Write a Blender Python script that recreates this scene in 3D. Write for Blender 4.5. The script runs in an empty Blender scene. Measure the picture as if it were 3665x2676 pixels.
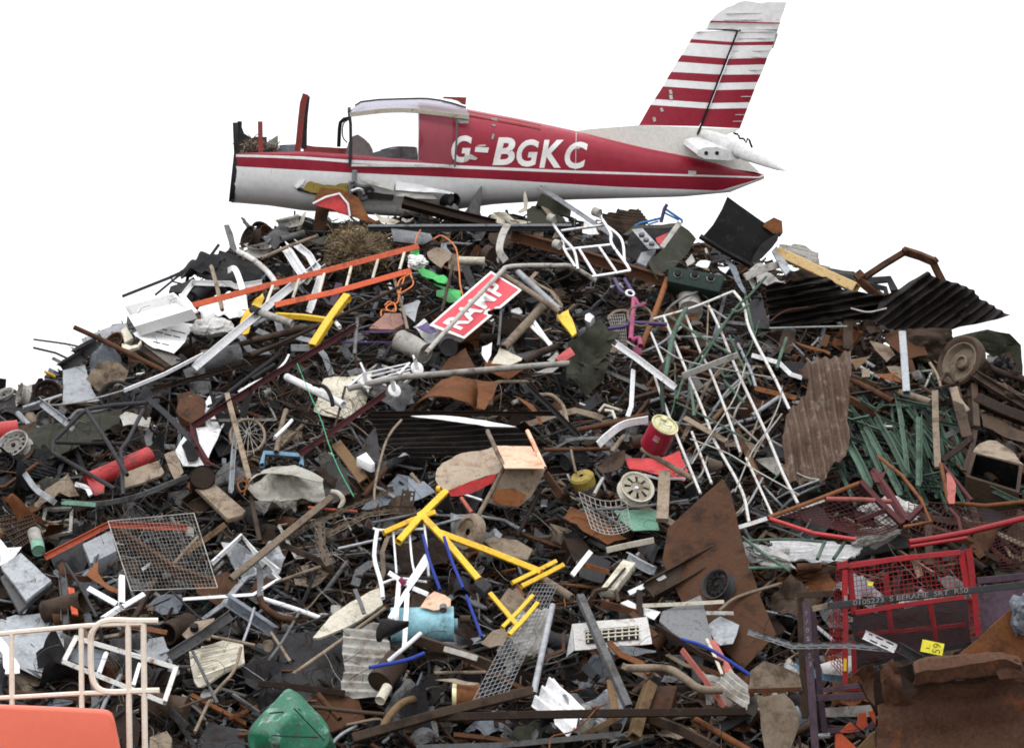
import bpy, bmesh, math, random
from math import radians, sin, cos, pi
from mathutils import Vector, Matrix, noise
from mathutils.geometry import tessellate_polygon
random.seed(11)
scn = bpy.context.scene
COL = scn.collection
WP = {}
# ---------------------------------------------------------------- camera, sky, sun, exposure
F = 8242.0
PITCH = math.atan((1750 - 1338) / F)
CZ = 1.9
cam = bpy.data.cameras.new('camera')
cam.sensor_width = 36.0
cam.lens = 36.0 * F / 3665
cam.clip_start, cam.clip_end = 0.1, 2000
co = bpy.data.objects.new('camera', cam); COL.objects.link(co)
co.location = (0, 0, CZ); co.rotation_euler = (pi / 2 + PITCH, 0, 0)
scn.camera = co
SUN_EL, SUN_AZ = radians(58), radians(205)
w = bpy.data.worlds.new('World'); scn.world = w; w.use_nodes = True
nt = w.node_tree; nt.nodes.clear()
wo = nt.nodes.new('ShaderNodeOutputWorld')
sky = nt.nodes.new('ShaderNodeTexSky'); sky.sky_type = 'NISHITA'; sky.sun_disc = False
sky.sun_elevation, sky.sun_rotation = SUN_EL, SUN_AZ
b1 = nt.nodes.new('ShaderNodeBackground'); b1.inputs[1].default_value = 0.1
nt.links.new(sky.outputs[0], b1.inputs[0])
b2 = nt.nodes.new('ShaderNodeBackground'); b2.inputs[1].default_value = 1.0      # bright even overcast, brighter overhead
tc = nt.nodes.new('ShaderNodeTexCoord'); sx = nt.nodes.new('ShaderNodeSeparateXYZ')
rp = nt.nodes.new('ShaderNodeValToRGB')
rp.color_ramp.elements[0].position = 0.0; rp.color_ramp.elements[0].color = (1.34, 1.35, 1.37, 1)
rp.color_ramp.elements[1].position = 0.9; rp.color_ramp.elements[1].color = (2.6, 2.62, 2.66, 1)
nt.links.new(tc.outputs['Generated'], sx.inputs[0]); nt.links.new(sx.outputs['Z'], rp.inputs[0])
nt.links.new(rp.outputs[0], b2.inputs[0])
mx = nt.nodes.new('ShaderNodeMixShader'); mx.inputs[0].default_value = 0.88
nt.links.new(b1.outputs[0], mx.inputs[1]); nt.links.new(b2.outputs[0], mx.inputs[2]); nt.links.new(mx.outputs[0], wo.inputs[0])
sl = bpy.data.lights.new('sun', 'SUN'); sl.energy = 1.2; sl.angle = radians(25); sl.color = (1, .97, .93)
so = bpy.data.objects.new('sun', sl); COL.objects.link(so)
so.rotation_euler = Vector((sin(SUN_AZ) * cos(SUN_EL), cos(SUN_AZ) * cos(SUN_EL), sin(SUN_EL))).to_track_quat('Z', 'Y').to_euler()
scn.view_settings.view_transform = 'Standard'; scn.view_settings.look = 'None'
scn.view_settings.exposure = 0.0; scn.view_settings.gamma = 1.0
scn.cycles.filter_width = 1.8; scn.cycles.max_bounces = 6; scn.cycles.transparent_max_bounces = 12

# ---------------------------------------------------------------- geometry of the view and of the heap slope
S0, Y0 = 0.66, 17.5
HN = Vector((0, -S0, 1)).normalized()
HP0 = Vector((0, Y0, 0))
CAMP = Vector((0, 0, CZ))
def ray(px, py):
    a, b = (px - 1832.5) / F, (1338 - py) / F
    return Vector((a, cos(PITCH) - b * sin(PITCH), sin(PITCH) + b * cos(PITCH)))
def onp(px, py, P, n):
    d = ray(px, py)
    return CAMP + d * ((P - CAMP).dot(n) / d.dot(n))
def hp(px, py, off=0.0): return onp(px, py, HP0 + HN * off, HN)
CR = dict(A=(0, 800), B=(900, 650), C=(1800, 650), D=(2665, 750), E=(0, 1400), F=(900, 1300), G=(1800, 1300),
          H=(2665, 1350), I=(0, 1976), J=(900, 1976), K=(1800, 1976), L=(2665, 1976))
OX, OY, KS = 0, 0, 2.263
def at(k):
    global OX, OY, KS
    if k == 'N': OX, OY, KS = 0, 0, 1.0
    else: (OX, OY), KS = CR[k], 2.263
def nat(p): return (OX + p[0] / KS, OY + p[1] / KS)
def mpx(P): return (P - CAMP).dot(ray(1832.5, 1338)) / F          # metres per photo pixel at P
NV = dict(h=HN, f=Vector((0, -1, .05)), u=Vector((0, -.28, .96)), l=Vector((-.6, -.7, .5)), r=Vector((.6, -.7, .5)), d=Vector((0, -.95, -.1)),
          ul=Vector((-.4, -.45, .8)), ur=Vector((.4, -.45, .8)))
def nvec(n):
    if n is None:
        return (HN * 1.0 + Vector((random.uniform(-.3, .3), -.35 + random.uniform(-.3, .3), random.uniform(-.2, .2)))).normalized()
    if isinstance(n, str): n = NV[n]
    return Vector(n).normalized()

# ---------------------------------------------------------------- materials
def mat(name, c, c2=None, amt=.4, sc=5.0, rough=.65, metal=0.0, var=.25, bump=.25, fine=.35, dirt=.3):
    """worn surface: colour c broken up by patches of c2, fine grime and a slight bump; each object gets its own tone"""
    m = bpy.data.materials.new(name); m.use_nodes = True
    t = m.node_tree; N = t.nodes; L = t.links; p = N['Principled BSDF']
    tc = N.new('ShaderNodeTexCoord'); oi = N.new('ShaderNodeObjectInfo')
    ml = N.new('ShaderNodeMath'); ml.operation = 'MULTIPLY'; ml.inputs[1].default_value = 91.7; L.new(oi.outputs['Random'], ml.inputs[0])
    ad = N.new('ShaderNodeVectorMath'); ad.operation = 'ADD'; L.new(tc.outputs['Object'], ad.inputs[0]); L.new(ml.outputs[0], ad.inputs[1])
    def nz(scale, det, ro):
        n = N.new('ShaderNodeTexNoise'); n.inputs['Scale'].default_value = scale; n.inputs['Detail'].default_value = det
        n.inputs['Roughness'].default_value = ro; L.new(ad.outputs[0], n.inputs['Vector']); return n
    n1 = nz(sc, 8, .68); n2 = nz(sc * 7, 6, .7)
    r = N.new('ShaderNodeValToRGB'); lo = .70 - .4 * amt
    r.color_ramp.elements[0].position = lo; r.color_ramp.elements[0].color = (0, 0, 0, 1)
    r.color_ramp.elements[1].position = min(.99, lo + .14); r.color_ramp.elements[1].color = (1, 1, 1, 1)
    L.new(n1.outputs['Fac'], r.inputs[0])
    mix = N.new('ShaderNodeMix'); mix.data_type = 'RGBA'
    mix.inputs[6].default_value = (*c, 1); mix.inputs[7].default_value = (*(c2 or tuple(x * .55 for x in c)), 1)
    L.new(r.outputs[0], mix.inputs[0])
    n3 = nz(sc * 2.3, 9, .75); dr = N.new('ShaderNodeMapRange'); dr.interpolation_type = 'SMOOTHSTEP'          # mud and oil smears
    dr.inputs[1].default_value = .66 - dirt * .4; dr.inputs[2].default_value = .8 - dirt * .35; dr.inputs[4].default_value = .85; L.new(n3.outputs['Fac'], dr.inputs[0])
    dm = N.new('ShaderNodeMix'); dm.data_type = 'RGBA'; dm.inputs[7].default_value = (.05, .036, .026, 1); L.new(mix.outputs[2], dm.inputs[6]); L.new(dr.outputs[0], dm.inputs[0])
    mr = N.new('ShaderNodeMapRange'); mr.inputs[1].default_value = .25; mr.inputs[2].default_value = .75
    mr.inputs[3].default_value = 1 - fine; mr.inputs[4].default_value = 1 + fine * .5; L.new(n2.outputs['Fac'], mr.inputs[0])
    mr2 = N.new('ShaderNodeMapRange'); mr2.inputs[3].default_value = 1 - var; mr2.inputs[4].default_value = 1 + var * .7
    L.new(oi.outputs['Random'], mr2.inputs[0])
    mm = N.new('ShaderNodeMath'); mm.operation = 'MULTIPLY'; L.new(mr.outputs[0], mm.inputs[0]); L.new(mr2.outputs[0], mm.inputs[1])
    vm = N.new('ShaderNodeVectorMath'); vm.operation = 'SCALE'; L.new(dm.outputs[2], vm.inputs[0]); L.new(mm.outputs[0], vm.inputs['Scale'])
    L.new(vm.outputs[0], p.inputs['Base Color'])
    p.inputs['Metallic'].default_value = metal
    p.inputs['Specular IOR Level'].default_value = .1 if (max(c) < .3 and rough > .48) else .3
    rr = N.new('ShaderNodeMapRange'); rr.inputs[3].default_value = max(.05, rough - .15); rr.inputs[4].default_value = min(1, rough + .2)
    L.new(n1.outputs['Fac'], rr.inputs[0]); L.new(rr.outputs[0], p.inputs['Roughness'])
    bp = N.new('ShaderNodeBump'); bp.inputs['Strength'].default_value = bump; bp.inputs['Distance'].default_value = .01
    L.new(n2.outputs['Fac'], bp.inputs['Height']); L.new(bp.outputs[0], p.inputs['Normal'])
    return m
RUSTC = (.16, .07, .03)
M = dict(
    rust=mat('rust', (.072, .032, .016), (.033, .017, .011), .5), rustlt=mat('orange_rust', (.16, .062, .024), (.07, .03, .015), .45),
    dkrust=mat('dark_rust', (.024, .015, .011), (.05, .022, .012), .33), brown=mat('brown_scale', (.056, .037, .026), (.025, .017, .013), .5),
    tan=mat('tan_dirt', (.215, .168, .125), (.095, .068, .047), .5), wood=mat('weathered_wood', (.16, .10, .052), (.07, .045, .026), .4, sc=9),
    palewood=mat('yellow_wood', (.52, .36, .16), (.3, .19, .08), .35, sc=9),
    galv=mat('galvanised', (.28, .295, .315), (.16, .16, .165), .45, metal=.3, rough=.5), grey=mat('grey_steel', (.12, .12, .124), (.052, .046, .042), .5, rough=.6),
    blgrey=mat('blue_grey_steel', (.17, .19, .22), (.09, .09, .095), .42, rough=.55), dkgrey=mat('dark_grey_steel', (.032, .032, .035), (.02, .015, .012), .45),
    black=mat('black_metal', (.010, .010, .011), (.02, .014, .011), .35, rough=.5), white=mat('dirty_white', (.72, .72, .73), (.44, .41, .37), .22, rough=.5, var=.1, dirt=.16),
    whiterust=mat('chipped_white', (.54, .53, .51), (.18, .10, .065), .4, rough=.55, sc=11, var=.1, dirt=.24), cream=mat('cream_paint', (.52, .48, .39), (.28, .22, .15), .35),
    pale=mat('pale_dirt', (.34, .325, .30), (.17, .145, .12), .48), red=mat('red_paint', (.45, .03, .033), (.25, .028, .028), .36, rough=.4, dirt=.36),
    orange=mat('orange_paint', (.56, .10, .04), (.26, .06, .03), .34, rough=.5, dirt=.26), yellow=mat('yellow_paint', (.68, .42, .025), (.33, .20, .045), .3, rough=.5, var=.1, dirt=.24),
    green=mat('green_plastic', (.03, .36, .07), (.02, .16, .05), .35, rough=.35), bin=mat('green_bin', (.008, .115, .062), (.24, .38, .32), .45, rough=.38, sc=6, dirt=.42),
    fgreen=mat('green_post', (.072, .118, .088), (.038, .05, .036), .5), dkgreen=mat('dark_green', (.018, .030, .026), (.016, .02, .018), .4),
    pgreen=mat('green_panel', (.14, .30, .22), (.12, .17, .13), .35), olive=mat('olive_steel', (.034, .036, .024), (.02, .018, .014), .45, rough=.5),
    blue=mat('blue_paint', (.025, .045, .26), (.025, .025, .09), .33), skyblue=mat('pale_blue_paint', (.27, .52, .60), (.20, .34, .38), .3, rough=.45),
    stblue=mat('steel_blue', (.13, .24, .34), (.12, .12, .12), .4), cyblue=mat('bright_blue', (.03, .14, .36), (.02, .06, .15), .3),
    coral=mat('coral_paint', (.60, .125, .075), (.56, .115, .068), .3, rough=.42, var=0, bump=.06, fine=.06, dirt=0), rail=mat('cream_rail', (.68, .60, .51), (.36, .22, .15), .2, rough=.4, var=0, fine=.14, dirt=.14, sc=7),
    purple=mat('purple_primer', (.075, .05, .068), (.045, .03, .034), .45), violet=mat('violet_paint', (.055, .032, .12), (.03, .02, .06), .35, rough=.4),
    maroon=mat('maroon_paint', (.075, .022, .024), (.04, .018, .017), .4), magenta=mat('magenta_paint', (.22, .018, .07), (.10, .012, .04), .38, rough=.35),
    cagered=mat('cage_red', (.27, .010, .016), (.13, .016, .016), .38, rough=.45), salmon=mat('faded_red', (.32, .085, .068), (.16, .05, .036), .42),
    barrow=mat('barrow_orange', (.66, .40, .28), (.62, .20, .10), .42, sc=4), barrowin=mat('barrow_cement', (.31, .245, .18), (.20, .11, .07), .42, sc=8),
    chrome=mat('chrome', (.72, .72, .74), (.45, .44, .43), .25, metal=.7, rough=.3), rubber=mat('rubber', (.035, .034, .033), (.075, .066, .056), .4, rough=.8),
    whitecl=mat('plastic_film', (.50, .49, .48), (.30, .29, .28), .45, rough=.4, sc=8), hay=mat('dry_grass', (.23, .17, .09), (.12, .09, .05), .4),
    pinkt=mat('pink_tile', (.36, .19, .16), (.22, .14, .12), .4), tagy=mat('tag_yellow', (.80, .72, .06), (.7, .6, .05), .2, var=0, dirt=.08), lidgold=mat('tin_lid', (.66, .62, .36), (.5, .45, .25), .3, metal=.3, rough=.35),
    canred=mat('can_red', (.38, .012, .04), (.26, .01, .03), .3, rough=.3, dirt=.1), ink=mat('black_ink', (.02, .02, .02), None, .1), stencil=mat('white_stencil', (.24, .225, .215), (.11, .10, .09), .48, sc=30),
    signred=mat('sign_red', (.56, .05, .07), (.44, .06, .07), .3, rough=.4, var=0, fine=.15, dirt=.1), signwhite=mat('sign_white', (.76, .72, .70), (.6, .5, .46), .2, var=0, fine=.15, dirt=.1),
    foam=mat('speckled_foam', (.20, .205, .215), (.11, .11, .115), .42, sc=28), orcord=mat('orange_cord', (.66, .20, .06), None, .2), greencord=mat('green_cord', (.05, .36, .19), None, .2),
    corr=mat('black_corrugated', (.017, .014, .013), (.008, .007, .007), .5, rough=.6), rcorr=mat('flaking_rust', (.115, .075, .056), (.24, .19, .155), .4, sc=9, bump=1.0, fine=.6),
    enamel=mat('white_enamel', (.82, .82, .82), (.66, .65, .62), .15, rough=.4, var=.04, fine=.12, dirt=.05),
    skiprust=mat('skip_rust', (.088, .043, .027), (.20, .066, .024), .36, sc=4.5, bump=.6, fine=.5), 
    mud=mat('gap_shade_dirt', (.022, .019, .017), (.013, .011, .01), .5), soil=mat('yard_soil', (.10, .085, .07), (.06, .05, .04), .5, sc=.6),  # mound dirt coloured near black so gaps between scrap read as deep shade
    tailwhite=mat('tail_white', (.60, .60, .60), (.40, .40, .37), .35, sc=3, rough=.45, var=0, bump=.05, dirt=.08),
    planered=mat('aircraft_red', (.255, .012, .030), (.19, .02, .026), .3, sc=2.2, rough=.38, var=0, bump=.05, fine=.22, dirt=.1),
    planewhite=mat('aircraft_white', (.74, .74, .75), (.53, .52, .49), .26, sc=2.5, rough=.4, var=0, bump=.05, fine=.14, dirt=.06),
    planegrey=mat('aircraft_trim', (.50, .50, .47), (.3, .29, .26), .4), zinc=mat('zinc_chromate', (.27, .20, .05), (.10, .085, .045), .42, sc=8),
    deckred=mat('weathered_red', (.24, .05, .045), (.14, .07, .055), .4, sc=5, fine=.3), letter=mat('letter_white', (.72, .70, .69), (.55, .45, .44), .2, var=0, fine=.1, dirt=.05))
def glass(name, tint, tr):
    m = bpy.data.materials.new(name); m.use_nodes = True; t = m.node_tree; N = t.nodes; N.clear()
    o = N.new('ShaderNodeOutputMaterial'); a = N.new('ShaderNodeBsdfTransparent'); a.inputs[0].default_value = (*tint, 1)
    p = N.new('ShaderNodeBsdfPrincipled'); p.inputs['Base Color'].default_value = (.45, .44, .47, 1); p.inputs['Roughness'].default_value = .12
    mi = N.new('ShaderNodeMixShader'); mi.inputs[0].default_value = tr
    t.links.new(p.outputs[0], mi.inputs[1]); t.links.new(a.outputs[0], mi.inputs[2]); t.links.new(mi.outputs[0], o.inputs[0]); return m
M['glass'] = glass('canopy_glass', (.97, .96, .97), .93)
M['tint'] = glass('tinted_canopy', (.62, .60, .70), .62)

# ---------------------------------------------------------------- mesh collecting and linking
class MB:
    def __init__(s): s.v = []; s.f = []; s.m = []
    def add(s, vs, fs, mi=0):
        o = len(s.v); s.v += [Vector(x) for x in vs]; s.f += [tuple(i + o for i in f) for f in fs]; s.m += [mi] * len(fs)
    def bm(s, bm, mi=0):
        bm.verts.ensure_lookup_table(); bm.verts.index_update()
        s.add([x.co.copy() for x in bm.verts], [[y.index for y in f.verts] for f in bm.faces], mi); bm.free()
    def obj(s, name, mats, label=None, cat=None, group=None, p=None, kind=None, sharp=38):
        if not isinstance(mats, (list, tuple)): mats = [mats]
        if p is None:
            lo = min(x.z for x in s.v); c = sum(s.v, Vector()) / len(s.v); org = Vector((c.x, c.y, lo))
        else: org = sum(s.v, Vector()) / len(s.v)
        me = bpy.data.meshes.new(name); me.from_pydata([x - org for x in s.v], [], s.f)
        for k in mats: me.materials.append(M[k] if isinstance(k, str) else k)
        me.polygons.foreach_set('material_index', s.m)
        me.validate(); me.shade_smooth(); me.set_sharp_from_angle(angle=radians(sharp)); me.update()
        o = bpy.data.objects.new(name, me); COL.objects.link(o)
        if p is None: o.location = org
        else: o.parent = p; o.location = org - WP[p.name]
        WP[o.name] = org
        return tag(o, label, cat, group, kind, p)
def tag(o, label, cat, group, kind=None, p=None):
    if label: o['label'] = label
    if p is None and not kind: o['category'] = cat or o.name.split('.')[0].split('_')[-1]
    if group: o['group'] = group
    if kind: o['kind'] = kind
    return o
def T(name, label, cat, px, off=.1, group=None, loc=None):
    """an Empty at a thing's base that parents its parts"""
    o = bpy.data.objects.new(name, None); COL.objects.link(o)
    o.location = loc or hp(*nat(px), off); WP[o.name] = Vector(o.location); o.empty_display_size = .1
    return tag(o, label, cat, group)

# ---------------------------------------------------------------- shape builders
def smooth_path(P, n=6):
    if len(P) < 3: return P
    Q = [P[0] * 2 - P[1]] + P + [P[-1] * 2 - P[-2]]; out = []
    for i in range(1, len(Q) - 2):
        a, b, c, d = Q[i - 1:i + 3]
        for k in range(n):
            t = k / n; out.append(.5 * ((2 * b) + (c - a) * t + (2 * a - 5 * b + 4 * c - d) * t * t + (3 * b - a - 3 * c + d) * t ** 3))
    return out + [P[-1]]
def prof(sec, r):
    if sec == 'o': k = 12 if r > .012 else 6; return [(r * cos(2 * pi * i / k), r * sin(2 * pi * i / k)) for i in range(k)]
    if sec == 't': return [(r * cos(2 * pi * i / 4), r * sin(2 * pi * i / 4)) for i in range(4)]
    def ch(a, b, c): return [(a - c, -b), (a, -b + c), (a, b - c), (a - c, b), (-a + c, b), (-a, b - c), (-a, -b + c), (-a + c, -b)]
    if sec == 's': return ch(r, r, r * .15)
    if sec == 'p': return ch(r, r * .4, r * .1)
    if sec == 'f': return ch(r, min(.007, r * .4), .002)
    t = max(.005, r * .16)
    if sec == 'L': return [(-r, -r), (r, -r), (r, -r + t), (-r + t, -r + t), (-r + t, r), (-r, r)]
    if sec == 'C': d = r * .8; return [(-r, -d), (r, -d), (r, d), (r - t, d), (r - t, -d + t), (-r + t, -d + t), (-r + t, d), (-r, d)]
    if sec == 'I': d = r * .8; return [(-r, -d), (-r, d), (-r + t, d), (-r + t, t / 2), (r - t, t / 2), (r - t, d), (r, d), (r, -d), (r - t, -d), (r - t, -t / 2), (-r + t, -t / 2), (-r + t, -d)]
def sweep(mb, P, pr, mi=0, up=None, roll=0.0, hollow=0.0, radii=None, closed=False):
    n = len(P); k = len(pr); vs = []; fs = []
    pu = up or (CAMP - P[0])
    for i in range(n):
        if closed: d = (P[(i + 1) % n] - P[i - 1])
        else: d = (P[min(i + 1, n - 1)] - P[max(i - 1, 0)])
        d = d.normalized(); a = d.cross(pu)
        if a.length < 1e-4: a = d.orthogonal()
        a.normalize(); b = a.cross(d).normalized()
        if roll: a, b = a * cos(roll) + b * sin(roll), b * cos(roll) - a * sin(roll)
        q = radii[i] if radii else 1
        vs += [P[i] + a * (x * q) + b * (y * q) for x, y in pr]
    for i in range(n if closed else n - 1):
        o, o2 = i * k, ((i + 1) % n) * k
        fs += [(o + j, o + (j + 1) % k, o2 + (j + 1) % k, o2 + j) for j in range(k)]
    if not closed:
        for e, d in ((0, P[1] - P[0]), (n - 1, P[-2] - P[-1])):
            ring = list(range(e * k, e * k + k))
            if hollow:
                c = P[e]; L = min(d.length * .45, .12); d = d.normalized(); b0 = len(vs)
                vs += [c + (vs[j] - c) * hollow for j in ring]; vs += [c + (vs[j] - c) * hollow + d * L for j in ring]
                for j in range(k):
                    j2 = (j + 1) % k; fs += [(ring[j], ring[j2], b0 + j2, b0 + j), (b0 + j, b0 + j2, b0 + k + j2, b0 + k + j)]
                fs.append(tuple(range(b0 + k, b0 + 2 * k)))
            else: fs.append(tuple(ring))
    mb.add(vs, fs, mi)
def path3(pts, off, y=None, dn=None):
    out = []
    if y is not None:
        return [onp(*nat(p), Vector((0, y - (p[2] if len(p) > 2 else 0), 0)), Vector((0, 1, 0))) for p in pts]
    for i, p in enumerate(pts):
        out.append(hp(*nat(p), p[2] if len(p) > 2 else off + (random.uniform(-.03, .03) if dn is None else 0)))
    return out
def yof(anchor, off=.1): return hp(*nat(anchor), off).y            # distance of a spot on the slope (for things that stand up from it)
def barmesh(mb, pts, w, sec='o', off=.15, y=None, mi=0, roll=None, sm=None, jit=0.0):
    P = path3(pts, off, y); r = w / KS * mpx(P[0]) / 2
    if sm is None: sm = sec in 'ot'
    if len(P) == 2 and jit:
        P.insert(1, (P[0] + P[1]) / 2 + Vector([random.uniform(-1, 1) for _ in range(3)]) * (P[1] - P[0]).length * jit)
    if sm: P = smooth_path(P)
    if roll is None: roll = random.uniform(-.5, .5) if sec in 'sLCIfp' else 0
    sweep(mb, P, prof(sec, r), mi, None, roll, .78 if (sec in 'os' and r > .011) else 0)
def B(name, label, pts, w, m, sec='o', cat=None, group=None, p=None, **k):
    """one bar, pipe, strip or angle along a polyline"""
    mb = MB(); k.setdefault('jit', .012); barmesh(mb, pts, w, sec, **k)
    return mb.obj(name, m, label, cat, group, p)
def BS(name, label, runs, m, sec='o', cat=None, group=None, p=None, **k):
    """a welded frame: several bars as one mesh"""
    mb = MB()
    for pts, w in runs: barmesh(mb, pts, w, sec, **k)
    return mb.obj(name, m, label, cat, group, p)
def plane_for(pts, n, off, y=None):
    """plane with normal n, pushed out until the outline's lowest corner lies OFF above the slope"""
    q = [nat(p) for p in pts]; c = (sum(x for x, _ in q) / len(q), sum(v for _, v in q) / len(q))
    if y is not None: return onp(*c, Vector((0, y, 0)), Vector((0, 1, 0))), q
    P = hp(*c, off)
    for _ in range(3):
        lo = min((onp(*x, P, n) - HP0).dot(HN) for x in q)
        if lo >= off - 1e-3: break
        P = P + ray(*c).normalized() * ((lo - off) / max(.3, abs(ray(*c).normalized().dot(HN))))
    return P, q
def basis(n):
    e1 = Vector((1, 0, 0)); e1 = (e1 - n * e1.dot(n)).normalized(); return e1, n.cross(e1).normalized()
def sheet_bm(W, n, th, cr, sub, curl=0, cdir=(1, 0), wave=None, jag=0.0, freq=2.5):
    c = sum(W, Vector()) / len(W); e1, e2 = basis(n)
    p2 = [Vector(((x - c).dot(e1), (x - c).dot(e2), 0)) for x in W]
    if jag:
        q = []
        for i, a in enumerate(p2):
            b = p2[(i + 1) % len(p2)]; L = (b - a).length; k = max(1, int(L / .09))
            for j in range(k):
                t = (j + (random.uniform(-.3, .3) if j else 0)) / k; d = (b - a).normalized() if L else Vector((1, 0, 0))
                q.append(a.lerp(b, t) + Vector((-d.y, d.x, 0)) * random.uniform(-jag, jag))
        p2 = q
    bm = bmesh.new(); vs = [bm.verts.new(v) for v in p2]
    for t in tessellate_polygon([p2]):
        try: bm.faces.new([vs[i] for i in t])
        except ValueError: pass
    if wave:
        ang, wl, amp = wave; d = Vector((cos(ang), sin(ang), 0)); pr = [v.dot(d) for v in p2]
        x = math.floor(min(pr) / wl) * wl
        while x < max(pr):
            bmesh.ops.bisect_plane(bm, geom=bm.verts[:] + bm.edges[:] + bm.faces[:], plane_co=d * x, plane_no=d); x += wl / 6
    for _ in range(5):
        es = [e for e in bm.edges if e.calc_length() > sub * (4 if wave else 1)]
        if not es or len(bm.faces) > 5000: break
        bmesh.ops.subdivide_edges(bm, edges=es, cuts=1)
        bmesh.ops.triangulate(bm, faces=[f for f in bm.faces if len(f.verts) > 4])
    sd = random.uniform(0, 900); R = max(v.length for v in p2)
    for v in bm.verts:
        q = v.co.copy(); z = 0
        if cr: z += cr * (noise.noise(Vector((q.x * freq + sd, q.y * freq, 0))) * 1.6 + abs(noise.noise(Vector((q.x * freq * 2.3, q.y * freq * 2.3 + sd, 3)))) * .9)
        if curl: t = (q.x * cdir[0] + q.y * cdir[1]) / R; z += curl * t * t * R
        if wave: z += amp * sin(2 * pi * (q.x * cos(ang) + q.y * sin(ang)) / wl)
        v.co = c + e1 * q.x + e2 * q.y + n * z
    bmesh.ops.recalc_face_normals(bm, faces=bm.faces[:])
    if th:                                                   # real thickness: a second skin along -n and a rim between them
        bd = [(e.verts[0], e.verts[1]) for e in bm.edges if len(e.link_faces) == 1]
        fc = [list(f.verts) for f in bm.faces]; cp = {v: None for v in bm.verts}
        for v in list(cp): cp[v] = bm.verts.new(v.co - n * th)
        for f in fc:
            try: bm.faces.new([cp[v] for v in reversed(f)])
            except ValueError: pass
        for x, y in bd: bm.faces.new((x, y, cp[y], cp[x]))
        bmesh.ops.recalc_face_normals(bm, faces=bm.faces[:])
    return bm
def S(name, label, pts, m, n=None, off=.14, th=.006, cr=.025, sub=.1, curl=0, cdir=(1, 0), wave=None, jag=.006, cat=None, group=None, p=None, y=None, freq=2.5):
    """a piece of sheet with the given outline, real thickness, dents and torn edges"""
    n = nvec(n); P, q = plane_for(pts, n, off, y); W = [onp(*x, P, n) for x in q]
    s = mpx(W[0]) / KS
    if wave: wave = (wave[0], wave[1] * s, wave[2])
    mb = MB(); mb.bm(sheet_bm(W, n, th, cr, sub, curl, cdir, wave, jag, freq))
    return mb.obj(name, m, label, cat, group, p)
def X(name, label, pts, d, m, n=None, off=.12, hollow=0, cat=None, group=None, p=None, y=None, dv=None, inm=None, cr=.0):
    """a box whose front has the given outline, D metres deep, open at the front when hollow"""
    n = nvec(n); P, q = plane_for(pts, n, off, y); W = [onp(*x, P, n) for x in q]
    dv = Vector(dv).normalized() if dv else -n; k = len(W); c = sum(W, Vector()) / k; mb = MB()
    bk = [x + dv * d for x in W]
    if hollow:
        inn = [c + (x - c) * (1 - hollow) for x in W]; ib = [x + dv * d * .9 for x in inn]
        vs = W + bk + inn + ib; fs = [tuple(range(2 * k - 1, k - 1, -1))]; f2 = [tuple(range(3 * k, 4 * k))]
        for i in range(k):
            j = (i + 1) % k; fs += [(i, j, k + j, k + i), (i, 2 * k + i, 2 * k + j, j)]; f2 += [(2 * k + i, 3 * k + i, 3 * k + j, 2 * k + j)]
        mb.add(vs, fs, 0); o = len(mb.v) - len(vs); mb.f += f2; mb.m += [1] * len(f2)
    else:
        bm = bmesh.new(); a = [bm.verts.new(x) for x in W]; b = [bm.verts.new(x) for x in bk]
        bm.faces.new(a); bm.faces.new(b[::-1])
        for i in range(k): bm.faces.new((a[i], b[i], b[(i + 1) % k], a[(i + 1) % k]))
        bmesh.ops.recalc_face_normals(bm, faces=bm.faces[:])
        bmesh.ops.bevel(bm, geom=bm.edges[:], offset=.008, segments=2, affect='EDGES', profile=.5)
        if cr:
            for _ in range(3):
                es = [e for e in bm.edges if e.calc_length() > .12]
                if es: bmesh.ops.subdivide_edges(bm, edges=es, cuts=1); bmesh.ops.triangulate(bm, faces=[f for f in bm.faces if len(f.verts) > 4])
            for v in bm.verts: v.co += Vector(noise.noise_vector(v.co * 4)) * cr
        mb.bm(bm)
    return mb.obj(name, [m, inm or m] if hollow else m, label, cat, group, p)
def lathe(mb, c, n, pr, N=40, mi=0, skip=None, caps=False):
    a = n.orthogonal().normalized(); b = n.cross(a).normalized(); vs = []; fs = []; k = len(pr)
    for i in range(N):
        t = 2 * pi * i / N; d = a * cos(t) + b * sin(t); vs += [c + d * r + n * z for r, z in pr]
    for i in range(N):
        for j in range(k - 1):
            if skip and skip(i, j): continue
            fs.append((i * k + j, ((i + 1) % N) * k + j, ((i + 1) % N) * k + j + 1, i * k + j + 1))
    mb.add(vs, fs, mi)
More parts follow.
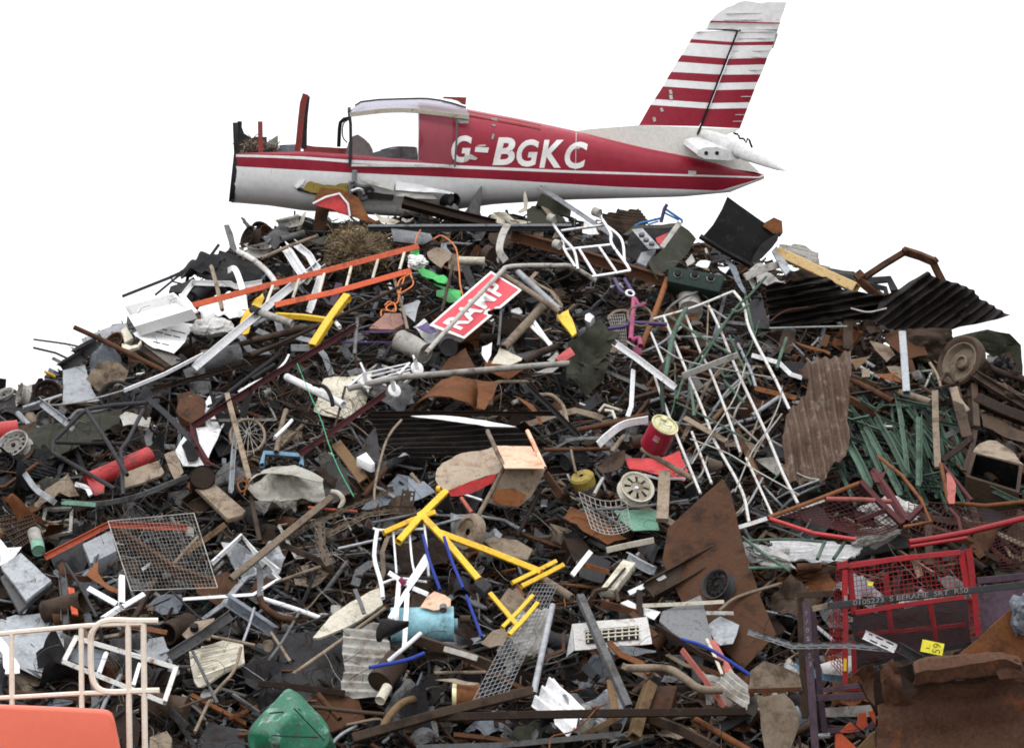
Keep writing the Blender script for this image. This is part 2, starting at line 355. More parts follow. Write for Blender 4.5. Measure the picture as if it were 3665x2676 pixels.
def W_(name, label, c, r, m, n='f', off=.2, wd=.75, dm=None, hub='dkrust', style='disc', group=None, y=None, cat='wheel'):
    """a bare steel car wheel: barrel with two lips and a dished disc with a ring of holes"""
    n = nvec(n); P = onp(*nat(c), Vector((0, y, 0)), Vector((0, 1, 0))) if y is not None else hp(*nat(c), off)
    R = r / KS * mpx(P); w = R * wd; t = T(name, label, cat, c, off, group, loc=P - n * w * .5)
    mb = MB(); lathe(mb, P, n, [(x * R, z * w) for x, z in ((.9, .46), (1, .5), (1.0, .44), (.92, .40), (.88, .25), (.82, .2), (.82, -.2), (.88, -.25), (.92, -.4), (1, -.44), (1, -.5), (.9, -.46), (.84, -.25), (.79, -.17), (.79, .17), (.84, .27), (.9, .46))])
    mb.obj('rim', m, p=t)
    mb = MB()
    if style == 'disc':
        lathe(mb, P, n, [(x * R, z * w) for x, z in ((.84, .12), (.74, .27), (.60, .33), (.46, .28), (.40, .16), (.30, .20), (.12, .2), (.10, .12))], 48, 0, lambda i, j: j == 1 and i % 4 < 2)
    else:
        lathe(mb, P, n, [(x * R, z * w) for x, z in ((.84, .30), (.74, .34), (.36, .42), (.34, .3), (.16, .34), (.14, .2))], 48, 0, lambda i, j: j == 1 and i % 6 > 3)
    bm = bmesh.new(); q = [bm.verts.new(v) for v in mb.v]
    for f in mb.f: bm.faces.new([q[i] for i in f])
    bmesh.ops.solidify(bm, geom=bm.faces[:], thickness=.01); mb = MB(); mb.bm(bm)
    mb.obj('disc', dm or m, p=t)
    mb = MB(); lathe(mb, P + n * w * .12, n, [(.13 * R, -.05 * w), (.13 * R, .2 * w), (.09 * R, .26 * w), (.0005, .27 * w)], 16); mb.obj('hub', hub, p=t)
    return t
def RG(name, label, c, r, wt, m, n='f', off=.2, sq=1.0, cat='ring', group=None, p=None, y=None, arc=(0, 1)):
    """a hoop of tube"""
    n = nvec(n); P = onp(*nat(c), Vector((0, y, 0)), Vector((0, 1, 0))) if y is not None else hp(*nat(c), off)
    s = mpx(P) / KS; e1, e2 = basis(n); mb = MB(); full = arc == (0, 1); N = 40
    pts = [P + e1 * (r * s * cos(2 * pi * (arc[0] + (arc[1] - arc[0]) * i / N))) + e2 * (r * s * sq * sin(2 * pi * (arc[0] + (arc[1] - arc[0]) * i / N))) for i in range(N if full else N + 1)]
    sweep(mb, pts, prof('o', max(.012, wt * s / 2)), 0, n, closed=full)
    return mb.obj(name, m, label, cat, group, p)
def CY(name, label, a, b, r, m, off=.2, offb=None, cat=None, group=None, p=None, cr=0.0, rim=True, hollow=False, r2=None, endm=None, y=None):
    """a drum or tank lying between two points, with rolled rims"""
    if y is not None: P, Q = [onp(*nat(x), Vector((0, y, 0)), Vector((0, 1, 0))) for x in (a, b)]
    else: P, Q = hp(*nat(a), off), hp(*nat(b), off if offb is None else offb)
    R = r / KS * mpx(P); R2 = R if r2 is None else r2 / KS * mpx(P); n = (Q - P); L = n.length; n.normalize(); mb = MB()
    pr = [(.001, .01)] if not hollow else [(.001, L * .8), (R2 * .93, L * .8), (R2 * .93, 0.003)]
    if hollow: pr = pr[::1]
    body = [(R * .94, .01), (R, 0), (R * (1.03 if rim else 1), .012), (R, .03)]
    for i in range(1, 12): t = i / 12; body.append((R + (R2 - R) * t, .03 + (L - .06) * t))
    body += [(R2, L - .03), (R2 * (1.03 if rim else 1), L - .012), (R2, L), (R2 * .94, L - .01), (.001, L - .012)]
    mb0 = MB(); lathe(mb0, P, n, [(.001, .014)] + body, 32)
    if cr:
        sd = random.uniform(0, 99)
        for v in mb0.v:
            q = v * 3.2; d = noise.noise(q + Vector((sd, 0, 0))); ax = P + n * (v - P).dot(n)
            v += (ax - v) * min(.75, max(0, abs(d) * cr * 3)) + Vector(noise.noise_vector(v * 7)) * cr * .08
    if endm:
        for i, f in enumerate(mb0.f):
            if all(abs((mb0.v[j] - P).dot(n) - L) < .02 for j in f): mb0.m[i] = 1
    return mb0.obj(name, [m, endm] if endm else m, label, cat, group, p)
def GD(name, label, quad, nx, ny, wr, m, n='h', off=.2, frame=None, cat=None, group=None, p=None, sag=.0, fm=None, skip=0.0, y=None):
    """a welded wire panel between four corners (in order round the panel)"""
    n = nvec(n); P, q = plane_for(quad, n, off, y); a, b, c, d = [onp(*x, P, n) for x in q]
    s = mpx(a) / KS; mb = MB(); r = max(.0010, wr * s / 2)
    def pt(u, v):
        x = (a.lerp(b, u)).lerp(d.lerp(c, u), v); return x + n * (sag * noise.noise(x * 1.7) * 2 - sag * 2 * u * (1 - u))
    pf = [(r * cos(2 * pi * i / 4), r * sin(2 * pi * i / 4)) for i in range(4)]
    for i in range(nx + 1):
        if random.random() >= skip: sweep(mb, [pt(i / nx, j / 6) for j in range(7)], pf)
    for j in range(ny + 1):
        if random.random() >= skip: sweep(mb, [pt(i / 6, j / ny) + n * r * 1.6 for i in range(7)], pf)
    if frame is None: return mb.obj(name, m, label, cat, group, p)
    t = T(name, label, cat, quad[0], off, group) if p is None else p
    mb.obj('wire_mesh', m, p=t)
    mb = MB(); pr = prof('o', frame * s / 2)
    for u0, v0, u1, v1 in ((0, 0, 1, 0), (1, 0, 1, 1), (1, 1, 0, 1), (0, 1, 0, 0)):
        sweep(mb, [pt(u0 + (u1 - u0) * i / 8, v0 + (v1 - v0) * i / 8) for i in range(9)], pr)
    mb.obj('frame', fm or m, p=t); return t
def V(name, label, c, rx, ry, m, th=.12, n='h', off=.15, amp=.25, cat=None, group=None, p=None, ang=0.0, y=None, freq=3.0, sub=4):
    """a crumpled bag, cloth or lump"""
    n = nvec(n); P = onp(*nat(c), Vector((0, y, 0)), Vector((0, 1, 0))) if y is not None else hp(*nat(c), off)
    s = mpx(P) / KS; e1, e2 = basis(n); ca, sa = cos(ang), sin(ang); u, v2 = e1 * ca + e2 * sa, e2 * ca - e1 * sa
    bm = bmesh.new(); bmesh.ops.create_icosphere(bm, subdivisions=sub, radius=1); sd = random.uniform(0, 99)
    for v in bm.verts:
        q = v.co; d = 1 + amp * (noise.noise(q * freq * .5 + Vector((sd, 0, 0))) + .8 * abs(noise.noise(q * freq + Vector((0, sd, 0)))) - .5 * abs(noise.noise(q * freq * 2.2 + Vector((0, 0, sd)))))
        q = q * d; v.co = P + u * (q.x * rx * s) + v2 * (q.y * ry * s) + n * (q.z * th)
    mb = MB(); mb.bm(bm); return mb.obj(name, m, label, cat, group, p, sharp=28)
def PS(name, label, pts, w, m, off=.2, cat='strip', group=None, rows=2, p=None):
    """a perforated strip: slots are real gaps"""
    P = path3(pts, off, None, 0); s = mpx(P[0]) / KS; hw = w * s / 2; bm = bmesh.new()
    cell = .028
    Q = [P[0]]
    for a, b in zip(P, P[1:]):
        k = max(1, int((b - a).length / cell)); Q += [a.lerp(b, (i + 1) / k) for i in range(k)]
    fr = [-1, -.72, -.4, .4, .72, 1] if rows == 2 else [-1, -.3, .3, 1]; R = []
    for i, x in enumerate(Q):
        d = (Q[min(i + 1, len(Q) - 1)] - Q[max(0, i - 1)]).normalized(); a = d.cross(CAMP - x).normalized()
        nn = a.cross(d).normalized(); R.append([bm.verts.new(x + a * hw * f + nn * (.012 if abs(f) == 1 else 0)) for f in fr])
    for i in range(len(R) - 1):
        for j in range(len(fr) - 1):
            if (j % 2 == 1) and ((i % 3 < 2) if j < 2 else ((i + 1) % 3 < 2)) and 0 < i < len(R) - 2 and not (rows == 2 and j == 2): continue
            bm.faces.new((R[i][j], R[i][j + 1], R[i + 1][j + 1], R[i + 1][j]))
    bmesh.ops.solidify(bm, geom=bm.faces[:], thickness=.004); mb = MB(); mb.bm(bm)
    return mb.obj(name, m, label, cat, group, p)
def text_mesh(body, shear=0.0, bold=0.0, spacing=1.0):
    cu = bpy.data.curves.new('t', 'FONT'); cu.body = body; cu.size = 1; cu.shear = shear; cu.offset = bold; cu.space_character = spacing; cu.resolution_u = 4
    o = bpy.data.objects.new('t', cu); COL.objects.link(o); bpy.context.view_layer.update()
    me = bpy.data.meshes.new_from_object(o.evaluated_get(bpy.context.evaluated_depsgraph_get()))
    bm = bmesh.new(); bm.from_mesh(me); bpy.data.objects.remove(o); bpy.data.meshes.remove(me); bpy.data.curves.remove(cu)
    x0, x1 = min(v.co.x for v in bm.verts), max(v.co.x for v in bm.verts); y0, y1 = min(v.co.y for v in bm.verts), max(v.co.y for v in bm.verts)
    for v in bm.verts: v.co.x = (v.co.x - x0) / (x1 - x0); v.co.y = (v.co.y - y0) / (y1 - y0); v.co.z = 0
    return bm
def TX(name, body, f, m, p, shear=0.0, bold=0.02, sub=.0, spacing=1.0):
    """lettering: text mapped by f(u, v) onto a surface"""
    bm = text_mesh(body, shear, bold, spacing)
    if sub:
        for _ in range(4):
            es = [e for e in bm.edges if e.calc_length() > sub]
            if es: bmesh.ops.subdivide_edges(bm, edges=es, cuts=1); bmesh.ops.triangulate(bm, faces=[q for q in bm.faces if len(q.verts) > 4])
    for v in bm.verts: v.co = f(v.co.x, v.co.y)
    mb = MB(); mb.bm(bm); return mb.obj(name, m, p=p)

# ---------------------------------------------------------------- the setting: yard ground, heap body, fine scrap nobody could count
SKY = [(-2500, 1900), (-900, 1560), (0, 1420), (160, 1370), (300, 1240), (450, 1160), (620, 1050), (780, 930), (900, 840), (1100, 785), (1400, 770), (2000, 765), (2300, 800), (2600, 880),
       (2900, 990), (3100, 1110), (3300, 1235), (3450, 1270), (3600, 1300), (3665, 1350), (4400, 1500), (6500, 2000)]
CREST = [hp(*q) for q in SKY]
def crest_y(x):
    for a, b in zip(CREST, CREST[1:]):
        if a.x <= x <= b.x: return a.y + (b.y - a.y) * (x - a.x) / (b.x - a.x)
    return CREST[0].y if x < CREST[0].x else CREST[-1].y
def heap_z(x, y):
    yc = crest_y(x); m = min(y, 1.9 * yc - .9 * y); return max(-.3, S0 * (m - Y0))
gm = MB(); g = 900.0
gm.add([(-g, -g, -.28), (g, -g, -.28), (g, g, -.28), (-g, g, -.28)], [(0, 1, 2, 3)]); gm.obj('ground', 'soil', kind='structure')
hm = MB(); NX, NY = 130, 150; vs = []
for j in range(NY + 1):
    for i in range(NX + 1):
        x, y = -14 + 28 * i / NX, 15.5 + 20 * j / NY
        z = heap_z(x, y); q = Vector((x, y, z))
        vs.append(q - HN * (.5 - .26 * max(0, 1 - abs(crest_y(x) - y) / 1.6) + .16 * noise.noise(q * 1.4) + .1 * noise.noise(q * 4)) if z > -.25 else q)
hm.add(vs, [(j * (NX + 1) + i, j * (NX + 1) + i + 1, (j + 1) * (NX + 1) + i + 1, (j + 1) * (NX + 1) + i) for j in range(NY) for i in range(NX)])
hm.obj('scrap_mound', 'mud', kind='structure')

def sky_py(px):
    for a, b in zip(SKY, SKY[1:]):
        if a[0] <= px <= b[0]: return a[1] + (b[1] - a[1]) * (px - a[0]) / (b[0] - a[0])
    return 1400
def rnd_spot(margin=0, x0=-250, x1=3915):
    while True:
        px = random.uniform(x0, x1); py = random.uniform(740, 2900)
        if py > sky_py(px) + margin: return px, py
def zone_mat(px, py):
    """what the scrap is mostly made of in different areas of the heap"""
    r = random.random()
    rusty = .34 + (.28 if px > 2700 else 0) + (.14 if py > 2250 else 0) - (.1 if px < 900 else 0) + (.05 if 1700 < px < 2700 else 0)
    if r < rusty: return random.choice(['rust', 'dkrust', 'dkrust', 'dkrust', 'brown', 'dkrust', 'rustlt' if random.random() < .45 else 'tan'])
    if px > 2900 and 1350 < py < 1900 and random.random() < .5: return 'fgreen'
    return random.choice(['dkgrey', 'dkgrey', 'dkgrey', 'grey', 'grey', 'galv', 'pale', 'black', 'black', 'black', 'grey', 'tan', 'brown', 'dkrust', 'white' if random.random() < .5 else 'pale', 'blgrey' if random.random() < .6 else 'dkgreen'])
def rdir(tilt=.45):
    a = random.uniform(0, 2 * pi); e1, e2 = basis(HN)
    return (e1 * cos(a) + e2 * sin(a) * .9 + HN * random.uniform(-tilt, tilt)).normalized()
def piece(mb, c, kind, sz, mi):
    d = rdir(); n = (HN + Vector([random.uniform(-.8, .8) for _ in range(3)])).normalized(); a = d.cross(n).normalized(); n = a.cross(d)
    if kind == 0:                                            # bar end
        w, t = random.uniform(.005, .02), random.uniform(.004, .013); L = sz
        vs = [c + d * (sx * L) + a * (sy * w) + n * (sz2 * t) for sx in (-.5, .5) for sy in (-1, 1) for sz2 in (-1, 1)]
        mb.add(vs, [(0, 1, 3, 2), (4, 6, 7, 5), (0, 4, 5, 1), (2, 3, 7, 6), (0, 2, 6, 4), (1, 5, 7, 3)], mi)
    elif kind == 1:                                          # torn bent plate
        W = sz * random.uniform(.3, .8); k = random.uniform(-1.3, 1.3); vs = []
        for t in (-.003, .003):
            for i in range(4):
                for j in range(3):
                    u, v = i / 3 - .5, j / 2 - .5
                    e = random.uniform(-.12, .12) * sz
                    vs.append(c + d * (u * sz + e * .5) + a * (v * W + e * .4) + n * (k * sz * u * u * 2 + t + random.uniform(-.05, .05) * sz * (t > 0 and 0 or 1) * .4))
        fs = []
        for i in range(3):
            for j in range(2): q = i * 3 + j; fs += [(q, q + 1, q + 4, q + 3), (q + 12, q + 15, q + 16, q + 13)]
        ed = [0, 1, 2, 5, 8, 11, 10, 9, 6, 3]
        for x, y in zip(ed, ed[1:] + ed[:1]): fs.append((x, x + 12, y + 12, y))
        mb.add(vs, fs, mi)
    elif kind == 2:                                          # bent tube
        r = random.uniform(.004, .014); k = random.uniform(-.9, .9); P = [c + d * ((i / 5 - .5) * sz) + a * (k * sz * (i / 5 - .5) ** 2) for i in range(6)]
        sweep(mb, P, [(r * cos(x * pi / 3), r * sin(x * pi / 3)) for x in range(6)], mi)
    elif kind == 3:                                          # lump
        w = sz * .4; vs = [c + d * (x * w * random.uniform(.6, 1.3)) + a * (y * w * random.uniform(.5, 1.1)) + n * (z * w * random.uniform(.4, .9)) for x in (-1, 1) for y in (-1, 1) for z in (-1, 1)]
        mb.add(vs, [(0, 1, 3, 2), (4, 6, 7, 5), (0, 4, 5, 1), (2, 3, 7, 6), (0, 2, 6, 4), (1, 5, 7, 3)], mi)
    else:                                                    # ring or short pipe
        R = sz * .25; h = sz * random.uniform(.1, .5); lathe(mb, c, d, [(R, -h), (R, h), (R * .88, h), (R * .88, -h), (R, -h)], 14, mi)
SM = ['rust', 'dkrust', 'brown', 'rustlt', 'tan', 'fgreen', 'dkgrey', 'grey', 'galv', 'pale', 'black', 'white', 'blgrey', 'dkgreen']
sm_ = MB()
for i in range(23000):
    px, py = rnd_spot(8); z = zone_mat(px, py); sz = random.choice([.07, .1, .13, .17, .22, .3]) * random.uniform(.8, 1.3)
    k = random.choice([0, 0, 0, 0, 0, 1, 1, 2, 2, 2, 2, 3 if random.random() < .2 else 0, 4 if random.random() < .4 else 2])
    if k in (0, 2): sz = min(sz * random.uniform(1.1, 2.7), .2 if py < sky_py(px) + 55 else 9)
    if z in ('white', 'pale', 'galv', 'tan') and random.random() < .45: z = random.choice(['dkgrey', 'black', 'brown', 'dkrust', 'grey'])
    if z == 'fgreen': k = 0; sz = .4
    if z in ('white', 'galv', 'pale'): sz = min(sz, .13)
    piece(sm_, hp(px, py, random.uniform(-.42, .075)), k, sz, SM.index(z))
for i in range(2600):                                        # the far side and flanks of the heap
    x = random.uniform(-9, 9); y = crest_y(x) + random.uniform(.1, 4); z = zone_mat(1800 + x * 330, 1400)
    piece(sm_, Vector((x, y, heap_z(x, y) + random.uniform(-.15, .08))), random.choice([0, 1, 1, 2, 3]), random.uniform(.12, .4), SM.index(z))
sm_.obj('scrap_fragments', SM, kind='stuff', label='dense mass of small torn scrap metal bits filling the whole heap')
wm = MB()
for i in range(4200):
    px, py = (random.gauss(1180, 170), random.gauss(1470, 110)) if i < 420 else ((random.gauss(500, 120), random.gauss(1800, 120)) if i < 640 else rnd_spot(25, 0, 3665))
    P = hp(px, py, random.uniform(.0, .16)); d = rdir(.5); n = d.orthogonal(); q = [P]; L = random.uniform(.02, .06); tw = random.uniform(-.5, .5)
    for k in range(11):
        d = (Matrix.Rotation(tw + random.uniform(-.3, .3), 3, n) @ d).normalized(); d.z -= .04; q.append(q[-1] + d * L)
    sweep(wm, q, [(.0024 * cos(x * 2.1), .0024 * sin(x * 2.1)) for x in range(3)], random.choice([0, 0, 1, 2, 2, 3]))
wm.obj('wire_tangle', ['dkgrey', 'pale', 'dkrust', 'tan'], kind='stuff', label='tangled thin loose wire strewn over the scrap')

# ---------------------------------------------------------------- the light aircraft on top of the heap
ROLL = radians(9); PY = 25.25
PC = Vector((0, -cos(ROLL), -sin(ROLL)))       # towards the viewer, tipped down a little
PU = Vector((0, -sin(ROLL), cos(ROLL)))
PO = onp(1780, 640, Vector((0, PY, 0)), Vector((0, 1, 0)))
def pl(px, py, c=0.0): return onp(px, py, PO + PC * c, PC)
def itp(t, x):
    for a, b in zip(t, t[1:]):
        if x <= b[0]: return a[1] + (b[1] - a[1]) * max(0, (x - a[0])) / (b[0] - a[0])
    return t[-1][1]
SILL = [(842, 549), (970, 545), (1076, 541), (1250, 553), (1400, 566), (1500, 574)]
STT = [(842, 553), (970, 556), (1076, 560), (1250, 572), (1500, 583), (1634, 592), (2060, 611), (2726, 633), (2734, 625)]
STW = [(842, 8), (1250, 11), (1634, 11), (2734, 5)]
BND = [(842, 595), (1248, 618), (1780, 642), (2197, 668), (2576, 682), (2734, 634)]
BOT = [(828, 722), (960, 733), (1090, 752), (1200, 757), (1400, 762), (1600, 752), (1772, 728), (2025, 713), (2439, 702), (2611, 686), (2691, 654), (2734, 638)]
TOP = [(828, 400), (1500, 366), (1677, 391), (1860, 425), (2060, 468), (2290, 525), (2496, 566), (2640, 600), (2734, 624)]
HWD = [(828, .47), (1000, .53), (1500, .55), (1800, .45), (2200, .25), (2611, .08), (2734, .02)]
def half(px, py):
    t, b = itp(TOP, px), itp(BOT, px); h = max(1e-3, b - t); u = abs(2 * (py - (t + b) / 2) / h)
    return itp(HWD, px) * max(0.0, 1 - min(1, u) ** 3.2) ** (1 / 3.2) * (1 + .022 * noise.noise(Vector((px / 70, py / 45, 0))) + .012 * noise.noise(Vector((px / 25, py / 25, 5))))
def skin(px, py, lift=0.0, side=1): return pl(px, py, side * (half(px, py) + lift))
plane_root = T('light_aircraft', 'red and white wingless aircraft with torn tail, stranded on the heap top', 'aircraft', None, loc=pl(1500, 745))
ST = [842, 870, 900, 935, 970, 1020, 1076, 1130, 1190, 1248, 1310, 1380, 1440, 1500, 1560, 1634, 1720, 1800, 1900, 2000, 2100, 2200, 2300, 2400, 2496, 2560, 2611, 2660, 2700, 2734]
ST = sorted(ST + [(a + b) / 2 for a, b in zip(ST, ST[1:])])
mb = MB(); rows = []
for x in ST:
    st = itp(STT, x); sb = st + itp(STW, x); bn = max(itp(BND, x), sb + 3); bt = max(itp(BOT, x), bn + 3); sl = itp(SILL, x) if x <= 1500 else st - .5
    tp = itp(TOP, x); e = .97
    ys = [sl, st, sb, bn] + [bn + (bt - bn) * t for t in (.25, .5, .72, .88, .97)]
    ring = [(y, 1) for y in ys] + [(bt, 0)] + [(y, -1) for y in reversed(ys)]
    dx = lambda y: (842 - 828) * (y - 553) / 170 if x == 842 else 0
    rows.append([pl(x - dx(y), y, s * half(x, y)) for y, s in ring])
K = len(rows[0]); vs = [v for r in rows for v in r]
colr = [0, 1, 0] + [1] * 12 + [0, 1, 0]
fs, fm = [], []
for i in range(len(ST) - 1):
    for j in range(K - 1):
        f = (i * K + j, i * K + j + 1, (i + 1) * K + j + 1, (i + 1) * K + j)
        fs.append(f); fm.append(colr[j])
mb.add(vs, fs); mb.m = fm
fo = mb.obj('fuselage', ['planered', 'planewhite'], p=plane_root)
sd = fo.modifiers.new('skin', 'SOLIDIFY'); sd.thickness = .018; sd.offset = 0
mb = MB(); rows = []
XS = [1497] + [x for x in ST if x > 1500]
for x in XS:
    tp, st = itp(TOP, x), itp(STT, x); ys = [tp + (st - tp) * t for t in (.02, .08, .2, .4, .62, .82, 1.0)]
    rows.append([pl(x, y, half(x, y)) for y in reversed(ys)] + [pl(x, tp, 0)] + [pl(x, y, -half(x, y)) for y in ys])
K = 15; mb.add([v for r in rows for v in r], [(i * K + j, i * K + j + 1, (i + 1) * K + j + 1, (i + 1) * K + j) for i in range(len(XS) - 1) for j in range(K - 1)])
mb.add(rows[0], [tuple(range(K))]); mb.obj('rear_deck', 'planered', p=plane_root)
# weathered brown band along the spine
def strip_on(name, pts, wpx, m, lift=.004, side=1):
    mb = MB(); a = [(x, y - wpx / 2) for x, y in pts]; b = [(x, y + wpx / 2) for x, y in pts]
    vs = [skin(*q, lift, side) for q in a] + [skin(*q, lift, side) for q in b]; n = len(pts)
    mb.add(vs, [(i, i + 1, n + i + 1, n + i) for i in range(n - 1)]); return mb.obj(name, m, p=plane_root)
strip_on('paint_wear', [(x, itp(TOP, x) + 15) for x in range(1600, 1960, 24)], 17, 'deckred')
for sx_ in (971, 1496, 2060):
    mb = MB(); ys = [(itp(SILL, sx_) if sx_ < 1400 else itp(TOP, sx_) + 6) + t for t in range(0, 400, 8)]; ys = [y for y in ys if y < itp(BOT, sx_) - 3]
    P = [skin(sx_ + (y - 600) * -.02, y, .003) for y in ys]; sweep(mb, P, prof('t', .004)); mb.obj('panel_seam', 'planegrey', p=plane_root)
def onskin(name, pts, m, lift=.006, th=.0, sub=.06):
    W = [skin(x, y, lift) for x, y in pts]; c = sum(W, Vector()) / len(W)
    bm = sheet_bm(W, PC, .008, .0, sub); mb = MB(); mb.bm(bm); return mb.obj(name, m, p=plane_root)
def c1(u, v): return (780 + u / 2.263, 300 + v / 2.263)
def c2(u, v): return (1600 + u / 1.7408, 300 + v / 1.7408)
def c3(u, v): return (2100 + u / 2.541, v / 2.541)
# registration letters, slanted, one row on the side
for ch, u0, u1, v0, v1 in (('G', 22, 150, 322, 492), ('B', 278, 420, 335, 507), ('G', 428, 568, 347, 517), ('K', 570, 722, 350, 524), ('C', 728, 872, 362, 530)):
    def f(u, v, u0=u0, u1=u1, v0=v0, v1=v1): return skin(*c2(u0 + (u1 - u0) * u + 5, v1 + (v0 - v1) * v), .006)
    TX('registration_letter', ch, f, 'letter', plane_root, shear=.22, bold=.032, sub=.25)
onskin('registration_dash', [c2(178, 393), c2(262, 398), c2(254, 430), c2(172, 424)], 'letter')
for pts in ([(108, 447), (150, 440), (190, 462), (180, 476), (130, 470), (105, 488)], [(272, 214), (310, 212), (314, 238), (280, 236)], [(276, 252), (304, 256), (300, 268), (284, 262)], [(284, 310), (298, 318), (286, 348), (276, 342)],
            [(804, 388), (828, 390), (822, 408), (808, 404)], [(186, 384), (236, 378), (244, 388), (200, 392)], [(1504, 541), (1552, 544), (1552, 570), (1504, 567)]):
    onskin('paint_chip', [c2(*q) for q in pts], 'planegrey', .011)
# nose ring, bulkhead, posts and the nest of debris in the engine bay
mb = MB(); P = [pl(842, 440, .44), pl(843, 470, .47)] + [pl(*c1(150 - 42 * t, 560 + 390 * t), half(835, 553 + 169 * t * .96) + .004) for t in [i / 12 for i in range(13)]]
sweep(mb, P, prof('p', .028)); P2 = [pl(858, 435, -.40), pl(856, 500, -.46), pl(852, 553, -.47), pl(846, 640, -.46), pl(842, 716, -.2)]; sweep(mb, P2, prof('p', .026))
P = [pl(842 - t * 13, 722 - 4, .47 * (1 - 2 * u)) for u, t in [(i / 8, 1) for i in range(9)]]; sweep(mb, P, prof('p', .02)); mb.obj('nose_ring', 'dkgrey', p=plane_root)
mb = MB(); vs = [pl(1082, y, s * .9 * half(1082, y)) for y, s in [(548, 1), (600, 1), (660, 1), (720, 1), (740, 1), (740, -1), (720, -1), (660, -1), (600, -1), (548, -1)]]
mb.add(vs, [tuple(range(10))]); mb.obj('firewall', 'dkgrey', p=plane_root)
mb = MB(); mb.add([skin(*c1(*q), .0) for q in ((640, 560), (668, 300), (685, 150), (712, 85))] , []); mb = MB()
sweep(mb, [pl(*c1(*q), .44) for q in ((640, 575), (656, 470), (672, 300), (688, 160), (712, 84))], prof('p', .034)); mb.obj('windscreen_post', 'deckred', p=plane_root)
mb = MB(); sweep(mb, [pl(*c1(*q), .36) for q in ((698, 530), (700, 380), (706, 260), (724, 100))], prof('p', .03)); mb.obj('windscreen_post', 'dkgrey', p=plane_root)
mb = MB(); sweep(mb, [pl(*c1(*q), -.44) for q in ((978, 512), (985, 360), (992, 315), (1020, 288), (1062, 280))], prof('o', .022)); mb.obj('windscreen_post', 'black', p=plane_root)
mb = MB(); sweep(mb, smooth_path([pl(*c1(*q), -.2) for q in ((1062, 285), (1015, 330), (1012, 430), (1048, 478))]), prof('o', .008)); mb.obj('cable', 'dkgrey', p=plane_root)
mb = MB(); sweep(mb, [pl(*c1(*q), .46) for q in ((348, 565), (344, 440), (342, 305))], prof('p', .026)); mb.obj('cowl_brace', 'deckred', p=plane_root)
for pts, c, mm in (([(185, 340), (215, 400), (270, 440), (330, 436), (330, 560), (180, 570)], -.3, 'dkgrey'), ([(300, 432), (400, 430), (400, 560), (300, 560)], -.2, 'grey'), ([(400, 470), (486, 416), (484, 500), (430, 560), (380, 560)], .1, 'pale'),
                   ([(430, 560), (520, 495), (640, 490), (640, 570), (440, 575)], .0, 'blgrey'), ([(690, 520), (720, 500), (1060, 520), (1060, 590), (690, 575)], -.49, 'deckred')):
    W = [pl(*c1(*q), c) for q in pts]; mb = MB(); mb.bm(sheet_bm(W, PC, .01, .03 if mm != 'deckred' else .005, .1, jag=.008)); mb.obj('cowl_panel' if mm != 'deckred' else 'side_wall', mm, p=plane_root)
mb = MB()
for i in range(300):
    u = random.uniform(215, 480); c = random.uniform(-.3, .35); v = random.uniform(470 + abs(u - 240) * .25, 565); P0 = pl(*c1(u, v), c); d = Vector((random.uniform(-1, 1), random.uniform(-1, 1), random.uniform(-.5, .6))).normalized() * random.uniform(.05, .16)
    sweep(mb, [P0, P0 + d * .5 + Vector((0, 0, .02)), P0 + d], prof('t', .005), random.choice([0, 0, 1, 2]))
mb.obj('twig_nest', ['brown', 'dkgrey', 'tan'], p=plane_root)
# seat and cockpit clutter seen through the hood
mb = MB(); mb.bm(sheet_bm([pl(*c1(*q), -.05) for q in ((1010, 640), (1060, 470), (1095, 425), (1130, 412), (1180, 445), (1225, 490), (1250, 540), (1245, 640))], PC, .12, .03, .06)); mb.obj('seat_back', mat('seat_cloth', (.16, .13, .12), (.2, .07, .06), .35), p=plane_root)
mb = MB(); mb.bm(sheet_bm([pl(*c1(*q), -.42) for q in ((1250, 560), (1320, 540), (1480, 515), (1610, 515), (1625, 640), (1250, 640))], PC, .03, .03, .08)); mb.obj('cockpit_side', 'grey', p=plane_root)
mb = MB(); sweep(mb, smooth_path([pl(*c1(*q), .2) for q in ((1320, 540), (1400, 520), (1480, 512), (1600, 517))]), prof('o', .008)); sweep(mb, [pl(*c1(*q), .2) for q in ((1485, 515), (1480, 600))], prof('o', .014)); mb.obj('control_rod', 'dkgrey', p=plane_root)
# sliding hood: near and far glass, roof glass, hoops and rails
LOW = [(1070, 662), (1925, 668)]
RA = [(1070, 240), (1110, 236), (1200, 225), (1350, 207), (1500, 205), (1632, 212), (1750, 226), (1900, 245), (2035, 262)]
RT = [(1062, 226), (1110, 180), (1160, 148), (1300, 131), (1500, 124), (1632, 121), (1750, 124), (1900, 160), (2010, 195), (2032, 235)]
hood = []
us = [1068, 1085, 1110, 1160, 1220, 1300, 1400, 1500, 1632, 1700, 1800, 1900, 1960, 2010, 2034]
for u in us:
    rv, tv = itp(RA, u), itp(RT, u); tv = min(tv, rv - 4)
    sec = [(rv, .505), (rv - (rv - tv) * .45, .47), (rv - (rv - tv) * .8, .33), (tv, .0)]
    hood.append([pl(*c1(u, v), c) for v, c in sec] + [pl(*c1(u, v), -c) for v, c in reversed(sec[:-1])])
K = 7; mb = MB(); mb.add([v for r in hood for v in r], [(i * K + j, i * K + j + 1, (i + 1) * K + j + 1, (i + 1) * K + j) for i in range(len(us) - 1) for j in range(K - 1)]); mb.obj('hood_roof_glass', M['tint'], p=plane_root)
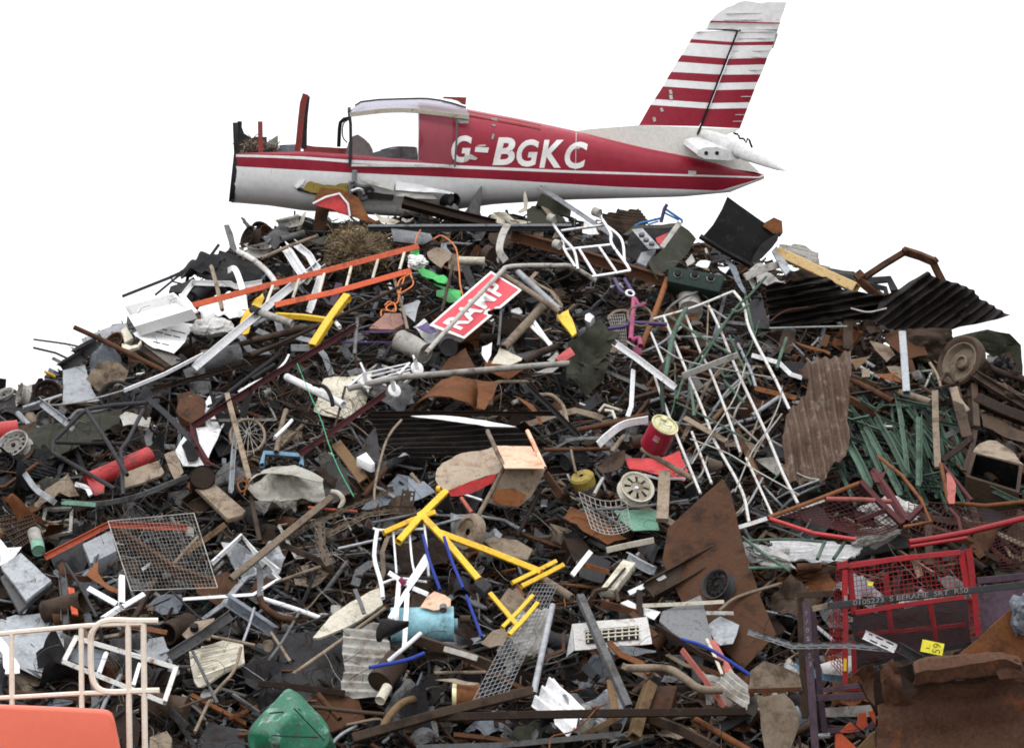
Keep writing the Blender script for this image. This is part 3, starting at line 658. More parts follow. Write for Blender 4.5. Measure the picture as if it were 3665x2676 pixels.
for s in (1, -1):
    mb = MB(); a = [pl(*c1(u, itp(RA, u) + 2), s * .505) for u in us if u < 1930] ; b = [pl(*c1(u, 660), s * .565) for u in us if u < 1930]; n = len(a)
    mb.add(a + b, [(i, i + 1, n + i + 1, n + i) for i in range(n - 1)]); mb.obj('hood_glass', M['glass'], p=plane_root)
    mb = MB(); P = [pl(*c1(u, itp(RA, u) + 10), s * .515) for u in us]; sweep(mb, P, prof('p', .025), up=PU.cross(Vector((1, 0, 0)))); mb.obj('hood_rail', 'cream' if s > 0 else 'grey', p=plane_root)
    mb = MB(); sweep(mb, [pl(*c1(1075, 660), s * .575), pl(*c1(1500, 664), s * .575), pl(*c1(1925, 668), s * .575)], prof('p', .014)); mb.obj('hood_sill', 'planegrey', p=plane_root)
    mb = MB(); sweep(mb, [pl(*c1(1062, 226), s * .49), pl(*c1(1074, 330), s * .52), pl(*c1(1076, 500), s * .555), pl(*c1(1068, 668), s * .58)], prof('p', .017)); mb.obj('front_hoop', 'dkgrey', p=plane_root)
    mb = MB(); sweep(mb, [pl(*c1(1930, 258), s * .51), pl(*c1(1936, 330), s * .53), pl(*c1(1930, 500), s * .56), pl(*c1(1918, 672), s * .58)], prof('p', .011)); mb.obj('rear_hoop', 'grey', p=plane_root)
mb = MB(); sweep(mb, [pl(*c1(1063, v), c) for v, c in ((226, .49), (205, .4), (196, .2), (194, 0), (196, -.2), (205, -.4), (226, -.49))], prof('p', .018)); mb.obj('front_hoop', 'dkgrey', p=plane_root)
mb = MB(); sweep(mb, [pl(*c1(u, itp(RT, u)), .0) for u in us[2:-1]], prof('p', .012)); mb.obj('roof_spine', 'dkgrey', p=plane_root)
mb = MB(); mb.bm(sheet_bm([pl(*c1(*q), .0) for q in ((1815, 118), (1832, 105), (2010, 110), (2003, 172), (1975, 165), (1940, 140), (1880, 124))], PC, .26, 0, .2)); mb.obj('roof_fairing', 'deckred', p=plane_root)
mb = MB(); mb.bm(sheet_bm([pl(*c1(*q), .50) for q in ((1940, 268), (2034, 275), (2036, 300), (2030, 318), (1975, 322), (1945, 316))], PC, .01, 0, .2)); mb.obj('hood_flap', 'planegrey', p=plane_root)
# wing root: airfoil shaped opening with green primer, torn skin, fittings
AF = [(612, 828), (650, 782), (740, 752), (860, 738), (1000, 740), (1068, 752), (1160, 775), (1420, 865), (1425, 930), (1230, 935), (1060, 905), (900, 905), (760, 892), (650, 868)]
onskin('wing_root_rim', [c1(*q) for q in AF], 'dkgrey', .006)
onskin('wing_root_rib', [c1(*q) for q in ((690, 858), (720, 800), (800, 768), (900, 752), (1060, 756), (1056, 880), (900, 890), (760, 882))], 'zinc', .02)
onskin('wing_root_panel', [c1(*q) for q in ((618, 828), (655, 790), (705, 776), (690, 810), (640, 850))], 'planewhite', .024)
onskin('wing_root_rib', [c1(*q) for q in ((1230, 830), (1420, 880), (1415, 945), (1220, 930))], 'brown', .02)
def skin_sheet(name, pts, m, lift, cr=.02):
    W = [skin(*c1(*q), lift) for q in pts]; mb = MB(); mb.bm(sheet_bm(W, (PC + PU * .2).normalized(), .006, cr, .07, jag=.005)); return mb.obj(name, m, p=plane_root)
skin_sheet('torn_skin', [(1150, 765), (1425, 805), (1425, 866), (1240, 815)], 'planegrey', .05)
skin_sheet('torn_skin', [(1440, 785), (1570, 800), (1800, 855), (1915, 890), (1910, 905), (1760, 885), (1440, 858)], 'planewhite', .07, .03)
skin_sheet('torn_skin', [(1430, 870), (1640, 890), (1740, 900), (1780, 945), (1600, 935), (1440, 912)], 'pale', .06, .03)
for pts, r, mm in ([((1108, 700), (1104, 790)), .028, 'galv'], [((1072, 790), (1076, 910)), .02, 'galv'], [((1090, 800), (1150, 830), (1230, 830)), .02, 'grey'],
                   [((1085, 870), (1150, 850), (1180, 890)), .022, 'chrome'], [((1150, 860), (1160, 930), (1210, 920)), .03, 'grey'], [((1190, 870), (1230, 840), (1260, 870)), .02, 'dkgrey'], [((1100, 830), (1120, 900), (1160, 905)), .014, 'black']):
    mb = MB(); sweep(mb, smooth_path([skin(*c1(*q), .06) for q in pts]), prof('o', r)); mb.obj('wing_fitting', mm, p=plane_root)
mb = MB(); lathe(mb, skin(*c1(1885, 940), .09), (PC + Vector((.5, 0, 0))).normalized(), [(.001, -.2), (.075, -.2), (.078, .08), (.066, .08), (.066, -.16), (.001, -.16)], 24); mb.obj('exhaust_pipe', 'black', p=plane_root)
mb = MB(); P = [pl(*c1(u, v), .3) for u, v in ((1190, 975), (1330, 985), (1500, 995), (1640, 985))]; sweep(mb, P, prof('o', .11)); mb.obj('belly_pipe', 'planegrey', p=plane_root)
mb = MB(); mb.bm(sheet_bm([pl(*c1(*q), .25) for q in ((590, 995), (700, 1020), (790, 1030), (790, 1000), (650, 975))], PC, .05, .01, .1)); mb.obj('belly_flap', 'planegrey', p=plane_root)
# fin, rudder, fairing, tailplane stub and bent tailplane blade
LE = [(449, 2287), (358, 2343), (347, 2344), (263, 2402), (184, 2450), (114, 2488), (100, 2535), (75, 2545), (43, 2572), (24, 2608), (8, 2640), (4, 2668)]
mb = MB()
R_ = [(1140, 1150, 1170), (955, 990, 985), (903, 938, 932), (787, 820, 812), (722, 755, 748), (655, 680, 678), (563, 595, 588), (503, 535, 528), (390, 415, 412), (357, 385, 378), (292, 272, 270)]
LEu = [475, 580, 617, 692, 727, 768, 822, 862, 932, 948, 985]; HGu = [1020, 1105, 1127, 1172, 1198, 1228, 1262, 1285, 1322, 1335, 1370]; TRu = [1392, 1462, 1482, 1528, 1552, 1585, 1622, 1642, 1700, 1715, 1740]
FC = [0, 1, 0, 1, 0, 1, 0, 1, 0, 1]                             # 0 red, 1 white going up
def fin_part(name, ua, ub, va, vb, ta, tb):
    mb = MB(); n = len(R_)
    for i in range(n - 1):
        vs = []
        for k in (i, i + 1):
            s = 1 - .5 * k / n
            for j in range(5):
                t = j / 4; u = ua[k] + (ub[k] - ua[k]) * t; v = va[k] + (vb[k] - va[k]) * t
                th = (ta + (tb - ta) * t + .035 * sin(pi * t)) * s
                vs.append((u, v, th))
        A = [pl(*c3(u, v), th) for u, v, th in vs]; Bk = [pl(*c3(u, v), -th) for u, v, th in vs]
        fs = [(j, j + 1, 6 + j, 5 + j) for j in range(4)]; mb.add(A, fs, FC[i]); mb.add(Bk, fs, FC[i])
        mb.add([A[0], A[5], Bk[5], Bk[0]], [(0, 1, 2, 3)], FC[i]); mb.add([A[4], A[9], Bk[9], Bk[4]], [(0, 1, 2, 3)], FC[i])
    return mb.obj(name, ['planered', 'planewhite'], p=plane_root)
fin_part('fin', LEu, [h + 1 for h in HGu], [r[0] for r in R_], [r[1] for r in R_], .004, .05)
fin_part('rudder', [h + 4 for h in HGu], TRu, [r[1] + 1 for r in R_], [r[2] for r in R_], .045, .004)
def finsheet(name, pts, m, th, c=0, cr=0.0, jag=0.0):
    mb = MB(); mb.bm(sheet_bm([pl(*c3(*q), c + th / 2) for q in pts], PC, th, cr, .12, jag=jag)); return mb.obj(name, m, p=plane_root)
finsheet('fin_tip', [(1000, 290), (1050, 280), (1090, 255), (1112, 210), (1130, 185), (1170, 140), (1215, 105), (1270, 70), (1340, 45), (1370, 24), (1440, 8), (1490, 14), (1580, 30), (1650, 20), (1820, 22), (1790, 110), (1762, 180), (1758, 215), (1740, 268), (1405, 272), (1370, 266), (1180, 266)], 'planewhite', .06, cr=.012)
finsheet('tip_stripe', [(1126, 190), (1760, 208), (1757, 219), (1116, 206)], 'planered', .012, .062)
finsheet('tip_dent', [(1100, 262), (1370, 270), (1370, 284), (1150, 274)], 'dkgrey', .01, .036)
finsheet('hinge_gap', [(1366, 275), (1402, 274), (1400, 288), (1378, 290), (1022, 1215), (1004, 1232), (1002, 1215)], 'black', .012, .062)
for v, u0, u1 in ((292, 1395, 1725), (350, 1378, 1712), (465, 1335, 1665), (520, 1312, 1645), (640, 1262, 1600), (880, 1172, 1500), (1045, 1110, 1440), (1105, 1086, 1420), (182, 1250, 1750), (122, 1270, 1760)):
    finsheet('rudder_rib', [(u0, v), (u1, v - 4), (u1, v + 2), (u0, v + 6)], 'planegrey', .006, .034)
finsheet('trim_tab', [(1742, 305), (1722, 312), (1690, 430), (1684, 440), (1698, 442)], 'planegrey', .02)
for q in ((760, 840), (762, 888), (680, 1000), (612, 1090)):
    finsheet('paint_chip', [(q[0] - 14, q[1] - 16), (q[0] + 10, q[1] - 22), (q[0] + 18, q[1] + 8), (q[0] - 4, q[1] + 20)], 'planegrey', .006, .046, jag=.01)
mb = MB(); F0 = [(-100, 1195), (0, 1178), (150, 1165), (350, 1150), (475, 1140), (700, 1148), (1020, 1160), (1200, 1168), (1392, 1172), (1355, 1200), (1300, 1215), (1140, 1330), (1280, 1440), (1440, 1445), (1580, 1572), (1280, 1530), (850, 1428), (500, 1352), (0, 1258), (-100, 1232)]
mb.bm(sheet_bm([pl(*c3(*q), .06) for q in F0], PC, .12, .0, .15)); mb.obj('fin_fairing', mat('mossy_white', (.66, .65, .61), (.46, .46, .40), .36, sc=4, var=0, dirt=.04, fine=.2), p=plane_root)
RIB = [(1000, 1400), (1020, 1362), (1080, 1342), (1190, 1340), (1300, 1368), (1440, 1440), (1280, 1460), (1080, 1446), (1012, 1418)]
mb = MB(); A = [pl(*c3(*q), .46) for q in RIB]; Bk = [pl(*c3(q[0] - 125, q[1] - 92), .10) for q in RIB]; n = len(A)
mb.add(A + Bk, [tuple(range(n))] + [(i, (i + 1) % n, n + (i + 1) % n, n + i) for i in range(n)]); mb.obj('tailplane_stub', 'tailwhite', p=plane_root)
for u in (1086, 1184):
    mb = MB(); lathe(mb, pl(*c3(u, 1393), .462), PC, [(.001, .003), (.022, .003), (.022, 0)], 16); mb.obj('spar_hole', 'black', p=plane_root)
mb = MB(); P = [pl(*c3(u, v), c) for u, v, c in ((1046, 1205, .12), (1100, 1228, .18), (1250, 1295, .34), (1450, 1395, .55), (1640, 1478, .75), (1740, 1525, .86), (1812, 1556, .95))]
sweep(mb, P, [(cos(2 * pi * i / 16), .45 * sin(2 * pi * i / 16)) for i in range(16)], radii=[.032, .056, .082, .08, .052, .03, .005]); mb.obj('tailplane_blade', 'tailwhite', p=plane_root)
mb = MB()
for q in (((1330, 1195), (1345, 1215), (1380, 1225)), ((1380, 1230), (1390, 1260), (1430, 1262)), ((1430, 1265), (1450, 1300), (1462, 1260), (1480, 1275)), ((1480, 1275), (1490, 1310), (1505, 1345))):
    sweep(mb, [pl(*c3(*x), -.3) for x in q], prof('t', .012))
mb.obj('loose_wiring', 'black', p=plane_root)

# ---------------------------------------------------------------- things on the heap, area by area (points read off the photo, laid on the slope)
at('A')                                                     # upper flank, rims and white goods
ya = yof((1650, 420))
BS('broken_railing', 'dark bent steel railing poking out against the sky above the white drawer', [([(990, 590), (1370, 440), (1580, 345), (1700, 270), (1775, 168)], 24), ([(1255, 580), (1400, 460), (1500, 385)], 18), ([(1380, 420), (1400, 470), (1480, 490)], 14), ([(1470, 395), (1600, 375)], 14), ([(1500, 520), (1530, 400)], 26)], 'dkgrey', 'p', y=ya, sm=False)
S('steel_plank', 'grey pointed steel plank standing up against the sky beside the rims', [(1812, 10), (1855, 5), (1890, 90), (1925, 225), (1900, 240), (1860, 200)], 'grey', off=.1)
W_('car_roadwheel', 'dark rim with daylight through its hub hole, highest on the ridge', (2030, 120), 98, 'dkrust', (-.75, -.55, .3), off=.18)
W_('car_roadwheel', 'whitish steel rim lying flat below the dark ridge rim', (2090, 215), 105, 'pale', (.1, -.35, .95), off=.12)
W_('car_roadwheel', 'brown steel rim on its edge touching the dark ridge rim', (2150, 105), 92, 'rust', (.7, -.5, .3), off=.1)
S('crushed_bonnet', 'large black crumpled metal panel above the white gutter pieces', [(1640, 310), (1740, 270), (1850, 235), (1960, 250), (2120, 390), (2130, 470), (2000, 500), (1880, 490), (1700, 470), (1600, 450), (1540, 420)], 'black', off=.06, cr=.07)
S('rubber_lining', 'thick black rubber lining curling behind the white drawer', [(1370, 540), (1380, 510), (1480, 500), (1560, 470), (1600, 500), (1560, 600), (1500, 560), (1440, 550)], 'rubber', off=.12, th=.04, cr=.05)
CY('pipe_elbow', 'dark pipe stub with open mouth between white gutter and drawer', (1560, 600), (1700, 500), 55, 'dkgrey', .1, hollow=True)
t = T('enamel_tray', 'empty white drawer like tray tipped open against the sky, streaked inside', 'tray', (1280, 700), .3)
X('shell', None, [(990, 672), (1405, 558), (1556, 690), (1090, 832)], .11, 'enamel', 'ul', .2, hollow=.07, p=t)
S('end_flange', None, [(1455, 590), (1490, 580), (1590, 690), (1550, 712)], 'enamel', 'ul', .3, p=t, th=.02)
for v in (0, 1): B('inner_rib', None, [(1090 + 20 * v, 770 - 60 * v, .2), (1350, 690 - 70 * v, .2)], 26, 'enamel', 'p', p=t)
t = T('slotted_cover', 'white slotted appliance panel below the tipped drawer', 'panel', (1300, 920), .15)
S('panel', None, [(1080, 890), (1300, 768), (1565, 800), (1500, 960), (1410, 1045), (1250, 1000), (1090, 905)], 'enamel', 'h', .24, p=t, cr=.02)
for u, v in ((1325, 855), (1410, 868), (1470, 882), (1290, 880), (1360, 900), (1430, 915), (1270, 962), (1340, 978)): B('slot', None, [(u - 28, v - 6, .285), (u + 28, v + 8, .285)], 9, 'black', 'f', p=t, jit=0)
S('fridge_liner', 'ribbed white plastic liner behind the grey film bundle', [(1600, 690), (1700, 620), (1830, 555), (1995, 560), (2000, 700), (1905, 775), (1780, 740), (1650, 760)], 'enamel', 'h', .2, wave=(0, 95, .018))
X('white_carton', 'small white box wedged between door liner and grey film bundle', [(1625, 690), (1700, 650), (1740, 715), (1660, 745)], .12, 'enamel', 'u', .28)
V('film_bundle', 'crumpled grey plastic film bundle on top of the slotted white panel', (1715, 835), 165, 105, 'whitecl', .07, off=.3, amp=.3)
B('gutter', 'bent white gutter arching over the dark pipe stub', [(1480, 590), (1560, 480), (1870, 490), (1905, 512), (2125, 478)], 46, 'enamel', 'C', off=.22, sm=False)
B('metal_strip', 'curled white metal strip standing over the ribbed liner', [(1850, 380, .2), (1900, 368, .3), (1945, 470, .34), (1970, 580, .34), (1985, 700, .3)], 48, 'enamel', 'f', sm=True)
B('wooden_stake', 'thin grey stake leaning across the ribbed white liner', [(1712, 345), (1760, 520), (1800, 700)], 26, 'tan', 's', off=.36)
B('curved_pipe', 'flaking cream and rust pipe curving down from the grey plank', [(1930, 225), (2060, 300), (2160, 385), (2225, 470), (2240, 540)], 46, 'whiterust', off=.25)
B('rusty_pole', 'long rusty pole sloping down in front of the fan of steel rims', [(598, 838, .5), (820, 940, .4), (1330, 1195, .25)], 40, 'rust', off=.3, jit=0)
W_('car_roadwheel', 'grey rim, upper one of the pair tilted on the skyline', (700, 1015), 118, 'dkgrey', (-.45, -.25, .85), off=.2)
W_('car_roadwheel', 'grey rim, lower one of the pair tilted on the skyline', (580, 1120), 118, 'dkgrey', (-.5, -.2, .85), off=.16)
W_('car_roadwheel', 'rust brown rim half hidden behind the sloping rusty pole', (930, 990), 110, 'rust', (-.5, -.6, .5), off=.1)
S('roof_sheet', 'grey sheet edge peeping out on the skyline behind the rims', [(655, 930), (860, 850), (1020, 800), (1040, 860), (830, 930), (680, 965)], 'galv', 'h', .04)
X('cream_box', 'small cream plastic box below the corner of the drawer', [(978, 862), (1020, 828), (1082, 922), (1010, 962)], .1, 'cream', 'h', .2)
S('plastic_tray', 'cream curved tray edge above the mesh grille', [(985, 962), (1010, 958), (1060, 985), (1120, 975), (1140, 930), (1150, 960), (1120, 1000), (1040, 1010), (990, 995)], 'cream', 'h', .25, th=.03)
t = T('radiator_grille', 'brown radiator with fine mesh face under the slotted panel', 'radiator', (1260, 1020), .2)
X('core', None, [(1090, 935), (1185, 910), (1475, 1112), (1350, 1165), (1060, 980)], .1, 'brown', 'h', .16, p=t)
GD('mesh_face', None, [(1190, 935), (1475, 1110), (1390, 1150), (1170, 990)], 24, 9, 3, 'pale', 'h', .19, p=t)
S('rusty_mesh_sheet', 'crumpled brown perforated sheet below the sloping rusty pole', [(730, 1225), (800, 1130), (925, 1108), (1055, 1200), (1020, 1270), (960, 1330), (800, 1362), (700, 1262)], 'tan', 'f', .16, cr=.1, sub=.07)
S('steel_sheet', 'plain pale grey square of sheet steel above the dark wheel', [(510, 1192), (690, 1148), (740, 1330), (810, 1452), (512, 1462)], 'galv', 'h', .18, cr=.03)
W_('car_roadwheel', 'pale rim on its edge near the lowest point of the skyline', (190, 1390), 100, 'pale', (-.85, -.4, .2), off=.2)
W_('car_roadwheel', 'dark open rim leaning beside the plain grey steel square', (385, 1385), 115, 'dkrust', (.15, -.9, .35), off=.14)
W_('car_roadwheel', 'white dirty rim cut by the picture edge', (40, 1400), 90, 'pale', (-.3, -.5, .8), off=.1)
W_('car_roadwheel', 'black wheel with ring of holes behind the thin white strip', (950, 1420), 145, 'dkgrey', (.1, -.85, .5), off=.16)
B('yellow_rod', 'short yellow rod with grey knob on the skyline', [(365, 1200, .3), (440, 1240, .2)], 26, 'yellow', off=.2)
B('white_strip', 'long flat white strip running up from the black wheel', [(1005, 1352, .36), (1330, 1220, .36), (1645, 1058, .36)], 32, 'white', 'f', off=.36)
B('wire_loop', 'pale wire bent back in a hairpin beside the plain steel square', [(500, 1390), (410, 1425), (425, 1470), (700, 1432), (1005, 1350)], 14, 'pale', off=.33)
B('thin_pole', 'thin pale pole reaching from the skyline rims to the steel square', [(185, 1490), (500, 1390)], 26, 'galv', off=.3)
B('grey_pipe', 'bent grey pipe under the black wheel', [(560, 1590), (640, 1515), (780, 1525), (950, 1470), (1185, 1452)], 30, 'grey', off=.34)
B('white_gutter', 'long straight white box gutter cutting across tank and yellow scraps', [(1585, 1158, .42), (2200, 640, .42), (2600, 320, .3)], 66, 'white', 'C', roll=.1, jit=0)
S('crushed_yellow_cone', 'crushed yellow plastic beside the ribbed white liner', [(1905, 955), (1950, 800), (2040, 640), (2125, 568), (2145, 605), (2080, 710), (2010, 860), (1935, 945)], 'yellow', 'h', .3, cr=.08, sub=.06)
CY('gas_tank', 'grey cylinder lying under the long white gutter', (1640, 1120), (1945, 1060), 92, 'grey', .2, cr=.05)
B('angle_bar', 'grey angle bar end beside the hairpin wire', [(310, 1432), (590, 1650)], 50, 'galv', 'L', off=.3)
X('rusty_box', 'rusty brown metal box with orange lip near the wire tangle', [(1430, 1375), (1540, 1330), (1660, 1440), (1662, 1600), (1540, 1620), (1440, 1560)], .2, 'rust', 'h', .2, cr=.04)
B('black_pipe', 'long black pipe slanting below the long white gutter', [(1670, 1560), (1830, 1390), (2270, 1058)], 44, 'black', off=.3)
B('black_pipe', 'short black pipe lying alongside the long black one', [(2040, 1265), (2225, 1148)], 40, 'black', off=.34)
B('trim_strip', 'slim curved white trim below the two black pipes', [(1930, 1362), (2050, 1292), (2200, 1222), (2300, 1130), (2340, 1060)], 17, 'white', 'p', off=.36, sm=True)
B('rusty_angle', 'brown angle iron running parallel above the maroon beam', [(1090, 1395), (1500, 1270), (2270, 1070)], 34, 'brown', 'L', off=.2)
B('brown_tube', 'brown tube lying across the grey tank end', [(1880, 990), (2260, 905), (2700, 800)], 44, 'brown', off=.26)
at('E')
t = T('tubular_chair', 'dark grey bent tubular chair frame over the brown sheet', 'frame', (700, 500), .4)
for pts in ([(700, 150, .45), (870, 410, .5), (1030, 678, .45)], [(715, 145, .45), (660, 180, .45), (430, 410, .4), (432, 500, .4), (930, 790, .42)], [(450, 412, .4), (1012, 426, .36)], [(690, 148, .45), (920, 112, .4), (1180, 92, .36)], [(998, 840, .4), (980, 470, .42), (1035, 400, .4), (1160, 150, .38)]):
    B('tube', None, pts, 34, 'dkgrey', p=t, sm=False)
S('brown_sheet', 'large olive brown steel sheet under the tubular chair frame', [(150, 540), (200, 345), (400, 282), (560, 200), (990, 150), (965, 300), (820, 420), (430, 522)], 'olive', 'h', .16, cr=.05)
CY('red_drum', 'red steel drum cut by the picture edge', (-60, 350), (150, 320), 95, 'red', .2, cr=.05)
W_('car_roadwheel', 'large pale rim below the red drum at the edge', (120, 450), 140, 'pale', (-.3, -.75, .6), off=.18)
t = T('fire_extinguisher', 'scuffed red cylinder with bracket lying under the tubular frame', 'cylinder', (950, 650), .2)
CY('tank', None, (720, 735), (1215, 525), 84, 'red', .22, p=t, cr=.03)
S('bracket', None, [(700, 700), (845, 760), (840, 825), (770, 840), (740, 790)], 'red', 'h', .26, p=t)
S('grey_board', 'dirty grey board against the red cylinder', [(1010, 665), (1280, 560), (1335, 660), (1300, 690), (1012, 795)], 'tan', 'h', .3, th=.02)
RG('wheel_hoop', 'dark oval hoop leaning on edge left of the white holed panel', (1310, 210), 175, 24, 'dkrust', (.75, -.62, .3), .2, cat='hoop')
B('flat_bar', 'dark bar lying through the dark oval hoop', [(1195, 60), (1330, 170), (1600, 445)], 46, 'dkgrey', 'f', off=.36)
S('torn_sheet', 'ragged pale grey sheet scrap above the tubular frame', [(970, 220), (1020, 180), (1120, 195), (1220, 188), (1200, 262), (1100, 250), (1000, 302)], 'pale', 'h', .3, cr=.06)
t = T('holed_door_skin', 'white panel with a large black hole under the maroon beam', 'panel', (1600, 400), .2)
S('panel', None, [(1415, 470), (1490, 350), (1600, 200), (1700, 40), (1835, 190), (1795, 330), (1690, 555), (1640, 612), (1480, 600)], 'white', 'h', .14, p=t, cr=.03)
S('hole', None, [(1465, 450), (1535, 400), (1625, 445), (1600, 545), (1520, 560)], 'black', 'h', .19, p=t, jag=.012)
t = T('bicycle_hoop', 'cream bicycle rim full of broken spokes and wire', 'wheel', (2005, 360), .3)
RG('tyre', None, (2005, 360), 138, 24, 'tan', (.15, -.75, .6), .32, 1.25, p=t)
mb = MB(); C0 = hp(*nat((2005, 360)), .3)
for i in range(16):
    a = i * pi / 8; q = hp(*nat((2005 + 135 * cos(a), 360 + 160 * sin(a))), .3); sweep(mb, [C0 + Vector((random.uniform(-.03, .03), 0, .03)), q], prof('t', .0025))
mb.obj('spokes', 'pale', p=t)
B('wooden_batten', 'long grey batten crossing the cream bicycle rim', [(1840, 30, .4), (1930, 370, .45), (2022, 722, .4)], 42, 'tan', 's', jit=0)
B('rusty_rail', 'thin brown rail below the crushed grey drum', [(2035, 860, .3), (2070, 1040, .3), (2105, 1215, .25)], 36, 'brown', 's')
B('conduit', 'upright galvanised conduit beside the cream bicycle rim', [(1905, 330, .3), (1870, 812, .3)], 34, 'galv', 'C')
S('car_door_scrap', 'rust coloured cut plate next to the black holed panel', [(1330, 520), (1420, 490), (1490, 655), (1425, 722), (1370, 640)], 'tan', 'h', .24)
CY('plant_pot', 'dark round tub full of dirt above the cream board', (1640, 760), (1640, 690), 100, 'dkrust', .2, .36, hollow=True)
X('cream_board', 'plain cream board lying below the dirt filled tub', [(1550, 742), (1702, 712), (1990, 962), (1960, 1000), (1842, 1030)], .05, 'tan', 'h', .28)
S('finned_radiator', 'black ribbed plate between edge rims and red cylinder', [(100, 600), (250, 540), (440, 600), (470, 660), (320, 720), (130, 700)], 'black', 'h', .12, wave=(1.2, 42, .02))
W_('car_roadwheel', 'black rim at the edge above the pale bent strip', (20, 600), 110, 'black', (-.1, -.8, .6), off=.14)
W_('car_roadwheel', 'black ribbed rim lying flat at the edge above the rusty grating', (100, 870), 130, 'black', (0, -.25, .97), off=.1, wd=1.1)
B('bent_strip', 'bluish white bent strip standing beside the flat black rim', [(198, 665, .3), (290, 790, .34), (395, 865, .34), (450, 905, .3)], 46, 'galv', 'f', sm=True)
S('torn_leather', 'brown torn scraps heaped below the red cylinder', [(370, 762), (480, 745), (560, 718), (645, 860), (560, 870), (480, 830), (280, 915), (270, 860)], 'tan', 'h', .2, cr=.08)
B('white_arch', 'small white arched strip below the red cylinder bracket', [(610, 752), (700, 780), (735, 842)], 38, 'white', 'f', off=.26, sm=True)
B('edging_strip', 'long grey flat strip, green at one end, bowed below the red cylinder', [(500, 892), (760, 912), (1100, 852), (1515, 690)], 42, 'grey', 'f', off=.3, sm=True)
B('green_strip', 'short green strip over the bowed grey one', [(500, 900), (775, 920)], 34, 'pgreen', 'f', off=.34)
t = GD('welded_mesh', 'square wire mesh panel lying over the bent orange bar', [(875, 1050), (1570, 985), (1762, 1588), (1062, 1612)], 24, 20, 2, 'pale', 'h', .42, frame=7)
t['category'] = 'mesh panel'
B('orange_bar', 'bright orange bent angle running under the square mesh panel', [(370, 1340, .34), (880, 1078, .36), (1520, 1102, .3)], 44, 'orange', 'L', sm=False, roll=.3)
X('appliance_corner', 'grey box with orange rust patch beneath the orange bar', [(668, 1232), (900, 1120), (945, 1290), (732, 1392)], .2, 'galv', 'h', .2)
B('wooden_lath', 'tan wooden slat jutting from behind the mesh panel', [(1495, 1312, .2), (1825, 1078, .3)], 46, 'wood', 'p')
B('rusty_beam', 'broad rusty beam seen through the square mesh', [(920, 1110, .2), (1420, 1452, .24), (1705, 1545, .2)], 72, 'rust', 'C')
GD('rusty_grating', 'rusty bar grating at the edge above the grey panels', [(-40, 1030), (245, 985), (335, 1150), (150, 1292), (-40, 1220)][:4], 11, 7, 14, 'brown', 'h', .2)
t = T('paint_tin', 'small tin with blue and green label below the grating', 'tin', (310, 1210), .3)
CY('can', None, (275, 1140), (305, 1250), 52, 'pale', .32, p=t); CY('label', None, (300, 1228), (312, 1290), 53, 'pgreen', .32, p=t, rim=False)
at('I')
X('panel_board', 'upper scratched light grey panel near the edge', [(0, 110), (170, 0), (415, 228), (212, 392)], .04, 'galv', 'h', .3, cr=.01)
X('panel_board', 'lower grey panel peeping out under the scratched one', [(0, 200), (100, 120), (430, 245), (152, 482)], .04, 'grey', 'h', .22)
S('white_sheet', 'white bright sheet corner above the scratched grey panel', [(0, -90), (60, -30), (180, -30), (100, 60), (0, 105)], 'white', 'h', .24)
BS('angle_iron_corner', 'white angle frame with open corner below the wooden slat', [([(1725, 1390 - 1303), (1960, 1172 - 1303), (2058, 1300 - 1303), (2255, 1455 - 1303)], 42), ([(2200, 150), (2260, 210), (2050, 340), (1480, 378)], 30)], 'white', 'L', off=.34, sm=False)
B('square_tube', 'long weathered square tube with open end crossing the white angle frame', [(1868, 218, .42), (2263, -103, .45), (2680, -440, .42)], 56, 'tan', 's', jit=0, roll=.2)
S('grey_sheet', 'big bluish sheet metal behind the cream handrail', [(0, 540), (400, 500), (500, 560), (535, 960), (440, 1030), (150, 962), (0, 900)], 'galv', 'h', .14, cr=.06)
S('white_fold', 'folded white metal strip in front of the bluish sheet', [(-20, 690), (60, 760), (160, 900), (157, 962), (40, 978), (20, 840), (-20, 780)], 'white', 'h', .24, cr=.04)
B('orange_strip', 'short upright orange strip above the handrail', [(575, 290, .3), (608, 505, .3)], 52, 'orange', 'f')
B('steel_channel', 'upright grey channel beside the short orange strip', [(505, 150, .26), (530, 560, .26)], 62, 'grey', 'C')
B('thin_rod', 'thin dark rod leaning beside the orange strip', [(530, 90), (640, 260), (785, 525)], 24, 'dkgrey', off=.34)
BS('star_base', 'white metal crossed legs under the mesh panel corner', [([(722, 298), (950, 425)], 44), ([(985, 200), (985, 420)], 46), ([(1160, 345), (990, 445)], 42), ([(985, 440), (835, 540)], 44)], 'white', 's', off=.32)
S('rust_offcut', 'rusty offcut with a round bite taken out', [(700, 192), (800, 82), (800, 175), (860, 250), (1000, 298), (1015, 342), (870, 292)], 'rustlt', 'h', .26)
B('rusty_band', 'brown curved band above the short orange strip', [(490, 95), (540, 185), (700, 215), (830, 180)], 52, 'rust', 'f', off=.24, sm=True)
B('orange_plank', 'orange brown plank end beside the handrail top', [(1040, 590), (1352, 652)], 44, 'rustlt', 'p', off=.3)
t = T('drilled_plate', 'tan rusty plate with a drilled hole over the cream louvre', 'plate', (1600, 640), .24)
S('plate', None, [(1475, 665), (1580, 560), (1735, 538), (1705, 725), (1510, 702)], 'tan', 'h', .24, p=t, th=.012)
P0 = hp(*nat((1572, 600)), .3); mb = MB(); lathe(mb, P0, HN, [(.001, .012), (.034, .012), (.034, -.03)], 16); mb.obj('hole', 'black', p=t)
B('galvanised_channel', 'thick galvanised channel lying over the drilled plate', [(1385, 835, .42), (1885, 498, .36)], 84, 'grey', 'C', roll=.1)
B('folded_sheet', 'dark folded sheet strip beside the galvanised channel', [(1830, 378, .36), (2225, 645, .3)], 86, 'blgrey', 'C')
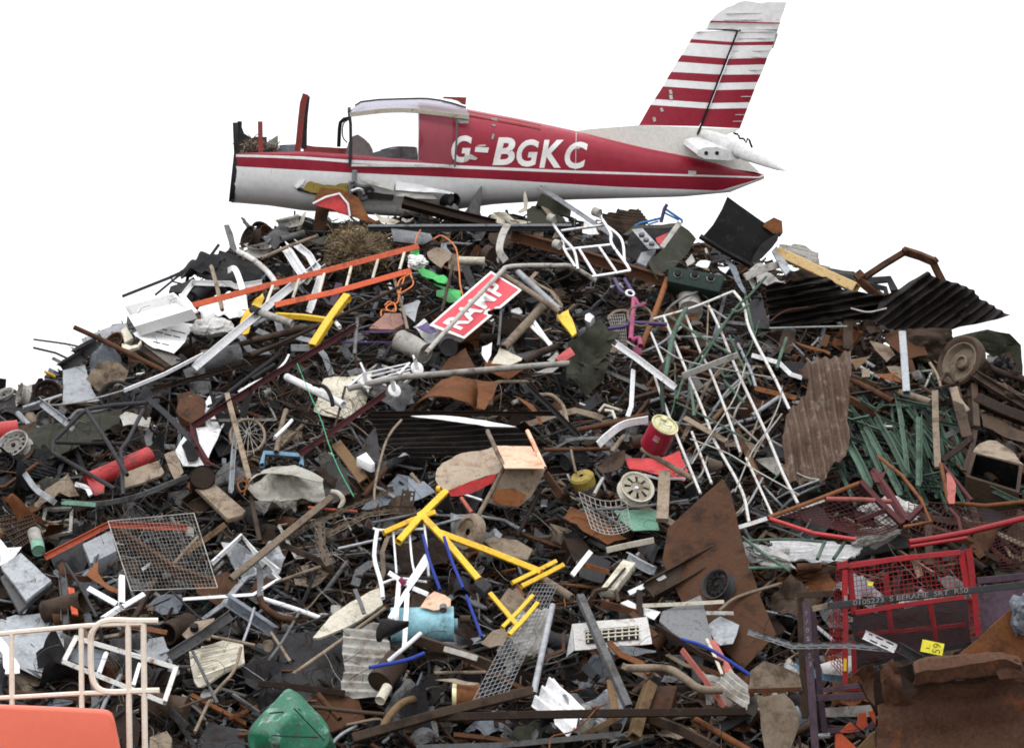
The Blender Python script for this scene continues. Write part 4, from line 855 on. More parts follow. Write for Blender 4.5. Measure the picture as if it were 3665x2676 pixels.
t = T('casement', 'old cream window frame with dividers lying behind the handrail', 'window frame', (950, 950), .3)
for pts in ([(610, 690), (1430, 935)], [(1425, 930), (1330, 1215)], [(1330, 1215), (515, 885)], [(515, 885), (615, 690)]): B('stile', None, [(u, v, .34) for u, v in pts], 40, 'whiterust', 's', p=t, jit=0, roll=0)
for pts in ([(860, 815), (800, 980)], [(1130, 905), (1078, 1080)]): B('divider', None, [(u, v, .35) for u, v in pts], 30, 'white', 's', p=t, jit=0)
S('pane', None, [(640, 740), (860, 805), (800, 960), (560, 870)], 'blgrey', 'h', .27, p=t, cr=.0, jag=0)
S('crumpled_foil', 'crumpled whitish sheet behind the window frame', [(930, 745), (1330, 765), (1382, 842), (1340, 902), (1200, 862), (1000, 800)], 'galv', 'h', .2, cr=.09)
t = T('louvre_vent', 'cream slatted louvre vent lying under the galvanised channel', 'vent', (1780, 880), .2)
S('frame', None, [(1530, 800), (1840, 700), (1965, 740), (1985, 905), (1605, 1090), (1570, 1040)], 'cream', 'h', .16, p=t, cr=.02, th=.02)
for i in range(11): B('slat', None, [(1600 + i * 3, 1010 - i * 24, .24), (1940 - i * 2, 880 - i * 15, .24)], 20, 'cream', 'p', p=t, jit=0, roll=.5)
for pts, w, mm, lb in (([(1715, 680), (2065, 752)], 26, 'tan', 'thin tan rod over the louvre vent top'), ([(1560, 800), (1660, 1010), (1762, 1222)], 26, 'grey', 'grey rod crossing the louvre vent face'), ([(2060, 450), (1970, 722)], 22, 'galv', 'pale rod hanging below the folded sheet strip'), ([(1450, 1262), (1722, 1168)], 24, 'brown', 'brown rod near the lowest handrail post')):
    B('steel_rod', lb, pts, w, mm, off=.4)
B('bent_rod', 'long bent rod curling down past the louvre vent', [(1578, 1455), (1720, 1165), (1890, 965), (1952, 770)], 28, 'tan', off=.36)
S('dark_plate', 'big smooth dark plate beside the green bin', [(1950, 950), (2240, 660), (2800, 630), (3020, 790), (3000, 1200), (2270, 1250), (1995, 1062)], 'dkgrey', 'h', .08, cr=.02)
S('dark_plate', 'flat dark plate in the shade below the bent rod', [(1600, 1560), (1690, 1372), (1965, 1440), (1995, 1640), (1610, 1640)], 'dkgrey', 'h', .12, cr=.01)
X('cardboard_box', 'tan box at the foot of the handrail', [(1210, 1492), (1352, 1440), (1395, 1502), (1380, 1620), (1212, 1620)], .25, 'tan', 'h', .2)
B('notched_bracket', 'grey notched bracket below the white angle frame', [(2060, 80), (2105, 130), (2110, 375)], 52, 'grey', 'f', off=.3)
B('rusty_elbow', 'brown curved pipe elbow below the notched bracket', [(2105, 365), (2145, 445), (2263, 522), (2400, 552)], 54, 'rust', off=.32)
B('white_pipe', 'slim white pipe below the rusty elbow', [(2125, 375, .3), (2590, 530, .25)], 40, 'white', 'o')
B('metal_post', 'dark post standing behind the bent rod', [(1240, 1160), (1330, 1230), (1520, 1420)], 66, 'dkgrey', 'p', off=.25)
# cream handrail and coral housing of the machine parked in front of the heap
HY = 8.0
t = T('handrail', 'cream tubular handrail with looped end standing before the heap', 'handrail', None, loc=Vector((-1.6, HY, -.28)))
def hb(name, pts, w=44):
    mb = MB(); P = [onp(*nat(q), Vector((0, HY, 0)), Vector((0, 1, 0))) for q in pts]
    sweep(mb, smooth_path(P, 8) if len(P) > 2 else P, prof('o', w / KS * HY / F / 2 * 1.02)); return mb.obj(name, 'rail', p=t)
hb('top_rail', [(-900, 780), (0, 660), (300, 630), (640, 598), (900, 583), (1160, 575)], 40); hb('mid_rail', [(-900, 1220), (0, 1178), (640, 1142), (860, 1136)], 38)
hb('looped_rail', [(1280, 553), (1100, 553), (900, 549), (800, 580), (742, 660), (735, 780), (738, 950), (760, 1050), (810, 1110), (900, 1130), (1100, 1122), (1290, 1118)], 48)
for u, v0 in ((98, 660), (662, 610)): hb('post', [(u - 4, v0), (u + 12, 3200)], 42)
for u, v0 in ((1037, 560), (1162, 575)): hb('post', [(u, v0), (u + 32, 3200)], 46)
HP = [onp(*nat(q), Vector((0, HY - .15, 0)), Vector((0, 1, 0))) for q in ((-1500, 1190), (0, 1242), (500, 1262), (850, 1282), (890, 1296), (912, 1325), (925, 1365), (975, 1610), (1250, 3150), (-1500, 3150))]
bm = bmesh.new(); a = [bm.verts.new(x) for x in HP]; b = [bm.verts.new(x + Vector((-.01, .07, 0))) for x in HP]
bm.faces.new(a); bm.faces.new(b[::-1])
for i in range(10): bm.faces.new((a[i], b[i], b[(i + 1) % 10], a[(i + 1) % 10]))
bmesh.ops.recalc_face_normals(bm, faces=bm.faces[:]); bmesh.ops.bevel(bm, geom=bm.edges[:], offset=.012, segments=3, affect='EDGES', profile=.5)
mb = MB(); mb.bm(bm); mb.obj('machine_housing', 'coral', 'smooth coral red steel housing in front of the handrail', 'housing')
at('B')                                                     # summit middle: ladder, sign, nest of hay
t = T('torn_fairing', 'brown rusty panel with red painted flap hanging under the aircraft wing root', 'panel', (720, 180), .3)
yb = PY - .85
S('panel', None, [(495, 180), (560, 52), (720, 62), (868, 130), (950, 290), (1050, 345), (930, 330), (800, 282)], 'rustlt', 'f', y=yb, cr=.04, p=t)
S('red_flap', None, [(498, 182), (600, 130), (712, 98), (790, 190), (797, 282), (640, 225)], 'red', 'f', y=yb - .07, cr=.01, p=t)
B('white_edge', None, [(498, 178, .09), (600, 125, .09), (712, 96, .09), (782, 180, .09), (797, 280, .09)], 16, 'white', 'p', y=yb, p=t, sm=False)
S('rust_post', 'rusty broad upright plate propping the aircraft belly', [(500, 420), (512, 260), (530, 205), (632, 230), (600, 330), (590, 400)], 'rust', 'f', y=yb + .12, th=.05)
B('rusty_girder', 'dark rusty I girder sloping down under the aircraft', [(1225, 165, -.0), (1600, 265, 0), (1975, 355, .0)], 82, 'dkrust', 'I', y=yb, roll=.6, jit=0)
S('rag_heap', 'dirty white rags bunched at the end of the rusty girder', [(1930, 292), (1960, 250), (2060, 240), (2120, 290), (2265, 335), (2140, 345), (1990, 342)], 'cream', 'f', .12, cr=.12, sub=.06)
S('torn_lining', 'small cream torn lining lying on the dry grass clump', [(990, 252), (1060, 285), (1130, 290), (1205, 325), (1150, 345), (1050, 330)], 'cream', 'f', .2, cr=.08, sub=.06)
mb = MB()
for i in range(1500):
    u, v = random.gauss(870, 120), random.gauss(545, 85)
    if v < 360 or abs(u - 870) > 260: continue
    P0 = hp(*nat((u, v)), .12 + .25 * max(0, 1 - ((u - 870) / 240) ** 2 - ((v - 540) / 190) ** 2)); d = Vector([random.uniform(-1, 1) for _ in range(3)]).normalized() * random.uniform(.04, .13)
    sweep(mb, [P0 - d, P0 + Vector((0, 0, .02)), P0 + d], [(.0035, 0), (-.002, .003), (-.002, -.003)], random.choice([0, 0, 0, 1, 2]))
mb.obj('dry_grass', ['hay', 'brown', 'tan'], kind='stuff', label='clump of dry brown grass on the heap top under the aircraft')
V('straw_mound', 'matted brown dirt mound beneath the dry grass above the ladder', (870, 550), 210, 160, 'hay', .2, off=.06, amp=.4)
W_('car_roadwheel', 'pale rim leaning on its edge beside the aircraft nose', (70, 420), 95, 'dkrust', (.5, -.7, .4), off=.12)
W_('car_roadwheel', 'whitish rim on top of the stack below the aircraft nose', (300, 330), 105, 'pale', (-.2, -.2, .95), off=.2)
W_('car_roadwheel', 'black rim in the middle of the stack below the aircraft nose', (260, 430), 115, 'black', (-.15, -.3, .93), off=.12)
W_('car_roadwheel', 'light rim at the foot of the stack below the aircraft nose', (60, 520), 115, 'pale', (-.2, -.35, .9), off=.1)
S('pale_tongue', 'cream strip standing between rim stack and rusty upright plate', [(360, 390), (400, 280), (430, 240), (445, 245), (420, 320), (385, 395)], 'cream', 'f', .12)
CY('pipe_stub', 'short grey pipe lying on the rim stack', (240, 470), (425, 415), 26, 'grey', .3, hollow=True)
B('long_pole', 'thin grey pole sloping up across the rim stack', [(80, 620), (520, 445)], 28, 'tan', off=.36)
t = T('aluminium_beam', 'long dark steel beam with pale top lying level below the aircraft', 'beam', (1600, 380), .4)
B('web', None, [(945, 378, .32), (2595, 372, .32)], 62, 'dkgrey', 's', p=t, jit=0, roll=0)
B('top_flange', None, [(945, 357, .37), (2595, 352, .37)], 18, 'galv', 's', p=t, jit=0, roll=0)
X('grey_tray', 'grey metal tray with red marks hanging below the long beam', [(1128, 375), (1450, 420), (1472, 470), (1385, 512), (1150, 485)], .12, 'galv', 'f', .2)
t = T('ladder', 'orange sided ladder with cream rungs lying across the heap', 'ladder', (600, 800), .35)
for pts, w in (([(-480, 1005, .34), (-20, 882, .42), (670, 705, .44), (1352, 525, .44)], 48), ([(190, 1000, .42), (670, 895, .44), (1290, 722, .44)], 46)): B('rail', None, pts, w, 'orange', 'p', p=t, jit=0, roll=.2)
for a, b in (((1242, 560), (1200, 715)), ((1030, 612), (980, 788)), ((812, 672), (768, 850)), ((592, 735), (548, 905)), ((385, 790), (335, 945)), ((172, 845), (120, 985))): B('rung', None, [(*a, .42), (*b, .42)], 24, 'cream', 'o', p=t, jit=0)
t = T('leg_bracket', 'pair of bent white metal legs poking through the ladder', 'bracket', (400, 650), .3)
B('leg', None, [(270, 520, .32), (370, 680, .34), (455, 800, .34)], 64, 'white', 'C', p=t, sm=False); B('leg', None, [(345, 498, .3), (470, 600, .36), (530, 715, .34), (560, 780, .3), (470, 1045, .22)], 54, 'white', 'C', p=t, sm=False)
t = T('green_slide', 'green plastic shell torn in two beside the ladder end', 'plastic shell', (1480, 780), .3)
S('shell', None, [(1285, 570), (1350, 548), (1368, 690), (1500, 762), (1600, 850), (1560, 880), (1380, 780), (1300, 700)], 'green', 'h', .34, cr=.08, p=t); S('shell', None, [(1340, 750), (1480, 850), (1700, 910), (1692, 985), (1540, 900), (1390, 790)], 'green', 'h', .28, cr=.06, p=t)
S('dark_green_sheet', 'dark green crumpled sheet above the sign corner', [(1500, 900), (1690, 905), (1720, 960), (1600, 985), (1500, 950)], 'green', 'h', .2, cr=.06)
V('white_fitting', 'small whitish plastic fitting at the ladder end', (1340, 650), 70, 60, 'white', .06, off=.5, amp=.5)
t = T('yellow_bracket', 'yellow tubular bracket with rounded end under the ladder', 'bracket', (500, 1100), .4)
B('arm', None, [(200, 1082, .36), (420, 1095, .4), (622, 1122, .42)], 42, 'yellow', 's', p=t, jit=0); B('arm', None, [(490, 1340, .42), (625, 1130, .45), (770, 932, .45)], 62, 'yellow', 's', p=t, jit=0)
CY('end_roller', None, (758, 935), (790, 955), 28, 'yellow', .45, p=t)
t = T('white_sockets', 'grey and white plastic pipe ends beneath the ladder', 'pipe', (100, 1060), .4)
CY('socket', None, (5, 1030), (60, 1055), 34, 'dkgrey', .46, p=t, hollow=True); CY('barrel', None, (60, 1055), (330, 1150), 30, 'pale', .44, p=t, hollow=True)
S('steel_triangle', 'pale grey bent triangle above the pinkish tile', [(1192, 1040), (1345, 955), (1368, 970), (1322, 1142)], 'galv', 'h', .3)
S('pink_tile', 'dusty pink slab below the orange cord tangle', [(955, 1205), (1080, 1060), (1212, 1058), (1235, 1130), (1150, 1205)], 'pinkt', 'h', .2, th=.03)
S('torn_board', 'torn brownish board beside the green plastic shell', [(1430, 580), (1520, 535), (1632, 600), (1580, 665), (1530, 702), (1440, 640)], 'tan', 'h', .34, cr=.05, jag=.02)
mb = MB()
for pts in ([(1325, 505), (1342, 440), (1370, 392)], [(1475, 465), (1545, 440), (1650, 530), (1680, 700), (1690, 830), (1712, 925)], [(1300, 740), (1200, 800), (1190, 900), (1250, 880), (1310, 830), (1290, 750)], [(1240, 770), (1200, 900), (1180, 980), (1110, 1000)], [(1080, 1000), (1120, 970), (1170, 1010), (1130, 1050), (1090, 1020), (1150, 980), (1165, 1050), (1060, 1040), (1050, 1090)]): barmesh(mb, pts, 12, 'o', .46)
mb.obj('orange_twine', 'orcord', 'thin orange cord trailing and knotted around the ladder end', 'cord')
# the sign
SG = [(1440, 1165), (1940, 728), (2192, 880), (1722, 1275)]
n = nvec((0, -.72, .69)); P_, q_ = plane_for(SG, n, .34); A_ = [onp(*x, P_, n) for x in q_]
t = T('ramp_sign', 'torn red sign with white border reading RAMP, lying askew', 'sign', (1800, 1000), .34)
def sg(u, v, lift=0.0): return A_[0].lerp(A_[1], u).lerp(A_[3].lerp(A_[2], u), v) + n * lift
def sheet_q(name, us, m, lift, th, cr=0.0):
    mb = MB(); mb.bm(sheet_bm([sg(u, v, lift) for u, v in us], n, th, cr, .08)); return mb.obj(name, m, p=t)
sheet_q('backing', [(0, 0), (.5, 0), (1, 0), (1, 1), (.62, 1), (.57, .88), (.5, .82), (.46, .9), (.48, 1), (0, 1)], 'signwhite', .006, .01)
sheet_q('red_field', [(.035, .07), (.97, .07), (.97, .93), (.64, .93), (.6, .84), (.5, .74), (.43, .82), (.44, .93), (.035, .93)], 'signred', .014, .005)
TX('lettering', 'RAMP', lambda u, v: sg(.08 + .80 * u, .76 - .52 * v, .021), 'letter', t, bold=.03, spacing=1.12)
sheet_q('torn_flap', [(.47, .98), (.51, .84), (.60, .9), (.63, .97)], 'signred', .05, .005, .02)
S('paper_scraps', 'white and violet printed wrapping bunched under the sign corner', [(1310, 1180), (1400, 1150), (1440, 1190), (1560, 1240), (1720, 1290), (1600, 1310), (1440, 1300), (1380, 1240)], 'whitecl', 'h', .26, cr=.09, sub=.06)
S('violet_wrap', 'dark violet wrapping crumpled beside the sign corner', [(1330, 1200), (1420, 1170), (1500, 1230), (1460, 1270), (1390, 1250)], 'violet', 'h', .32, cr=.07, sub=.06)
t0 = B('bent_pipe', 'long grey tube bent over the sign like a hoop', [(1412, 1390, .5), (1700, 1070, .56), (2010, 745, .58), (2075, 692, .56), (2250, 680, .55), (2470, 680, .5), (2600, 690, .45), (2790, 800, .35)], 40, 'pale', off=.5)
B('dark_rod', 'thin dark rod crossing behind the yellow bracket', [(0, 1412, .34), (690, 1100, .46), (1335, 788, .46)], 30, 'dkrust', jit=0)
B('brown_pipe', 'brown pipe parallel to and below the yellow bracket', [(0, 1290), (400, 1185)], 52, 'brown', off=.3)
B('brown_pipe', 'second dull brown pipe resting lower than its twin', [(-20, 1400), (350, 1280)], 40, 'brown', off=.26)
t = T('maroon_beam', 'long maroon steel beam with a bent leg crossing the wire tangle', 'beam', (300, 1500), .4)
B('beam', None, [(-510, 1998, .4), (180, 1562, .44), (862, 1168, .42)], 44, 'maroon', 'L', p=t, jit=0); B('leg', None, [(-505, 1990, .4), (-490, 2080, .38), (-360, 2300, .3)], 60, 'maroon', 'L', p=t, jit=0)
CY('steel_drum', 'dirty pale drum below the pinkish slab', (1200, 1285), (1415, 1385), 92, 'pale', .24, cr=.08)
CY('paint_drum', 'dark small drum under the sign edge', (1600, 1340), (1570, 1300), 72, 'dkgrey', .36, .2)
B('hanging_strip', 'limp grey brown strip dangling from the long beam', [(2075, 345, .45), (2030, 440, .48), (2010, 560, .46), (2060, 645, .4)], 58, 'pale', 'f', sm=True)
for pts, lb in (([(725, 1302), (1140, 1302)], 'dark blue flat bar below the grey drum rim'), ([(878, 1215), (1142, 1215)], 'upper of two dark blue flat bars')): B('blue_bar', lb, pts, 15, 'violet', 'p', off=.36)
S('rusty_wedge', 'brown rusty triangular plate above the split rusty pipe', [(1490, 1560), (1600, 1450), (1732, 1355), (1775, 1440), (1815, 1512), (1650, 1540)], 'rust', 'h', .26)
S('cream_hatch', 'cream folded hatch lid beside the rusty wedge', [(1945, 1470), (2010, 1335), (2060, 1350), (2212, 1442), (2100, 1478)], 'cream', 'h', .34, cr=.03)
S('white_scraps', 'white torn plastic scraps under the sign end', [(1870, 1345), (1950, 1325), (1945, 1400), (1905, 1440), (1860, 1400)], 'white', 'h', .3, cr=.06)
for pts, w, m, lb in (([(1630, 680), (1540, 1060)], 26, 'brown', 'brown stake over the green shell'), ([(2020, 850), (2000, 1330)], 22, 'grey', 'grey rod standing before the sign letters'), ([(1150, 760), (1220, 1010), (1265, 1200)], 26, 'tan', 'tan lath leaning beside the orange cord'), ([(860, 1100), (835, 1400)], 30, 'grey', 'grey short rod below the yellow bracket'), ([(710, 830), (650, 1010)], 60, 'purple', 'purple strip seen through the ladder'), ([(650, 1100), (715, 1180)], 36, 'white', 'short white pipe stub by the yellow bracket'), ([(320, 1345), (480, 1345)], 54, 'galv', 'short level grey plate below the yellow bracket')):
    B('scrap_rod', lb, pts, w, m, 'p' if m in ('purple', 'galv') else 'o', off=.4 if m != 'purple' else .2)
CY('axle_drum', 'brown round drum end above the bent pipe', (1950, 600), (1900, 580), 72, 'brown', .2)
CY('muffler', 'cream muffler tube right of the torn board', (1680, 640), (1890, 645), 34, 'cream', .2)
S('black_bracket', 'dark square plate with holes above the sign', [(1700, 690), (1760, 680), (1830, 850), (1770, 880)], 'dkgrey', 'h', .24)
at('F')
S('tiled_board', 'pale tiled board with torn corner behind the castor rack', [(590, 130), (980, 88), (960, 220), (870, 440), (620, 442), (500, 400)], 'cream', 'h', .14, cr=.05)
t = T('castor_rack', 'white wire rack on castor wheels lying upside down', 'rack', (1100, 120), .4)
for i in range(4): B('shelf_wire', None, [(905, 85 + i * 38, .42), (1285, -2 + i * 26, .42)], 14, 'chrome', p=t, jit=0)
for pts in ([(885, 0, .45), (925, 90, .45)], [(1310, -60, .45), (1345, 30, .45)], [(1150, 110, .45), (1165, 190, .45)], [(780, 190, .42), (910, 85, .42)], [(1280, 0, .42), (1190, 90, .42)]): B('post', None, pts, 22, 'chrome', p=t, jit=0)
for u, v in ((930, 155), (1342, 42), (1158, 220)):
    cw = T('castor', None, None, (u, v)); cw.parent = t; P = hp(u / KS + OX, v / KS + OY, .52); cw.location = P - WP[t.name]; WP[cw.name] = P; del cw['category']
    mb = MB(); lathe(mb, P, nvec((.5, -.8, .3)), [(.001, .02), (.04, .02), (.06, .012), (.066, 0), (.06, -.012), (.04, -.02), (.001, -.02)], 20); mb.obj('tyre', 'white', p=cw)
    mb = MB(); sweep(mb, [P + Vector((0, -.03, 0)), P + Vector((-.02, -.04, .09))], prof('p', .018)); mb.obj('fork', 'chrome', p=cw)
B('white_pipe', 'fat white pipe poking out of the wire tangle', [(285, 110, .3), (510, 220, .36), (745, 335, .4)], 62, 'white', jit=0)
B('black_hose', 'black hose bent over the fat white pipe', [(500, 170, .46), (590, 190, .48), (640, 260, .46), (660, 345, .4)], 34, 'black', off=.4)
B('green_twine', 'thin green cord hanging down over the wire tangle', [(370, 0), (465, 230), (560, 450), (640, 690), (720, 880), (830, 1080)], 7, 'greencord', off=.5)
B('maroon_bar', 'maroon angle bar sloping down to the pale blue frame', [(400, 730, .4), (700, 520, .42), (1095, 238, .4)], 46, 'maroon', 'L', jit=0)
B('long_pole', 'long grey brown pole stretching level below the sign', [(780, 205, .5), (1180, 120, .52), (1640, 75, .5), (2270, 22, .44), (2570, 0, .4)], 50, 'pale', jit=0, sm=True)
t = T('split_pipe', 'large rusty pipe split open into an arch', 'pipe', (1600, 250), .3)
mb = MB(); A = [(1215, 275), (1395, 180), (1690, 70), (1830, 120)]; P0 = hp(*nat((1560, 420)), .12); bm = bmesh.new(); R = []
for i in range(13):
    a = pi * (.02 + .96 * i / 12); rr = 245 - 12 * cos(a * 3)
    f = hp(*nat((1545 - rr * cos(a) * 1.04, 395 - rr * .52 * sin(a))), .14 + .26 * sin(a)); k = hp(*nat((1690 - rr * cos(a) * .8, 210 - rr * .42 * sin(a))), .1 + .2 * sin(a))
    R.append([bm.verts.new(f.lerp(k, j / 5) + Vector([random.uniform(-.008, .008) for _ in range(3)])) for j in range(6)])
for i in range(12):
    for j in range(5): bm.faces.new((R[i][j], R[i + 1][j], R[i + 1][j + 1], R[i][j + 1]))
bmesh.ops.recalc_face_normals(bm, faces=bm.faces[:]); bmesh.ops.solidify(bm, geom=bm.faces[:], thickness=.012); mb.bm(bm); mb.obj('arch', 'rustlt', p=t)
S('torn_edge', None, [(1815, 130), (2005, 160), (1960, 270), (1890, 382), (1820, 372), (1835, 240)], 'rustlt', 'h', .3, p=t, curl=.3, cr=.02)
t = T('corrugated_sheet', 'black corrugated roofing sheet below the split rusty pipe', 'roofing sheet', (1500, 640), .2)
S('sheet', None, [(968, 432), (1300, 428), (1800, 480), (2200, 560), (2400, 660), (2050, 665), (1640, 765), (1260, 832), (1100, 832), (1020, 600)], 'corr', (0, -.75, .66), .14, wave=(1.62, 56, .032), p=t)
B('ridge_angle', None, [(965, 408, .4), (1500, 402, .4), (2500, 408, .36)], 34, 'dkrust', 'L', p=t, jit=0)
S('white_sliver', 'white pointed sliver lying on the black corrugated sheet', [(1290, 425), (1560, 418), (1890, 460), (2145, 515), (1900, 508), (1600, 465)], 'white', 'h', .4, cr=.01)
BS('blue_stand', 'small pale blue steel frame above the crushed grey drum', [([(85, 825), (102, 728), (412, 750), (402, 832)], 38)], 'stblue', 's', off=.34, sm=False)
t = T('crushed_drum', 'crushed beige sheet metal drum beside the curved white pipe', 'drum', (250, 1000), .3)
bt = mat('beige_tin', (.36, .345, .295), (.22, .20, .155), .42, rough=.42, metal=.15)
S('wall', None, [(-75, 1030), (-20, 955), (120, 870), (350, 900), (575, 955), (605, 1165), (330, 1132), (70, 1088)], bt, (.05, -.8, .6), .3, cr=.11, sub=.05, freq=3.2, p=t); S('top', None, [(-20, 955), (120, 838), (350, 850), (578, 905), (572, 958), (330, 915), (120, 880)], bt, 'u', .5, cr=.04, p=t, curl=-.1)
B('rusty_wire', 'knot of rusty wire at the crushed drum end', [(-120, 950), (-60, 910), (-20, 980), (-80, 1040), (-110, 970), (-40, 960), (-60, 1070)], 14, 'rustlt', off=.5)
S('rubber_mat', 'dark limp rubber mat slumped beside the crushed drum', [(540, 700), (600, 688), (700, 800), (790, 980), (822, 1100), (700, 1140), (600, 1160), (585, 1000)], 'rubber', 'h', .2, cr=.09)
B('timber', 'orange brown timber leaning by the dark rubber mat', [(700, 670), (800, 800), (925, 975)], 90, 'wood', 's', off=.24)
S('bluish_sheet', 'large dull blue grey sheet above the perforated strips', [(890, 1190), (1060, 1010), (1185, 895), (1285, 910), (1250, 1050), (1195, 1142), (950, 1205)], 'blgrey', 'h', .14)
S('bluish_sheet', 'smaller dull blue grey sheet behind the yellow trestle top', [(1270, 930), (1400, 960), (1495, 1055), (1400, 1090), (1280, 1120)], 'blgrey', 'h', .14)
S('grey_square', 'dark grey plate standing against the corrugated sheet', [(850, 740), (920, 640), (1005, 515), (1035, 690), (1050, 800), (960, 780)], 'dkgrey', 'h', .3, cr=.01)
X('white_case', 'small white plastic case on the dark grey plate', [(850, 760), (930, 715), (1000, 805), (970, 815)], .08, 'white', 'u', .38)
PS('perforated_strip', 'thin rust brown slotted strip running up to the bluish sheet', [(190, 1455), (450, 1320), (700, 1200), (1150, 1015)], 50, 'tan', .4)
PS('perforated_strip', 'tan slotted strip bowed behind the first one', [(600, 1385), (770, 1300), (930, 1215), (1150, 1185), (1330, 1190)], 62, 'tan', .34)
PS('perforated_strip', 'tan slotted strip kinked downward', [(552, 1280), (560, 1480), (640, 1625)], 84, 'tan', .42)
PS('perforated_strip', 'broad brown slotted strip standing on the bluish sheet', [(1275, 1030), (1248, 1215)], 108, 'brown', .36)
B('square_rail', 'rusty bar below the slotted strips', [(240, 1460), (530, 1590), (680, 1670)], 46, 'brown', 's', off=.36)
B('springy_rod', 'brown springy rod rising in front of the corrugated sheet', [(1215, 458, .5), (1130, 560, .5), (1068, 700, .5), (1000, 1000, .44), (1000, 1175, .4)], 20, 'tan')
B('branch', 'bent rusty branch like rod beside the springy one', [(1090, 850), (1010, 950), (905, 1085)], 44, 'rust', off=.36)
B('white_elbow', 'cream curved pipe elbow beside the crushed drum', [(652, 1038, .46), (705, 1052, .48), (742, 1105, .46), (715, 1175, .4)], 40, 'cream')
for pts, w, m, lb in (([(1480, 1312), (1765, 1238)], 24, 'galv', 'pale rod beside the wheelbarrow leg'), ([(980, 1290), (1300, 1225), (1480, 1180)], 22, 'grey', 'grey rod behind the yellow trestle'), ([(1730, 1065), (1870, 1110)], 24, 'chrome', 'shiny short rod under the wheelbarrow'), ([(760, 190), (640, 640)], 20, 'brown', 'brown rod hanging from the castor rack'), ([(280, 380), (200, 720)], 42, 'tan', 'tan stake in the wire tangle'), ([(700, 1500), (1050, 1420)], 24, 'galv', 'pale rod under the slotted strips'), ([(190, 600), (340, 450)], 30, 'white', 'white rod in the wire tangle'), ([(460, 1165), (860, 1200)], 22, 'orange', 'orange rod above the slotted strips'), ([(290, 420), (420, 480), (640, 520)], 22, 'black', 'black bent rod in the wire tangle')):
    B('scrap_rod', lb, pts, w, m, off=.36)
# wheelbarrow on its nose
t = T('wheelbarrow', 'upturned wheelbarrow with orange and cream tray crusted with cement', 'wheelbarrow', (1900, 1000), .3)
S('tray_front', None, [(1975, 668), (2265, 668), (2372, 848), (2050, 845)], 'barrow', 'u', .5, p=t, th=.008, cr=.01, jag=0)
S('tray_side', None, [(2050, 845), (2385, 848), (2335, 960), (2265, 1080), (2160, 1165), (2010, 1160), (1900, 1120), (1975, 980)], 'barrowin', 'f', .34, p=t, th=.008, cr=.02, jag=0)
S('tray_inside', None, [(1488, 960), (1510, 850), (1545, 790), (1700, 712), (1990, 668), (2050, 845), (1985, 895), (1780, 960), (1600, 1035), (1520, 1000)], 'barrowin', 'h', .36, p=t, cr=.06)
S('red_edge', None, [(1585, 1030), (1780, 955), (1985, 888), (1962, 965), (1780, 1050), (1610, 1080)], 'red', 'f', .4, p=t, cr=.01)
B('handle', None, [(1912, 548, .66), (1990, 720, .68), (2048, 838, .66), (1960, 1010, .5), (1805, 1290, .4)], 36, 'tan', p=t, sm=False); B('handle', None, [(2235, 548, .6), (2280, 640, .62), (2375, 848, .6)], 34, 'barrow', p=t, sm=False)
B('leg', None, [(2345, 1010, .4), (2210, 1290, .3), (2150, 1400, .25)], 36, 'dkrust', p=t); S('rust_hollow', None, [(1925, 1080), (2000, 1020), (2120, 1010), (2230, 1070), (2180, 1150), (2020, 1150)], 'rustlt', 'f', .4, p=t)
mb = MB(); P = hp(*nat((1775, 1370)), .38); nn = nvec((-.78, -.6, .2)); lathe(mb, P, nn, [(.03, .03), (.10, .03), (.115, .05), (.15, .045), (.165, 0), (.15, -.045), (.115, -.05), (.10, -.03), (.03, -.03)], 28); mb.obj('wheel', 'tan', p=t)
B('tan_stub', 'salmon stub of pipe beside the wheelbarrow wheel', [(1700, 1090), (1785, 1210)], 34, 'salmon', off=.4)
# yellow trestle
t = T('yellow_trestle', 'bright yellow folding steel trestle lying across the heap', 'trestle', (1500, 1300), .5)
for pts, w in (([(1190, 1445), (1380, 1230), (1572, 1040)], 62), ([(1070, 1370), (1300, 1270), (1485, 1205)], 46), ([(1365, 1218), (1560, 1420), (1845, 1755)], 58), ([(1520, 1370), (1900, 1510), (2350, 1690)], 56),
               ([(2110, 1778), (2290, 1692), (2467, 1602)], 38), ([(2186, 1806), (2360, 1720), (2526, 1632)], 42), ([(1935, 1865), (2045, 1995), (2150, 2120)], 42), ([(2030, 2138), (2160, 2010), (2277, 1880)], 36), ([(2086, 2198), (2210, 2070), (2317, 1940)], 40)):
    B('bar', None, [(u, v, .54) for u, v in pts], w * .86, 'yellow', 's', p=t, jit=0, roll=.25)
X('joint_block', None, [(1800, 1775), (1860, 1715), (1950, 1790), (1890, 1850)], .08, 'dkgrey', 'h', .56, p=t)
CY('end_cap', None, (1500, 1015), (1530, 1020), 26, 'yellow', .56, p=t)
X('ribbed_mat', 'brown ribbed mat with rounded corners under the yellow trestle', [(1870, 1432), (1960, 1400), (2150, 1425), (2280, 1500), (2235, 1585), (2040, 1570)], .03, 'tan', 'h', .3)
